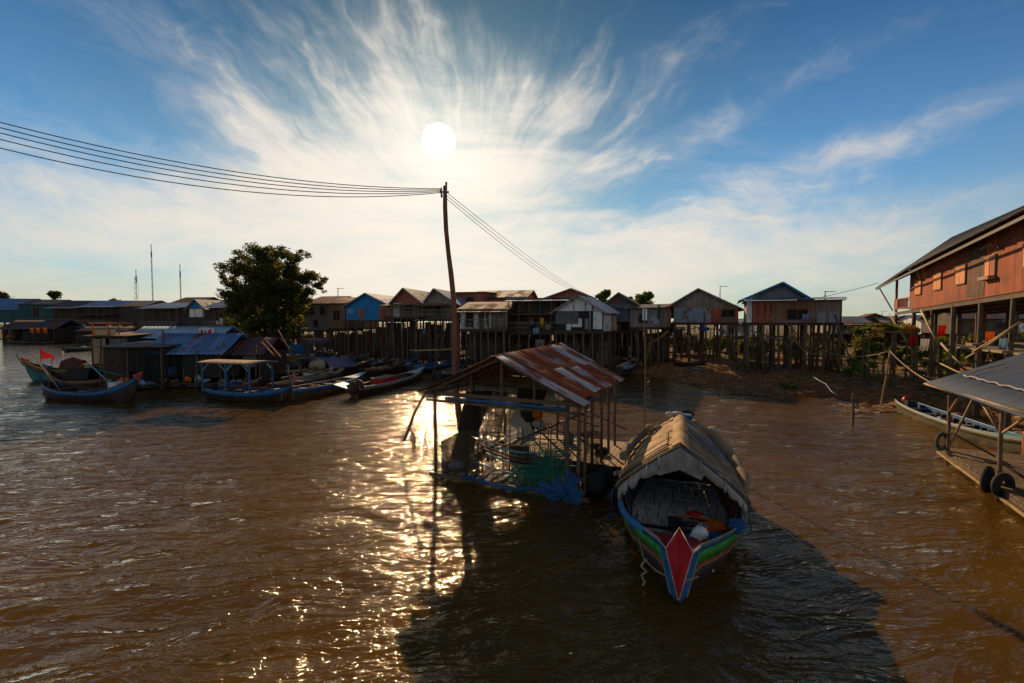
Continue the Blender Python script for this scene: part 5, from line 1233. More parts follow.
# ---------------------------------------------------------------- boats: one generator for all of them
def boat(name, label, a, c, beam=1.1, h=.45, rise=(.35, .2), mats=None, group=None, thw=4, prow=None, z=0.0, deckm=None, draft=.22, gun=None, ribs=0, cat='boat', stern=.35, fore=None, pw=2.2):
    """boat from stern a to bow c (world xy); mats = (upper strake, lower hull, inside)"""
    a = Vector((a[0], a[1], 0)); c = Vector((c[0], c[1], 0)); L = (c-a).length; ang_ = math.atan2((c-a).y, (c-a).x)
    up_, lo_, in_ = mats or (paint_blue, hull_dark, hull_brown)
    t = thing(name, label, cat, (a.x, a.y, z), ang_, group)
    n = 22; xs = [L*i/n for i in range(n+1)]
    def hb(x):
        q = x/L; return beam/2*max(.03, (1-abs(2*q-.86)**pw*(.62 if q < .43 else .9)) if q < .43 else (1-((q-.43)/.57)**pw))*(1 if q > .02 else .9)
    def gz_(x):
        q = x/L; return h+rise[0]*max(0, (q-.55)/.45)**2+rise[1]*max(0, (.35-q)/.35)**2
    def kz(x):
        q = x/L; return -draft+ (h+rise[0]+draft-.12)*max(0, (q-.84)/.16)**2.2 + .15*max(0, (.12-q)/.12)
    def se(x, s, k=1.0):
        b_ = hb(x)*k; g = gz_(x); kk = kz(x); return [(x, s*b_, g), (x, s*b_*.97, lerp(g, kk, .28)), (x, s*b_*.86, lerp(g, kk, .6)), (x, s*b_*.55, lerp(g, kk, .9)), (x, 0, kk)]
    for s in (-1, 1):
        b = MB(); b.grid([[se(x, s)[j] for x in xs] for j in (0, 1)]); b.build('strake', up_, t, solid=.02)
    b = MB()
    for s in (-1, 1): b.grid([[se(x, s)[j] for x in xs] for j in (1, 2, 3, 4)])
    b.quad(*[se(0, -1)[0], se(0, 1)[0], se(0, 1)[2], se(0, -1)[2]]); b.quad(se(0, -1)[2], se(0, 1)[2], se(0, 1)[4], se(0, -1)[4]); b.build('hull', lo_, t)
    b = MB()
    for s in (-1, 1): b.grid([[(p[0], p[1], p[2]+(.01 if j < 1 else 0)) for p in [se(x, s, .93)[j] for x in xs[1:-1]]] for j in (0, 1, 2, 3)])
    b.build('lining', in_, t)
    fz = -draft+.14+.06
    b = MB(); b.grid([[(x, s_*hb(x)*.8, fz+.03*math.sin(x*3)) for x in xs[1:-3]] for s_ in (-1, -.5, 0, .5, 1)], smooth=False); b.build('bottom_boards', deckm or in_, t)
    for s in (-1, 1):
        b = MB(); b.tube([(x, s*hb(x), gz_(x)+.01) for x in xs], .022, 6); b.build('gunwale', gun or wood_grey, t)
    for k in range(thw):
        x = L*(.15+.65*k/max(1, thw-1)); b = MB(); b.box((x, 0, gz_(x)-.10), (.16, hb(x)*1.85, .03)); b.build('thwart', wood_grey if k % 2 else hull_brown, t)
    if fore:
        b = MB(); b.grid([[(x, s_*hb(x)*.96, gz_(x)+.015) for s_ in (-1, -.33, .33, 1)] for x in xs[int(n*.78):]], smooth=False); b.build('fore_deck', fore, t, solid=.015)
    if prow:
        b = MB(); g = gz_(L); b.face([(L-.35, -.14, g-.02), (L-.02, -.02, g-.30), (L+.16, 0, g+.20), (L-.10, 0, g+.10)], [(0, 0), (1, 0), (1, 1), (0, 1)]); b.face([(L-.10, 0, g+.10), (L+.16, 0, g+.20), (L-.02, .02, g-.30), (L-.35, .14, g-.02)], [(0, 0), (1, 0), (1, 1), (0, 1)])
        b.build('prow_board', prow, t, solid=.03)
    return t, dict(L=L, hb=hb, g=gz_, fz=fz)
def boat_px(name, label, pa, pc, **k):
    """stern and bow waterline pixels"""
    a = G(*pa); c = G(*pc); return boat(name, label, (a.x, a.y), (c.x, c.y), **k)
def put(root, p): return tuple(root.matrix_basis @ Vector(p))
def canopy(t, x0, x1, hw, z0, z1, m, posts=2, pm=None, over=.25, crown=.08, name='canopy'):
    b = MB(); b.grid([[(x, y, z1+crown*(1-(y/hw)**2)) for y in [hw*1.12*k/6 for k in range(-6, 7)]] for x in [lerp(x0-over, x1+over, k/6) for k in range(7)]]); b.build(name, m, t, solid=.04)
    for k in range(posts):
        x = lerp(x0, x1, k/(posts-1))
        for s in (-1, 1):
            b = MB(); b.bar((x, s*hw*.95, z0), (x, s*hw*.95, z1), .07); b.build('canopy_post', pm or paint_blue, t)
        b = MB(); b.bar((x, -hw, z1-.05), (x, hw, z1-.05), .05, .08); b.build('canopy_beam', pm or paint_blue, t)
# --- long green and blue boat drawn up on the right
lb, li = boat_px('long_boat', 'long slim green boat with pale blue rail and red engine, drawn up on the mud', (902, 411), (1046, 464), beam=1.15, h=.42, rise=(.25, .12), mats=(plain('green_hull', (.07, .10, .06), .6, .4, 3, .2, c2=(.16, .10, .04)), plain('olive_hull', (.06, .075, .04), .6, .4, 3, .2, c2=(.16, .09, .035)), paint_blue), thw=6, gun=paint_sky, fore=paint_teal, stern=.3)
for k in range(9):
    x = 2.3+k*.42; b = MB(); b.box((x, .30, .30), (.10, .16, .16)); b.build('bracket', hull_dark, lb)
en2 = thing('outboard_engine', 'small red engine with a black cowl on the stern of the long green boat', 'engine', put(lb, (.35, 0, .38)), lb.rotation_euler.z)
b = MB(); b.sphere((0, 0, .20), .19, 10, 8, (1.1, .9, 1), .1); b.build('fuel_tank', paint_red, en2)
b = MB(); b.box((.30, 0, .12), (.34, .28, .26)); b.tube([(.1, 0, .05), (-.35, 0, .12), (-.9, 0, -.1)], .03, 7); b.build('motor', engine_m, en2)
heap('tarp_bundle', 'pale and tan tarpaulin bundle behind the middle of the long green boat', 'tarp', (G(965, 419).x+.9, G(965, 419).y+.2, .25), (.9, .8, .5), cloth_tan, 7, None, 33)
# --- raft with a grey sheet roof at the right edge
rf = thing('floating_platform', 'floating wooden platform with a grey sheet roof on posts at the right edge', 'platform', (11.85, 10.9, 0), R(-28))
b = MB(); y = -2.4
while y < 3.7:
    b.off = U(0, 9); b.box((2.35, y, .33+U(-.006, .006)), (4.8+U(-.05, .05), .185, .035)); y += .19
b.build('deck', planks('raft_boards', (.16, .105, .06), (.27, .18, .10), .19, grime=.4), rf)
for x in (-.02, 2.3, 4.7):
    b = MB(); b.bar((x, -2.5, .24), (x, 3.8, .24), .09, .12); b.build('deck_beam', wood_pole, rf)
b = MB(); b.bar((-.10, -2.5, .12), (-.10, 3.85, .16), .05, .07); b.build('edge_pole', bamboo, rf)
for k, (x, y) in enumerate(((.35, 2.9), (.35, 1.3), (.3, -.2), (.35, -1.8), (2.4, .3), (2.4, 2.6), (4.3, .3), (4.3, 2.6), (2.4, -1.8))):
    b = MB(); b.sphere((x, y, .02), .36, 12, 8, (1.0, 1.3, .62), .12); b.build('foam_float', foam_m, rf)
PO = [(0, 3.36, 2.34), (0, .0, 2.42), (0, -2.4, 2.42), (4.4, 3.36, 2.34), (4.4, 0, 2.4), (2.2, 3.36, 3.4), (2.2, .0, 3.5)]
for x, y, z in PO: post(x, y, -.3, z, .05, 'post', rf, wood_brown, lx=U(-.03, .03), ly=U(-.03, .03))
for y in (3.36, 0): hbar((0, y, 2.3), (4.4, y, 2.3), .05, .09, 'beam', wood_pole, rf)
b = MB(); b.tube([(-.34, -2.9, 2.42), (-.34, .5, 2.36), (-.36, 4.25, 2.28)], .045, 8, wob=.1); b.build('eave_pole', bamboo, rf)
b = MB(); b.tube([(0.02, -2.4, 2.38), (0.02, 3.6, 2.28)], .045, 8); b.build('eave_pole', bamboo_dark, rf)
for a_, c_ in (((0, .0, 1.55), (-.1, 1.1, 2.34)), ((0, .02, 1.6), (.1, -1.2, 2.38)), ((0, 3.36, 1.55), (-.05, 2.3, 2.3)), ((0.0, 3.3, .45), (.75, 3.9, 2.1)), ((-.02, 3.2, .95), (.9, 2.9, .40)), ((0, .05, .9), (.7, -.5, .36))):
    b = MB(); b.tube([a_, c_], .032, 7); b.build('brace', bamboo if c_[2] > 2 else wood_pole, rf)
b = MB(); s = -2.7; k = 0
while s < 3.75:
    b = MB(); b.off = k*1.7; b.corr((2.25, s, 3.62), (0, 1, 0), (-2.70, 0, -1.28), .88, 2.98, .014, .085, seg=5, sag=.03, nv=4); b.build('roof_sheet', raftroof, rf, solid=.003)
    b = MB(); b.off = k*1.3; b.corr((2.22, s, 3.62), (0, 1, 0), (2.70, 0, -1.28), .88, 2.98, .014, .085, seg=5, sag=.03, nv=4); b.build('roof_sheet', raftroof, rf, solid=.003)
    s += .82; k += 1
b = MB(); b.tube([(.20+.03*math.sin(k*1.3), -1.2+k*.22, 2.72+.02*math.sin(k*2)) for k in range(20)], .022, 6); b.build('roof_rope', cloth_white, rf)
b = MB(); b.tube([(.2, 2.9, 2.72), (.5, 3.0, 2.9), (1.0, 2.85, 3.1)], .018, 6); b.build('roof_rope', rope_m, rf)
def tyre(name, label, loc, r, w_, m, rot, cat='tyre fender', hub=None):
    t = thing(name, label, cat, loc, 0); t.rotation_euler = rot
    b = MB(); b.tube([(r*math.cos(a), r*math.sin(a), 0) for a in [2*math.pi*k/28 for k in range(29)]], w_, 10, cap=False); b.build('tread', m, t)
    b = MB(); b.tube([(r*.72*math.cos(a), r*.72*math.sin(a), 0) for a in [2*math.pi*k/28 for k in range(29)]], w_*.35, 6, cap=False); b.build('bead', hub or rubber, t)
    return t
tyre('old_tyre_fender', 'thin grey tyre hung on the far post of the roofed platform', put(rf, (-.16, 3.30, .62)), .25, .045, plain('worn_rubber', (.10, .09, .08), .85, .4, 6, .3), (R(90), 0, R(20)))
tyre('old_tyre_fender', 'thick black tyre hung on the near corner post of the roofed platform', put(rf, (-.18, .12, .42)), .24, .10, rubber, (R(90), 0, R(35)))
tyre('old_tyre_fender', 'second black tyre tucked behind the thick one on the platform post', put(rf, (-.02, -.22, .40)), .22, .09, rubber, (R(90), 0, R(10)))
b = MB(); b.lathe((0, 0, 0), [(.001, 0), (.25, 0), (.27, .05), (.25, .3), (.27, .55), (.25, .8), (.26, .85), (.001, .85)], 18)
dr = single('oil_drum', b, plain('rusty_drum', (.30, .07, .03), .7, .4, 4, .3), 'rusty red drum standing at the right edge beyond the roofed platform', 'drum', (G(1022, 462).x+.35, G(1022, 462).y, .05))
# --- poles and stakes
def stake(px, py0, py1, label, r=.035, m=wood_pole, lean=(0, 0), name='pole', cap_=None, z=None, cat='pole', Y=None):
    g = G(px, py0) if Y is None else P(px, py0, Y); zz = gz(g.x, g.y); base = Vector((g.x, g.y, -.8 if zz < .05 else zz-.3)); tp = P(px+lean[0], py1, g.y)
    t = thing(name, label, cat, tuple(base), 0); b = MB(); n = 7; d = tp-base
    b.tube([d*(k/n)+Vector((U(-.02, .02), 0, 0)) for k in range(n+1)], [r*(1-.3*k/n) for k in range(n+1)], 8); b.build('shaft', m, t)
    if cap_:
        b = MB(); b.grid([[(d.x+q*.09, -.03*math.cos(q*3), d.z-.02-.45*i/3+.02*math.sin(q*9)) for q in (-1, -.5, 0, .5, 1)] for i in range(4)]); b.build('rag', cap_, t)
    return t
stake(645, 432, 308, 'tall thin pole with a blue rag on top standing in the water', .032, wood_brown, (0, 0), cap_=cloth_ltblue)
stake(853, 425, 393, 'short dark stake standing in the water near the mud edge', .05, wood_pole)
stake(718, 396, 365, 'crooked thin branch standing where the mud meets the water', .03, bamboo_dark, (4, 0), name='branch', cat='branch')
stake(879, 407, 352, 'leaning bamboo pole that carries the yellow rope near the right bank', .05, bamboo, (11, 0))
stake(823, 382, 335, 'straight thin pole before the large stilt house carrying the yellow rope', .05, bamboo_dark, (0, 0))
stake(912, 384, 350, 'short stake on the mud beside the first stilts of the red house', .05, bamboo, (0, 0), Y=27)
stake(600, 400, 378, 'short stake showing right behind the hut roof', .04, bamboo_dark, (0, 0))
b = MB()
rope_pts = []
for (a, c, sg) in (((786, 321, 31), (823, 350, 29.5), 1.0), ((823, 350, 29.5), (890, 351, 22.5), .35), ((890, 351, 22.5), (930, 382, 15.5), .12)):
    rope_pts += sag_line(P(*a), P(*c), sg, 14)
o0 = rope_pts[0]; b.tube([p-o0 for p in rope_pts], .024, 6, cap=False); single('rope', b, rope_m, 'long yellow rope sagging from the large stilt house over two poles to the roofed platform', 'rope', tuple(o0))
pts = [P(812, 376, 27), P(820, 381, 26), P(826, 384, 25.2), P(831, 391, 24.2), P(838, 396, 23.2)]
b = MB(); b.tube([p-pts[0] for p in pts], .026, 6); single('water_hose', b, plain('hose_blue', (.16, .24, .32), .6, .3, 5, 0), 'pale blue hose lying down the mud in front of the large stilt house', 'hose', tuple(pts[0]))
# antennas on the houses and the cable to the right
def antenna(px, py0, py1, Y, label):
    a = P(px, py0, Y); c = P(px, py1, Y); t = thing('roof_antenna', label, 'antenna', tuple(a), 0)
    b = MB(); b.tube([(0, 0, 0), c-a], .04, 6); b.build('mast', mast_m, t); H_ = (c-a).z
    b = MB(); b.tube([(-.1, 0, H_-.05), (.75, 0, H_-.05)], .02, 5)
    for k in range(6): b.tube([(0+k*.13, -.3, H_-.05), (0+k*.13, .3, H_-.05)], .012, 4)
    b.build('crossbars', mast_m, t)
antenna(720, 302, 286, 45, 'thin television antenna above the grey and red gabled house'); antenna(825, 300, 291, 35, 'small antenna above the right end of the large stilt house')
antenna(338, 297, 288, 52, 'small antenna on the rust brown roof right of the big tree'); antenna(882, 318, 311, 64, 'tiny antenna above the distant roofs on the right')
a, c = P(735, 305, 44), P(878, 283, 34); b = MB(); b.tube([p-a for p in sag_line(a, c, .5, 14)], .02, 5, cap=False); single('power_cable', b, cable_m, 'thin cable running past the large stilt house to the red house eave', 'cable', tuple(a))
a, c = P(312, 322, 46), P(600, 318, 38); b = MB(); b.tube([p-a for p in sag_line(a, c, .9, 16)], .022, 5, cap=False); single('power_cable', b, cable_m, 'thin cable sagging in front of the row of houses', 'cable', tuple(a))
# lattice masts far away
for px, y0, y1, lb_, red in ((137, 300, 276, 'short lattice mast with a red top, leftmost of the three masts', 1), (153, 300, 251, 'tallest thin mast above the far houses', 0), (181, 300, 271, 'thin mast between the tallest mast and the big tree', 0)):
    a = P(px, y0, 150); c = P(px, y1, 150); H_ = (c-a).z; wd_ = 1.0 if red else .26
    t = thing('radio_mast', lb_, 'mast', (a.x, 150, 0), 0); b = MB(); z0 = a.z*0; Z1 = c.z
    for sx in (-1, 1):
        for sy in (-1, 1): b.bar((sx*wd_*.5, sy*wd_*.5, 0), (sx*wd_*(.28 if red else .4), sy*wd_*(.28 if red else .4), Z1), .06)
    nb = 22 if not red else 12
    for k in range(nb):
        f0, f1 = k/nb, (k+1)/nb; w0 = wd_*lerp(.5, .3, f0); w1 = wd_*lerp(.5, .3, f1)
        s_ = 1 if k % 2 else -1; b.bar((-s_*w0, -w0, Z1*f0), (s_*w1, -w1, Z1*f1), .04); b.bar((-w0, -s_*w0, Z1*f0), (-w1, s_*w1, Z1*f1), .04)
    b.build('lattice', mast_m, t)
    b = MB(); b.bar((0, 0, Z1), (0, 0, Z1+2.2), .14); 
    for k in range(4): b.bar((-.16, 0, Z1-.4-k*.5), (.16, 0, Z1-.4-k*.5), .2, .5)
    b.build('aerials', mast_red if red else mast_m, t)
# ---------------------------------------------------------------- leaves
def leaf_mesh(name, clumps, n, size, mat, parent=None, loc=None, seed=1, flat=.3):
    """many small leaf faces spread in clumps: (centre, radii, weight)"""
    r = np.random.default_rng(seed); w_ = np.array([c[2] for c in clumps], float); w_ /= w_.sum()
    which = r.choice(len(clumps), n, p=w_)
    C_ = np.array([c[0] for c in clumps])[which]; Rr = np.array([c[1] for c in clumps])[which]
    d = r.normal(size=(n, 3)); d /= np.linalg.norm(d, axis=1)[:, None]
    q = r.random(n)**.42
    p = C_+d*q[:, None]*Rr*(1+.25*np.sin(which*2.1+d[:, 0]*7)[:, None])
    a = r.normal(size=(n, 3)); a[:, 2] *= flat+.4; a /= np.linalg.norm(a, axis=1)[:, None]
    c2 = np.cross(a, r.normal(size=(n, 3))); c2 /= np.linalg.norm(c2, axis=1)[:, None]+1e-9
    s = size*r.uniform(.6, 1.4, n)[:, None]
    V = np.stack([p-a*s, p+c2*s*.45, p+a*s, p-c2*s*.45], 1).reshape(-1, 3)
    F_ = np.arange(4*n).reshape(-1, 4)
    o = np_mesh(name, V, F_, mat, smooth=False, parent=parent)
    if loc is not None: o.location = loc
    return o
def tree(label, px, py0, py1, Y, wpx, n=4000, size=.2, lobes=9, mat=None, seed=1, group=None, name='leafy_tree', trunk=.3, lit=0.0, squash=1.0):
    a = P(px, py0, Y); H_ = (P(px, py1, Y).z-gz(a.x, Y))*1.10; g = gz(a.x, Y); W_ = wpx*Y/455; rr = random.Random(seed)
    t = thing(name, label, 'tree', (a.x, Y, g), 0, group)
    b = MB(); b.tube([(0, 0, -.3), (.1, 0, H_*.25), (-.1, 0, H_*.55), (0, 0, H_*.8)], [trunk, trunk*.8, trunk*.5, trunk*.2], 9, wob=.1)
    for k in range(6):
        an = rr.uniform(0, 6.28); z = H_*rr.uniform(.3, .6); L_ = W_*rr.uniform(.2, .38)
        b.tube([(0, 0, z), (L_*.5*math.cos(an), L_*.5*math.sin(an), z+H_*.12), (L_*math.cos(an), L_*math.sin(an), z+H_*.22)], [trunk*.4, trunk*.25, trunk*.08], 7)
    b.build('trunk', bark, t)
    cl = []
    for k in range(lobes):
        an = rr.uniform(0, 6.28); q = rr.random()**.5; z = rr.uniform(.45, .88)
        x = W_*.36*q*math.cos(an); y = W_*.36*q*math.sin(an); r_ = W_*rr.uniform(.12, .22)
        cl.append(((x, y, H_*z*(1-.12*q)), (r_, r_, r_*.75*squash), r_**2))
    leaf_mesh('crown', cl, n, size, mat or leaf_dark, t, seed=seed)
    return t
# the big round tree by the boats
ty = 47.0; ta = P(273, 352, ty); tg_ = gz(ta.x, ty)
bt_ = thing('broad_tree', 'large dark round crowned tree standing over the moored boats', 'tree', (ta.x, ty, tg_), 0)
sc_ = ty/455
b = MB(); b.tube([(0, 0, -.8), (.1, 0, 1.2), (-.1, .1, 2.4), (.2, .1, 4.2), (.1, 0, 7.0)], [.55, .45, .38, .28, .10], 12, wob=.12)
for k, (x, z, r) in enumerate(((-3.6, 6.4, .16), (3.9, 6.6, .16), (-2.2, 8.6, .14), (2.0, 9.2, .14), (-4.4, 4.6, .12), (4.8, 7.4, .10), (0.6, 9.5, .12), (3.0, 4.0, .12), (-1.4, 5.0, .14))):
    y_ = math.sin(k*2.3)*2.2; b.tube([(0, 0, 2.0+.2*k), (x*.4, y_*.4, lerp(2.4, z, .5)), (x*.75, y_*.8, z*.86), (x, y_, z)], [r*1.5, r, r*.7, r*.25], 8, wob=.1)
b.build('trunk', bark, bt_)
def tp_(px, py, yy=0.0): return ((px-273)*sc_, yy, P(px, py, ty).z-tg_)
crown = [(242, 272, 14), (262, 262, 17), (285, 266, 17), (305, 276, 12), (318, 282, 7), (326, 279, 4), (230, 290, 11), (248, 294, 19), (272, 290, 21), (295, 294, 15), (312, 294, 8), (240, 312, 13), (262, 318, 19), (284, 318, 17), (296, 330, 10), (250, 333, 11), (272, 338, 15), (226, 276, 5), (229, 300, 5), (305, 257, 7), (288, 253, 8), (268, 251, 9), (245, 257, 8), (322, 290, 4), (290, 341, 8), (232, 283, 8), (256, 280, 18), (276, 276, 18), (292, 284, 16), (260, 300, 20), (282, 304, 19), (302, 300, 12), (238, 322, 10)]
cl = []
rr_ = random.Random(5)
for px, py, r in crown:
    for k in range(max(3, int(r/1.6))):
        an = rr_.uniform(0, 6.28); q = rr_.random()**.6; rad = r*sc_
        x, _, z = tp_(px+r*.75*q*math.cos(an), py+r*.7*q*math.sin(an)); y = rr_.uniform(-1, 1)*math.sqrt(max(.1, 1-q*q))*min(rad*1.6, 3.2)
        rk = rad*rr_.uniform(.28, .5)+.12; cl.append(((x, y, z), (rk, rk, rk*.7), rk**1.9))
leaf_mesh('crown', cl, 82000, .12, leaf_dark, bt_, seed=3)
cl = []
for px, py, r in ((303, 326, 6), (308, 320, 5), (300, 334, 6), (295, 343, 6), (288, 349, 5), (312, 331, 3), (309, 311, 3), (293, 353, 4), (281, 351, 4)):
    for k in range(6):
        x, _, z = tp_(px+U(-r, r)*.7, py+U(-r, r)*.7); cl.append(((x, -1.8+U(-.8, .8), z), (r*sc_*.5, r*sc_*.5, r*sc_*.35), r))
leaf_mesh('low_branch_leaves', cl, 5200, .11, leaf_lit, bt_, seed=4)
# trees behind the houses
tree('low dark tree at the far left edge behind the teal roof', 4, 310, 291, 118, 24, 3000, .35, 7, seed=11, group=None)
tree('small round dark tree behind the far houses near the left edge', 58, 312, 291.5, 116, 22, 3000, .35, 7, seed=12)
tree('small dark tree left of the three masts', 116, 312, 296, 118, 18, 2500, .35, 6, seed=13)
tree('leafy tree rising behind the pale gabled house', 603, 320, 287, 60, 27, 6500, .2, 9, leaf_bush, seed=14)
tree('taller leafy tree behind the grey blue gabled house', 645, 325, 289, 58, 30, 7500, .2, 10, leaf_bush, seed=15)
tree('dark leafy tree right of the plank house with the shed roof', 666, 332, 300, 54, 26, 7000, .2, 9, leaf_dark, seed=16)
tree('pale twiggy tree peeping over the roof of the grey blue house', 630, 320, 291, 62, 14, 2500, .2, 6, leaf_bush, seed=17)
tree('hazy tree between the two tall stilt houses', 735, 335, 318, 85, 26, 3500, .3, 7, leaf_bush, seed=18)
tree('dark tree beyond the bushes near the red house', 862, 340, 324, 52, 22, 4500, .2, 8, leaf_dark, seed=19)
def bush(label, px, py0, py1, wpx, Y, n=2600, mat=None, seed=1, size=.10):
    a = P(px, py0, Y); g = gz(a.x, Y); H_ = P(px, py1, Y).z-g; W_ = wpx*Y/455; rr = random.Random(seed); cl = []
    t = thing('bush', label, 'bush', (a.x, Y, g), 0)
    for k in range(9): r_ = W_*rr.uniform(.12, .22); cl.append(((rr.uniform(-.4, .4)*W_, rr.uniform(-.35, .35)*W_, H_*rr.uniform(.2, .85)), (r_, r_, min(r_, H_*.35)), r_))
    leaf_mesh('leaves', cl, n, size, mat or leaf_bush, t, seed=seed)
    b = MB()
    for k in range(6): b.tube([(rr.uniform(-.3, .3)*W_, rr.uniform(-.2, .2), -.1), (rr.uniform(-.4, .4)*W_, 0, H_*.7)], .025, 5)
    b.build('stems', bark, t)
bush('light green bush beside the right props of the large stilt house', 850, 366, 345, 24, 33, seed=21); bush('dense green bush left of the leaning bamboo pole', 872, 366, 342, 26, 32, 3200, seed=22)
bush('tall green bush behind the leaning bamboo pole', 895, 362, 337, 24, 34, 3200, seed=23); bush('dark green bush nearest the first stilts of the red house', 912, 370, 346, 22, 33, 2800, seed=24)
bush('broad dark bush deep behind the bushes on the right bank', 880, 352, 328, 46, 44, 4200, leaf_dark, 25, .16); bush('low yellow green clump at the foot of the bushes', 862, 374, 362, 22, 30, 1800, leaf_cress, 26, .08)
bush('low weeds in front of the middle of the large stilt house', 790, 389, 382, 14, 27.5, 900, leaf_bush, 27, .06); bush('yellow green weeds beneath the red house', 940, 372, 352, 26, 31, 2200, leaf_cress, 28, .09)
bush('small dark shrub right behind the large stilt house', 838, 356, 338, 16, 42, 2200, leaf_dark, 29, .13)
for k, (px, wpx, Y, py1, lb_) in enumerate(((690, 30, 50, 336, 'dark bush behind the left stilts of the grey and red house'), (716, 30, 52, 338, 'dark bush behind the right stilts of the grey and red house'), (752, 34, 45, 334, 'dark bush behind the left stilts of the large stilt house'), (785, 34, 44, 336, 'dark bush behind the middle stilts of the large stilt house'), (818, 34, 46, 333, 'dark bush behind the right stilts of the large stilt house'), (942, 40, 42, 336, 'dark bush behind the stilts of the long red house'), (985, 44, 38, 334, 'dark bush far beneath the right part of the long red house'))):
    bush(lb_, px, 356, py1, wpx, Y, 3600, leaf_bush if k % 2 else leaf_dark, 40+k, .13)
# plant platform on stilts
pp_ = P(889, 331, 26.0); pg = gz(pp_.x, 26)
pl = thing('planter_platform', 'small stilted platform covered in bright green plants beside the red house', 'planter', (pp_.x, 26.0, pg), R(-25)); PZ = pp_.z-pg; pw_ = 1.15
b = MB(); b.box((0, 0, PZ-.04), (pw_*2, 1.5, .08)); b.build('tray', wood_brown, pl)
for x in (-pw_+.1, 0, pw_-.1):
    for y in (-.65, .65):
        b = MB(); b.tube([(x+U(-.1, .1), y, -.4), (x, y, PZ-.06)], .055, 7); b.build('leg', wood_stilt, pl)
leaf_mesh('plants', [((U(-1, 1)*pw_*.9, U(-.6, .6), PZ+U(.05, .38)), (.28, .28, .16), 1) for k in range(26)], 3600, .06, leaf_cress, pl, seed=31)
for x, lb_ in ((-.62, 'left'), (.75, 'right')):
    w_ = pl.matrix_basis @ Vector((x, -.5, PZ)); b = MB(); b.lathe((0, 0, 0), [(.001, 0), (.24, 0), (.34, .2), (.32, .22), (.001, .18)], 16)
    single('plastic_basin', b, paint_orange if x > 0 else paint_yellow, '%s basin at the %s of the plant platform' % ('orange' if x > 0 else 'yellow', lb_), 'basin', tuple(w_))
# ---------------------------------------------------------------- litter, grass and reeds on the mud (nobody could count them)
def scatter_mud():
    r = np.random.default_rng(77); V = []; Fc = []; Vr = []; Fr = []
    n = 0; nr = 0
    xs = r.uniform(7, 27, 26000); ys2 = r.uniform(17, 38, 26000); zz = land(xs, ys2)
    for x, y, z in zip(xs, ys2, zz):
        if z < -.02 or z > 1.3: continue
        kind = r.random()
        if kind < .55 and r.random() < .5:
            L_ = r.uniform(.05, .38); a = r.uniform(0, 3.14); w_ = r.uniform(.008, .03); dx, dy = math.cos(a)*L_, math.sin(a)*L_; h_ = r.uniform(.01, .06)
            V += [(x-dx, y-dy, z+.01), (x+dx, y+dy, z+h_), (x+dx, y+dy, z+h_+w_), (x-dx, y-dy, z+.01+w_)]; Fc.append((n, n+1, n+2, n+3)); n += 4
        elif kind < .63:
            s = r.uniform(.03, .10); a = r.uniform(0, 6.28)
            V += [(x+s*math.cos(a+k*1.57)*r.uniform(.6, 1.2), y+s*math.sin(a+k*1.57)*r.uniform(.6, 1.2), z+.02+r.uniform(0, .05)) for k in range(4)]; Fc.append((n, n+1, n+2, n+3)); n += 4
    xs = r.uniform(8, 19, 9000); ys2 = r.uniform(19, 33, 9000); zz = land(xs, ys2)
    for x, y, z in zip(xs, ys2, zz):
        if -.14 < z < .04 and vnoise(x, y, .5, 61) > -.12:
            h_ = r.uniform(.05, .30); lx, ly = r.normal(0, .05, 2)
            Vr += [(x-.008, y, -.05), (x+.008, y, -.05), (x+lx+.004, y+ly, h_), (x+lx-.004, y+ly, h_)]; Fr.append((nr, nr+1, nr+2, nr+3)); nr += 4
    xs = r.uniform(6, 20, 60000); ys2 = r.uniform(17, 36, 60000); zz = land(xs, ys2)
    for x, y, z in zip(xs, ys2, zz):
        if -.55 < z < .0 and vnoise(x, y, .45, 71)+.5*vnoise(x*.4, y, 1.6, 72)+.30*z+.02 > r.random()**.6*.34:
            s = r.uniform(.02, .12); a = r.uniform(0, 6.28); q = r.uniform(.3, 1)
            V += [(x+s*2.0*math.cos(a+k*1.57)*(1 if k % 2 else q), y+s*math.sin(a+k*1.57)*(1 if k % 2 else q), .03+r.uniform(0, .03)) for k in range(4)]; Fc.append((n, n+1, n+2, n+3)); n += 4
    m, nn_, b, o = newmat('litter'); g = nn_.new('ShaderNodeNewGeometry'); ri = E(nn_.nt, g.outputs['Random Per Island'])
    c = nn_.mix(ri.gt(.93), nn_.mix(ri, (.10, .05, .022), (.36, .22, .10)), (.55, .53, .50)); nn_.setin(b.inputs['Base Color'], c); b.inputs['Roughness'].default_value = .8
    tag(np_mesh('litter', np.array(V), np.array(Fc), m, False), 'twigs and scraps strewn over the mud bank', 'litter', kind='stuff')
    tag(np_mesh('reed_stubble', np.array(Vr), np.array(Fr), plain('reed', (.22, .14, .06), .8, .3, 3, 0), False), 'dry reed stubble along the edge of the mud', 'reeds', kind='stuff')
scatter_mud()
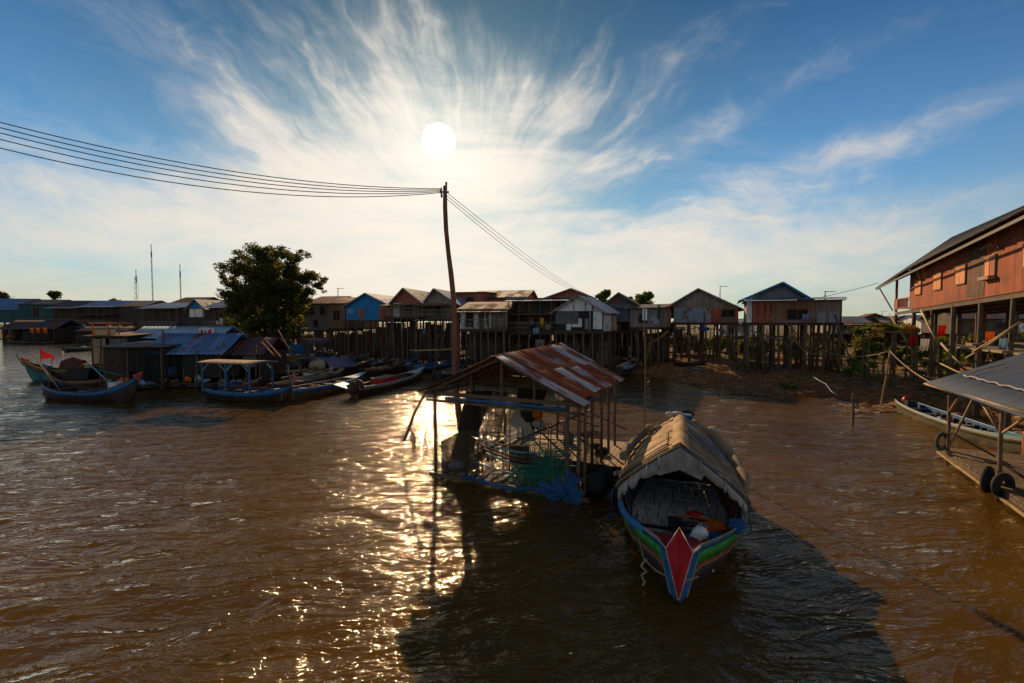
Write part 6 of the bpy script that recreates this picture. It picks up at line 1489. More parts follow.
# ---------------------------------------------------------------- floating houses and stalls on the left
def float_house(name, label, x0, x1, Y, pe, pr, d=4.0, rz=0.0, roofm=metal_blue, drapes=(), flat=False, roof='side', posts=4, wallm=None, over=.35, deckz=.32, cat='floating house', back=net_brown, low=None):
    xm = (x0+x1)/2; X = P(xm, 330, Y).x; w = (x1-x0)*Y/455; ze = P(xm, pe, Y).z; zr = P(xm, pr, Y+d/2).z; h = w/2
    t = thing(name, label, cat, (X, Y, 0), R(rz))
    b = MB(); b.box((0, d/2, deckz), (w+.3, d+.3, .08))
    for y in (0, d): b.bar((-h, y, deckz-.14), (h, y, deckz-.14), .14, .18)
    b.build('deck', wood_dark, t)
    for k in range(max(2, int(w/1.3))):
        b = MB(); x = lerp(-h+.4, h-.4, k/max(1, int(w/1.3)-1)); b.tube([(x, -.1, .02), (x, d+.1, .02)], .28, 10); b.build('float', hull_dark, t)
    for i in range(posts):
        for y in (0, d):
            b = MB(); x = lerp(-h+.05, h-.05, i/(posts-1)); b.bar((x, y, deckz), (x, y, ze), .08); b.build('post', wood_dark, t)
    for y in (0, d):
        b = MB(); b.bar((-h, y, ze), (h, y, ze), .08, .1); b.build('beam', wood_dark, t)
    s_ = (zr-ze)/(d/2) if not flat else .06
    if flat:
        b = MB(); slab(b, (-h-over, -over, ze+.04), (h+over, -over, ze+.04), (h+over, d+over, ze+.25), (-h-over, d+over, ze+.25), .05); b.build('roof', roofm, t)
    else:
        b = MB(); L_ = math.hypot(d/2+over, s_*(d/2+over)); b.corr((-h-over, d/2, zr+.05), (1, 0, 0), (0, -1, -s_), w+2*over, L_, .03, .30, seg=4, sag=.05); b.build('roof_slope', roofm, t, solid=.02)
        b = MB(); b.corr((-h-over, d/2, zr+.05), (1, 0, 0), (0, 1, -s_), w+2*over, L_, .03, .30, seg=4, sag=.05); b.build('roof_slope', roofm, t, solid=.02)
    b = MB(); b.box((0, d-.06, (deckz+ze)/2), (w, .04, ze-deckz)); b.build('rear_wall', wood_dark, t)
    for s in (-1, 1):
        b = MB(); b.quad((s*h, 0, deckz), (s*h, d, deckz), (s*h, d, ze), (s*h, 0, ze)); b.build('side_net', back, t)
    if low:
        b = MB(); b.box((0, -.02, deckz+.35), (w, .04, .7)); b.build('low_wall', low, t)
    for k, (a, c, z0, z1, m) in enumerate(drapes):
        xa, xb = lerp(-h, h, a), lerp(-h, h, c); za, zb = lerp(deckz, ze, z0), lerp(deckz, ze, z1)
        b = drape('d', [(xa, -.05-.01*k, zb), ((xa+xb)/2, -.08-.01*k, zb-.08), (xb, -.05-.01*k, zb)], [(xa+U(-.1, .1), -.06-.01*k, za), (xb+U(-.1, .1), -.06-.01*k, za+U(-.1, .1))], m, '', '', fold=.05, nf=3)
        b.build('drape', m, t)
    return t, w, ze
float_house('floating_house', 'floating house wrapped in dark cloth under a bright blue sheet roof', 146, 219, 29.5, 352, 334, 4.2, 2, metal_blue, ((.0, .30, .0, 1, cloth_dark), (.22, .5, .2, 1, net_black), (.50, .98, .15, .95, cloth_dark), (.28, .40, .25, .55, cloth_blue)), posts=5)
float_house('floating_house', 'boxy floating house walled with brown netting at the left of the blue roof', 104, 160, 28.8, 347, 346, 3.8, 4, metal_dark, ((.02, .45, .02, .98, net_brown), (.46, .98, .02, .98, net_black), (.30, .62, .35, .95, cloth_dark)), flat=True, posts=4, back=net_brown)
fh3, _, _ = float_house('floating_house', 'tall cluttered floating house with an orange framed top deck', 91, 128, 34, 336, 330, 3.5, 0, wood_brown, ((.05, .4, .3, .95, cloth_tan), (.5, .95, .3, .95, cloth_grey)), flat=True, posts=4)
zt = P(106, 323, 34).z
for x in (-1.3, -.2, .6):
    b = MB(); b.bar((x, .1, 3.1), (x, .1, zt), .07); b.build('top_post', paint_orange if x < 0 else wood_brown, fh3)
b = MB(); b.box((-.4, .6, zt), (2.1, 1.4, .10)); b.build('top_canopy', paint_orange, fh3)
b = MB(); b.box((-.5, .2, 3.45), (1.6, .05, .5)); b.build('top_panel', plain('sand_panel', (.5, .34, .18), .7, .3, 3, .1), fh3)
b = MB(); b.bar((-1.4, .0, 3.95), (1.1, .0, 3.95), .05); b.build('top_rail', paint_yellow, fh3)
float_house('floating_house', 'floating house behind with a long pale grey blue roof', 130, 214, 35.5, 337, 327, 4, 2, plain('pale_roof_sheet', (.38, .52, .64), .5, .3, 1.5, .1), ((.0, .9, .2, 1, cloth_dark),), posts=5)
sg = thing('shop_banner', 'small white banner with red figures at the right end of the pale roof', 'banner', tuple(P(207, 332, 33)), R(4))
b = MB(); b.grid([[(x, .02*math.sin(x*7), z) for x in [-.55+.11*k for k in range(11)]] for z in (.32, 0, -.32)]); b.build('sheet', paint_white, sg)
b = MB()
for k, (x, z, w_, h_) in enumerate(((-.35, .05, .18, .3), (-.1, -.03, .2, .25), (.2, .03, .24, .34))): b.face([(x-w_/2, -.03, z-h_/2), (x+w_/2, -.03, z-h_/2), (x+w_*.3, -.03, z+h_/2), (x-w_*.2, -.03, z+h_*.4)], [(0, 0), (1, 0), (1, 1), (0, 1)])
b.build('print', cloth_red, sg)
for x in (-.55, .55):
    b = MB(); b.bar((x, .04, -.9), (x, .04, .36), .04); b.build('banner_post', wood_brown, sg)
float_house('floating_house', 'open floating shed with a plum coloured corrugated roof', 219, 259, 30.5, 353, 338, 4.2, 4, metal_purple, ((.1, .5, .2, .9, cloth_dark), (.6, .9, .5, .95, cloth_grey)), posts=4)
b = MB()
for k in range(4): b.bar((0, 0, 0), (.01, 0, 0), .01)
for k, (pa, pb2) in enumerate((((262, 342), (275, 356)), ((267, 341), (281, 357)))):
    a = P(*pa, 31); c = P(*pb2, 29.5); b = MB(); b.bar((0, 0, 0), c-a, .09, .05); single('timber_prop', b, wood_red, ('left' if k == 0 else 'right')+' of two red timbers leaning beside the plum roofed shed', 'timber', tuple(a))
b = MB(); b.tube([(0, 0, 0), P(301, 370, 29)-P(278, 330, 31)], .05, 6); single('leaning_pole', b, wood_pole, 'long thin pole leaning between the plum roofed shed and the tree', 'pole', tuple(P(278, 330, 31)))
fm = (('net_sack', cloth_tan, 'tan'), ('net_sack', cloth_grey, 'grey'), ('basin', paint_sky, 'pale blue'), ('net_sack', cloth_white, 'off white'), ('crate', paint_orange, 'orange'), ('net_sack', cloth('rust_cloth', (.25, .10, .05)), 'rust coloured'))
for k, px in enumerate((108, 115, 124, 132, 141, 152, 163, 176, 187, 199, 208, 224, 236, 248)):
    nm, m, cn = fm[(k*5) % 6]; g = P(px, 380, 28.1 if px < 160 else 29.2); ref_ = ('the boxy netted house' if px < 145 else 'the blue roofed house' if px < 215 else 'the plum roofed shed'); pos_ = ('left end of', 'middle of', 'right end of')[0 if px in (108, 115, 152, 224) else 2 if px in (141, 199, 208, 248) else 1]
    heap(nm, '%s %s at the %s %s' % (cn, nm.replace('_', ' '), pos_, ref_), nm.replace('_', ' '), (g.x, g.y, .36), (U(.35, .6), U(.3, .5), U(.3, .7)), m, 5, None, 200+k).__setitem__('group', 'gear along the edges of the floating houses')
for k, (px, py0, py1, Y) in enumerate(((100, 392, 338, 28.4), (127, 392, 345, 28.3), (165, 388, 330, 29), (196, 388, 350, 28.9), (222, 388, 340, 29.9), (256, 388, 345, 29.9))):
    a = P(px, py0, Y); c = P(px+U(-3, 3), py1, Y+.3); a.z = -.5; b = MB(); b.tube([(0, 0, 0), c-a], .045, 6)
    single('mooring_pole', b, wood_pole, ('leftmost', 'second', 'third', 'fourth', 'fifth', 'rightmost')[k]+' of six poles standing along the netted floating houses', 'pole', tuple(a), group='mooring poles by the floating houses')
# stalls on the far left water
float_house('floating_stall', 'low floating stall with striped dark roof and orange goods at the far left', 4, 52, 92, 328, 320.5, 7, 4, metal_dark, ((.4, .9, .1, .8, cloth_dark),), posts=6, cat='floating stall', over=.6)
for k, px in enumerate((32, 38, 45)):
    b = drape('d', [(-.4, 0, .6), (.4, 0, .6)], [(-.4, 0, -.4), (.4, 0, -.5)], cloth_orange, '', '', fold=.05, nf=2); o = b.build('hanging_goods', cloth_orange); o.location = P(px, 331, 90.5)
    tag(o, 'bundle of orange goods hanging in the low stall at the far left', 'goods', 'orange goods in the far stall')
float_house('floating_stall', 'low far floating shed with a flat bright blue roof behind the red flags', 52, 80, 96, 327, 326, 6, 4, metal_blue, ((.0, .9, .1, .9, cloth_dark),), flat=True, posts=4, cat='floating stall')
float_house('floating_stall', 'dim long floating shed moored between the far stall and the netted houses', 78, 128, 84, 331, 327, 5, 4, metal_dark, ((.0, .9, .1, .9, cloth_dark),), posts=5, cat='floating stall')
# ---------------------------------------------------------------- boats of the left cluster
def contents(t, inf, n, seed, mats):
    """loose gear lying in a boat: crates, bundles and cans, each a thing of its own"""
    rr = random.Random(seed)
    for k in range(n):
        x = inf['L']*rr.uniform(.22, .78); y = rr.uniform(-.5, .5)*inf['hb'](x); nm, m, lb, sz = mats[k % len(mats)]
        w_ = t.matrix_basis @ Vector((x, y, inf['fz']+.16))
        heap(nm, lb, nm.replace('_', ' '), tuple(w_), (sz, sz, sz*.7), m, 5, None, seed*7+k)
b1, i1 = boat_px('rowing_boat', 'dark blue boat with tall red prow in front of the netted floating house', (50, 398), (141, 403), beam=1.5, h=.55, rise=(.95, .35), mats=(paint_blue, hull_dark, hull_dark), prow=paint_red, thw=4, gun=wood_dark, pw=2.0)
contents(b1, i1, 7, 1, (('white_crate', paint_white, 'pale lumpy bundle in the dark blue boat, nearest the red prow', .5), ('net_bundle', cloth('pale_teal_cloth', (.25, .38, .36)), 'pale teal net bundle amidships in the dark blue boat', .6), ('plastic_bag', cloth_white, 'white plastic bag lying in the dark blue boat', .4), ('red_bowl', cloth_red, 'red bundle beside the pale one near the red prow', .35), ('dark_bundle', cloth_dark, 'dark bundle in the stern of the dark blue boat', .6), ('grey_bundle', cloth_grey, 'grey bundle in the middle of the dark blue boat', .5), ('yellow_can', paint_yellow, 'small yellow can near the stern of the dark blue boat', .2)))
bx = thing('storage_box', 'white box standing upright near the red prow of the dark blue boat', 'box', put(b1, (i1['L']*.72, .15, .55)), b1.rotation_euler.z)
b = MB(); b.box((0, 0, .22), (.62, .45, .44)); b.build('body', paint_white, bx); b = MB(); b.box((0, 0, .46), (.66, .5, .05)); b.build('lid', paint_white, bx)
b2, i2 = boat_px('rowing_boat', 'dark boat with red bow panel and yellow rail behind the other two', (112, 378), (24, 381), beam=1.6, h=.75, rise=(.8, .2), mats=(wood_dark, wood_teal, hull_dark), prow=paint_red, thw=4, gun=paint_yellow, pw=2.0)
b3, i3 = boat_px('rowing_boat', 'dark boat with rounded black cover between the red flags and dark blue boat', (116, 388), (46, 389), beam=1.5, h=.55, rise=(.9, .2), mats=(hull_brown, hull_dark, hull_dark), prow=paint_blue, thw=3, gun=wood_brown, pw=2.0)
b = MB(); b.grid([[(i3['L']*lerp(.28, .62, u/8), .70*math.cos(math.pi*v/10), .55+.85*math.sin(math.pi*v/10)+.04*math.sin(u*2)) for u in range(9)] for v in range(11)]); b.build('hooped_cover', cloth_dark, b3, solid=.02)
b = MB(); b.grid([[(i2['L']*lerp(.32, .56, u/8), .65*math.cos(math.pi*v/10), .75+(.95-.25*abs(u-4)/4)*math.sin(math.pi*v/10)**1.6) for u in range(9)] for v in range(11)]); b.build('tent_cover', cloth('maroon_cover', (.16, .06, .05)), b2, solid=.02)
heap('net_bundle', 'orange brown bundle on the stern side of the tented boat', 'net bundle', put(b2, (i2['L']*.28, 0, .8)), (.8, .8, .5), cloth_tan, 6, None, 41)
heap('net_bundle', 'black bundle heaped at the stern of the tented boat', 'net bundle', put(b2, (i2['L']*.10, 0, .9)), (.9, .8, .5), cloth_dark, 6, None, 42)
def flag(px, py0, py1, Y, w_, h_, label):
    a = P(px, py0, Y); c = P(px, py1, Y); t = thing('red_flag', label, 'flag', tuple(a), 0)
    b = MB(); b.tube([(0, 0, 0), c-a], .022, 5); b.build('staff', wood_pole, t); z = (c-a).z
    b = MB(); b.grid([[(lerp(0, w_, u/8), .06*math.sin(u*1.1+v*.5), z-.02-h_*(v/4)*(1-.75*u/8)-h_*.55*(u/8)) for u in range(9)] for v in range(5)]); b.build('cloth', cloth_red, t)
flag(41, 378, 349, 33, .95, .75, 'larger bright red triangular flag on the tented boat'); flag(52, 378, 355, 33.5, .35, .35, 'smaller red flag right of the larger one')
def spar(label, pa, pc, m, r=.035, name='pole'):
    a = P(*pa); c = P(*pc); b = MB(); b.tube([(0, 0, 0), (c-a)*.5+Vector((0, 0, -.01)), c-a], r, 6); return single(name, b, m, label, 'pole', tuple(a))
spar('yellow bamboo pole raised over the stern of the dark blue boat', (60, 390, 25.6), (32, 354, 26.2), bamboo); spar('dark pole slanting off the bow of the tented boat', (24, 366, 31), (16, 354, 31), wood_pole)
spar('pale pole leaning over the dark blue boat beside its white box', (117, 389, 25.8), (88, 363, 26.6), paint_sky, .03); spar('dark oar dipping in the water at the stern of the dark blue boat', (49, 384, 25.6), (44, 395, 25.3), wood_dark, .09, 'oar')
a, c = P(88, 366, 27), P(124, 376, 28.6); b = MB(); b.tube([p-a for p in sag_line(a, c, .05, 8)], .035, 6); single('mooring_line', b, rope_teal, 'teal mooring line tied from the boats to the netted floating house', 'rope', tuple(a))
# canopied blue boat and the long hulls beside it
b4, i4 = boat_px('canopied_boat', 'blue boat with a flat sand topped canopy on blue posts', (211, 398), (292, 403), beam=1.7, h=.55, rise=(.35, .1), mats=(paint_blue, hull_dark, hull_dark), thw=3, gun=paint_blue, pw=2.2)
canopy(b4, .35, 3.6, .8, .5, P(245, 361, 25.5).z, plain('sand_canopy', (.45, .30, .19), .8, .3, 2, .2), posts=3, over=.25, crown=.06)
for s in (-1, 1):
    for xa, xb in ((.35, .95), (2.0, 1.4), (2.0, 2.6), (3.6, 3.0)):
        b = MB(); b.bar((xa, s*.76, 1.65), (xb, s*.76, 2.15), .05); b.build('canopy_brace', paint_teal, b4)
contents(b4, i4, 6, 3, (('dark_bundle', cloth_dark, 'dark bundle under the sand topped canopy', .7), ('pale_bag', cloth_white, 'pale bag with a dark bundle under the sand topped canopy', .4), ('engine_box', engine_m, 'dark engine lump amidships in the canopied blue boat', .5), ('orange_can', paint_orange, 'small orange can in the stern of the canopied boat', .2), ('dark_tarp', cloth_grey, 'grey tarp folded low in the canopied boat', .4), ('yellow_bag', cloth_tan, 'yellowish bag near the right post of the canopy', .4)))
b5, i5 = boat_px('long_boat', 'long brown striped boat with blue rail in front of the moored fleet', (277, 403), (366, 384), beam=1.4, h=.58, rise=(.25, .1), mats=(paint_blue, hull_brown, hull_brown), thw=6, gun=paint_sky, fore=paint_sky, pw=2.5, ribs=1)
heap('orange_bundle', 'salmon bundle lying in the long brown striped boat', 'bundle', put(b5, (i5['L']*.38, .1, .42)), (.7, .4, .22), cloth('salmon_cloth', (.55, .2, .12)), 5, None, 51)
b = MB(); b.tube([(0, 0, 0), (.05, 0, 1.15)], .05, 7); b.sphere((.05, 0, 1.2), .09, 8, 6); single('mooring_post', b, wood_red, 'short red brown post with a round knob beside the long striped boat', 'post', put(b5, (2.2, 1.0, .1)))
spar('dark pole standing against the side of the long striped boat', (294, 400, 24.0), (287, 365, 24.6), wood_dark, .05)
b6, i6 = boat_px('long_boat', 'long boat with a pale plank deck behind the brown striped one', (272, 394), (345, 378), beam=1.3, h=.5, rise=(.2, .1), mats=(wood_dark, hull_dark, deck_tan), thw=4, gun=deck_tan, deckm=deck_tan, fore=deck_tan)
b6b, i6b = boat_px('long_boat', 'narrow dark blue hull lying between the pale decked boat and the violet tarp', (285, 387), (342, 372), beam=1.2, h=.5, rise=(.3, .1), mats=(paint_blue, hull_dark, hull_dark), thw=4, gun=wood_grey, fore=deck_tan)
b7, i7 = boat_px('long_boat', 'grey boat carrying a low red box at the right end of the fleet', (354, 397), (424, 377), beam=1.4, h=.48, rise=(.3, .1), mats=(wood_grey, hull_dark, hull_brown), thw=3, gun=paint_white, fore=paint_white, deckm=deck_tan)
rb = thing('red_box', 'low red box with pale lid amidships in the grey boat', 'box', put(b7, (i7['L']*.36, 0, .30)), b7.rotation_euler.z)
b = MB(); b.box((0, 0, .22), (1.9, .8, .42)); b.build('body', paint_red, rb); b = MB(); b.box((0, 0, .455), (1.98, .86, .05)); b.build('lid', cloth_tan, rb)
bt2 = thing('blue_tarp_cover', 'light blue board leaning on the stern of the grey boat', 'board', put(b7, (.1, .1, .55)), b7.rotation_euler.z)
b = MB(); b.box((-.3, .3, .12), (1.0, .9, .05), Matrix.Rotation(R(14), 3, 'X')); b.build('sheet', paint_sky, bt2); b = MB(); b.bar((-.3, .3, -.3), (-.3, .3, .1), .06); b.build('prop', wood_dark, bt2)
heap('brown_drum_bundle', 'round brown covered engine at the stern of the grey boat', 'engine', put(b7, (.15, 0, .20)), (.8, .8, .9), cloth('brown_cover', (.12, .06, .04)), 7, None, 53)
b8, i8 = boat_px('long_boat', 'dark boat carrying a white bundle and a violet tarp tent under the tree', (262, 382), (372, 371), beam=1.7, h=.6, rise=(.3, .2), mats=(hull_dark, hull_dark, deck_tan), thw=3, gun=hull_brown, fore=deck_tan)
b = MB(); L_ = i8['L']; b.grid([[(L_*lerp(.52, .80, u/10), lerp(-.85, .85, v/8), .62+.95*(1-abs(v-4)/4)*(1-.6*abs(u-3)/7)+.05*math.sin(u*3+v)) for u in range(11)] for v in range(9)]); b.build('tarp_tent', cloth_purple, b8, solid=.02)
heap('white_bundle', 'white and sand bundle of canvas left of the violet tarp tent', 'bundle', put(b8, (L_*.46, 0, .45)), (.9, .9, 1.1), cloth('cream_canvas', (.70, .55, .38)), 8, None, 61)
heap('yellow_bundle', 'yellow orange cloth beneath the violet tarp tent', 'bundle', put(b8, (L_*.60, -1.0, .30)), (.7, .4, .4), paint_yellow, 5, None, 62)
# the crowd of small boats farther back
rows_ = (
 (302, 366, 352, 362, paint_blue, wood_grey, 'small blue boat tucked right behind the violet tarp tent'),
 (346, 371, 388, 365, wood_grey, deck_tan, 'pale grey boat right of the violet tarp tent'),
 (362, 377, 402, 370, hull_brown, deck_tan, 'brown boat with pale deck behind the red box'),
 (376, 367, 420, 363, paint_sky, hull_brown, 'light blue boat in the second rank of the fleet'),
 (338, 361, 372, 358, paint_white, wood_grey, 'white railed boat farthest back left of the fleet'),
 (392, 372, 432, 368, hull_dark, hull_brown, 'tarred boat with open hold in the middle of the fleet'),
 (402, 362, 436, 359, paint_blue, paint_sky, 'bright blue boat near the stilts of the veranda houses'),
 (372, 359, 404, 357, wood_teal, wood_grey, 'teal boat nestled against the stilts in the back rank'),
 (438, 380, 462, 373, wood_grey, cloth_grey, 'grey boat with crumpled pale cover just left of the leaning pole'),
 (452, 366, 492, 362, paint_blue, paint_sky, 'blue boat just right of the leaning pole'),
 (478, 369, 516, 366, wood_teal, hull_brown, 'teal and brown boat seen over the hut roof on its left'),
 (430, 362, 452, 360, paint_sky, wood_grey, 'pale blue boat at the yellow canopy stern'),
 (318, 357, 340, 352, hull_brown, wood_grey, 'brown boat drawn up under the blue house steps'),
 (620, 378, 636, 368, paint_sky, paint_white, 'small pale blue boat drawn up on the mud right of the hut roof'),
 (60, 337, 92, 336, wood_grey, wood_grey, 'pale grey boat moored far off below the blue roofed shed'),
 (84, 340, 108, 338, hull_dark, wood_grey, 'dark far boat just left of the orange framed floating house'),
 (318, 373, 352, 368, wood_grey, deck_tan, 'sand decked boat between the violet tarp and the pale grey boat'),
 (330, 366, 362, 361, paint_sky, hull_brown, 'pale blue railed boat behind the sand decked one'),
 (385, 367, 414, 361, hull_brown, paint_white, 'brown boat with white inside near the second rank'),
 (410, 374, 446, 369, paint_blue, wood_grey, 'blue railed boat lying left of the grey covered one'),
 (466, 373, 504, 369, paint_sky, deck_tan, 'light blue boat with tan deck just behind the hut ridge'),
 (446, 361, 476, 358, hull_brown, wood_grey, 'small brown boat under the sand roofed house'),
 (268, 374, 300, 369, paint_blue, hull_brown, 'short blue railed boat under the screen by the big tree'),
 (128, 377, 92, 374, paint_sky, wood_grey, 'light blue boat squeezed between the tented boat and netted house'),
 (64, 352, 96, 350, wood_teal, wood_grey, 'teal boat far off beyond the red flags'),
 (220, 393, 262, 391, hull_brown, wood_grey, 'brown boat moored between the canopied boat and the plum shed'),
 (300, 381, 334, 377, paint_white, deck_tan, 'white railed boat squeezed behind the pale decked long boat'),
 (340, 356, 362, 352, paint_sky, paint_sky, 'sky blue boat at the foot of the blue house'),
 (676, 372, 706, 371, hull_dark, hull_brown, 'tarred boat lying on the mud before the grey and red stilt house'),
)
for k, (xa, ya, xb, yb, m1, m2, lb_) in enumerate(rows_):
    t_, i_ = boat_px('small_boat', lb_, (xa, ya), (xb, yb), beam=1.35 if k != 13 else 1.0, h=.5, rise=(.35, .15), mats=(m1, hull_dark, m2), thw=3, gun=m2 if k % 3 else wood_grey, fore=m2 if k % 2 else None, group='small boats moored before the stilt houses', z=0.0 if k not in (13, 28) else .25)
    if (k < 12 and k != 8) or 15 < k < 28:
        m_c = (cloth_white, cloth_blue, cloth_tan, cloth_grey, cloth_orange, cloth_ltblue)[k % 6]; nm_ = ('white', 'blue', 'tan', 'grey', 'orange', 'pale blue')[k % 6]
        heap('cloth_bundle', ('%s bundle in the %s' % (nm_, lb_.replace('small ', '').replace('right ', '').replace('farthest back left of the fleet', 'at the back left').replace('with open hold ', '').replace('in the middle of the fleet', 'amid the fleet'))), 'bundle', put(t_, (i_['L']*U(.3, .6), 0, .35)), (.9, .6, .45), m_c, 5, None, 70+k)
ck, ik = boat_px('canopied_boat', 'boat with a thin yellow canopy on blue posts left of the leaning pole', (412, 371), (462, 368), beam=1.5, h=.55, rise=(.3, .1), mats=(paint_blue, hull_dark, hull_dark), thw=3, gun=paint_blue)
canopy(ck, .3, ik['L']-.9, .75, .5, P(435, 350, 40.5).z, plain('yellow_canopy', (.55, .36, .14), .8, .3, 2, .2), posts=3, over=.3, crown=.02)
c2_, ic2 = boat_px('canopied_boat', 'boat with a yellow and violet canopy moored right of the big tree', (304, 362), (336, 360), beam=1.6, h=.6, rise=(.3, .1), mats=(paint_blue, hull_dark, hull_dark), thw=3, gun=paint_blue)
canopy(c2_, .2, ic2['L']-.4, .8, .5, P(320, 339, 49).z, plain('ochre_canopy', (.5, .32, .10), .8, .3, 2, .2), posts=3, over=.3, crown=.05)
b = MB(); b.grid([[(x, -.95, z) for x in [0, 1, 2, 3]] for z in (2.45, 2.0)]); b.build('valance', cloth_purple, c2_, solid=.01)
bs_ = thing('blue_tarp_screen', 'bright blue tarp screen with a pale stripe below the lit leaves of the big tree', 'tarp', tuple(P(294, 349, 42)), R(8))
b = MB(); b.grid([[(x, .05*math.sin(x*4), z) for x in [-.9+.2*k for k in range(10)]] for z in (.42, .1, -.2, -.45)]); b.build('sheet', cloth_blue, bs_); b = MB(); b.bar((.1, -.08, .35), (.75, -.08, -.3), .09, .02); b.build('stripe', paint_sky, bs_)
for x in (-.9, .9):
    b = MB(); b.bar((x, .05, -1.8), (x, .05, .45), .06); b.build('screen_post', wood_dark, bs_)
# jetty walkways in front of the houses
for k, (xa, xb, Y, py, lb_) in enumerate(((300, 352, 44, 358, 'low plank walkway at the foot of the blue house'), (540, 610, 36.5, 372, 'low plank walkway under the pale gabled house'), (655, 684, 47, 356, 'yellowish plank jetty between the row and the grey and red house'))):
    a = P(xa, py, Y); c = P(xb, py, Y); g = gz((a.x+c.x)/2, Y); t_ = thing('plank_walkway', lb_, 'walkway', (a.x, Y, g), 0); z = max(.35, a.z-g)
    b = MB(); b.box(((c.x-a.x)/2, 0, z), (c.x-a.x, .8, .06)); b.build('planks', deck_tan if k == 2 else wood_grey, t_)
    for q in range(5):
        b = MB(); b.tube([((c.x-a.x)*q/4, .3, -.6), ((c.x-a.x)*q/4, .3, z)], .06, 6); b.build('post', wood_stilt, t_)
# laundry and boards on the houses
for px, py, Y, w_, h_, m, lb_ in ((536, 331, 39.6, .55, .5, cloth_ltblue, 'pale blue cloth hung over the veranda edge of the two storey house'), (540, 343, 39.4, .8, .6, cloth('faded_poster', (.30, .20, .22)), 'faded square cloth hanging below the two storey house'), (612, 327, 41.6, .35, .7, cloth_orange, 'left of two orange garments hanging under the grey blue house'), (617, 327.5, 41.6, .35, .65, cloth_orange, 'right of two orange garments hanging under the grey blue house'),
    (542, 322, 39.6, .3, .7, paint_yellow, 'yellow cloth hanging on the veranda of the two storey house'), (383, 335, 44.6, .25, 1.3, cloth('dim_red_cloth', (.30, .03, .02)), 'long dim red cloth hanging among the stilts of the blue house'), (704, 329, 40.2, 1.0, .3, cloth_blue, 'blue tarp strip hung under the grey and red stilt house'), (721, 330, 40.6, .7, .25, cloth_ltblue, 'pale strip hung under the red side of the same stilt house'), (659, 312, 38, .25, 1.2, cloth_green, 'green cloth hanging at the right end of the plank house'), (424, 331, 44, .3, .6, cloth_ltblue, 'pale cloth hanging among the stilts left of the leaning pole'), (548, 327, 39.6, .5, .5, cloth_tan, 'sand coloured cloth on the right of the two storey veranda'), (352, 357, 43, .7, .25, cloth_blue, 'scrap of blue tarp on the walkway below the blue house'), (806, 317, 31.4, .5, .4, cloth_ltblue, 'pale cloth on the shelf of the large stilt house')):
    b = drape('d', [(-w_/2, 0, h_/2), (w_/2, 0, h_/2)], [(-w_/2, 0, -h_/2), (w_/2*.9, 0, -h_/2)], m, '', '', fold=.04, nf=2); o = b.build('hanging_cloth', m); o.location = P(px, py, Y); tag(o, lb_, 'cloth')
b = MB(); b.tube([(0, 0, 0), (-.5, 0, -.45), (-1.6, 0, -1.1), (-2.0, 0, -3.4)], .10, 8); single('yellow_pipe', b, plain('yellow_pipe', (.35, .22, .03), .6, .3, 3, .1), 'bent yellow pipe coming down beside the plank house', 'pipe', tuple(P(668, 331, 40)))
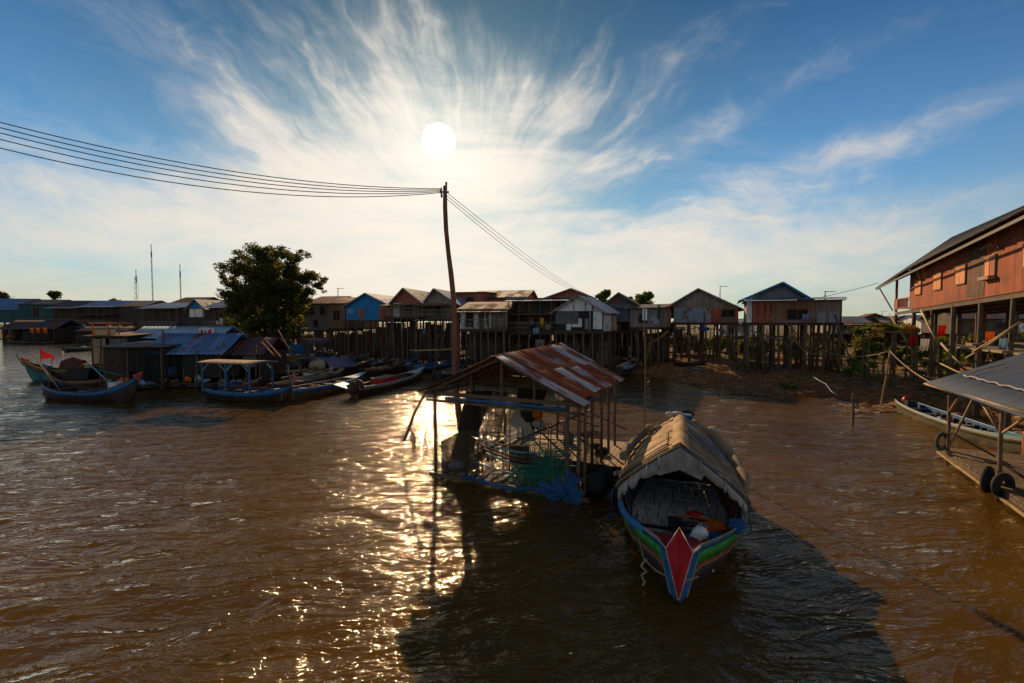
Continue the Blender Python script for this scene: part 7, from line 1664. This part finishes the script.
# ---------------------------------------------------------------- people
def person(label, loc, rz, shirt, trousers, sit=False, cap=None, h=1.6):
    t = thing('person', label, 'person', loc, rz); s = h/1.6
    J = {'pelvis': (0, 0, .84), 'belly': (0, 0, .98), 'chest': (0, -.01, 1.18), 'neck': (0, -.01, 1.33), 'head0': (0, -.02, 1.43), 'head1': (0, -.03, 1.52)}
    if not sit:
        for k, q in (('l', -1), ('r', 1)):
            J['hip'+k] = (q*.09, 0, .80); J['knee'+k] = (q*.10, -.03, .44); J['ankle'+k] = (q*.10, .02, .07); J['toe'+k] = (q*.11, -.13, .03)
            J['sh'+k] = (q*.17, 0, 1.27); J['el'+k] = (q*.24, .02, 1.02); J['wr'+k] = (q*.22, -.10, .82); J['ha'+k] = (q*.21, -.14, .74)
        dz = 0
    else:
        for k, q in (('l', -1), ('r', 1)):
            J['hip'+k] = (q*.10, 0, .82); J['knee'+k] = (q*.14, -.40, .86); J['ankle'+k] = (q*.12, -.36, .46); J['toe'+k] = (q*.12, -.50, .42)
            J['sh'+k] = (q*.17, 0, 1.27); J['el'+k] = (q*.24, -.06, 1.02); J['wr'+k] = (q*.16, -.26, .96); J['ha'+k] = (q*.13, -.33, .94)
        dz = -.40
    rad = dict(pelvis=.125, belly=.115, chest=.13, neck=.050, head0=.082, head1=.078, hip=.085, knee=.052, ankle=.036, toe=.032, sh=.055, el=.037, wr=.026, ha=.032)
    ed = [('pelvis', 'belly'), ('belly', 'chest'), ('chest', 'neck'), ('neck', 'head0'), ('head0', 'head1')]
    for k in 'lr': ed += [('pelvis', 'hip'+k), ('hip'+k, 'knee'+k), ('knee'+k, 'ankle'+k), ('ankle'+k, 'toe'+k), ('chest', 'sh'+k), ('sh'+k, 'el'+k), ('el'+k, 'wr'+k), ('wr'+k, 'ha'+k)]
    def skin(names, edges, m, nm, grow=0.0, lv=2):
        me = bpy.data.meshes.new(nm); ix = {a: i for i, a in enumerate(names)}
        me.from_pydata([tuple(c*s for c in (J[a][0], J[a][1], J[a][2]+dz)) for a in names], [(ix[a], ix[c]) for a, c in edges], []); me.materials.append(m)
        o = bpy.data.objects.new(nm, me); COL.objects.link(o); o.parent = t
        md = o.modifiers.new('Skin', 'SKIN'); md.use_smooth_shade = True
        for i, a in enumerate(names):
            r = rad[a if a in rad else a[:-1]]*s+grow; me.skin_vertices[0].data[i].radius = (r, r*.85)
        me.skin_vertices[0].data[0].use_root = True
        sb = o.modifiers.new('Subdivision', 'SUBSURF'); sb.levels = lv; sb.render_levels = lv; return o
    skin(list(J), ed, skin_m, 'body')
    skin(['belly', 'pelvis', 'chest', 'shl', 'ell', 'shr', 'elr'], [('belly', 'pelvis'), ('belly', 'chest'), ('chest', 'shl'), ('shl', 'ell'), ('chest', 'shr'), ('shr', 'elr')], shirt, 'shirt', .016)
    skin(['pelvis', 'hipl', 'kneel', 'anklel', 'hipr', 'kneer', 'ankler'], [('pelvis', 'hipl'), ('hipl', 'kneel'), ('kneel', 'anklel'), ('pelvis', 'hipr'), ('hipr', 'kneer'), ('kneer', 'ankler')], trousers, 'trousers', .018)
    hx = Vector((0, -.03, 1.48+dz))*s
    b = MB(); b.sphere(hx+Vector((0, .015, .035)), .098*s, 12, 9, (.92, 1.05, .9)); b.build('hair' if not cap else 'cap', cap or hair_m, t)
    if cap:
        b = MB(); b.sphere(hx+Vector((0, -.10, .02)), .07*s, 10, 6, (1, 1, .18)); b.build('cap_brim', cap, t)
    b = MB(); b.sphere(hx+Vector((0, -.085*s, -.02)), .018*s, 8, 6, (.8, 1, 1.3)); b.build('nose', skin_m, t)
    return t
a = P(668, 357, 47); person('person in a red shirt standing on the yellowish jetty between the houses', (a.x, 47, max(a.z-.62, gz(a.x, 47)+.40)), 0, cloth_red, cloth_dark)
hz_ = P(532, 331.5, 40.4)
person('person in a blue shirt and orange cap sitting on the two storey veranda', (hz_.x, 40.55, hz_.z+.02), 0, cloth_blue, cloth_dark, True, cloth_orange)
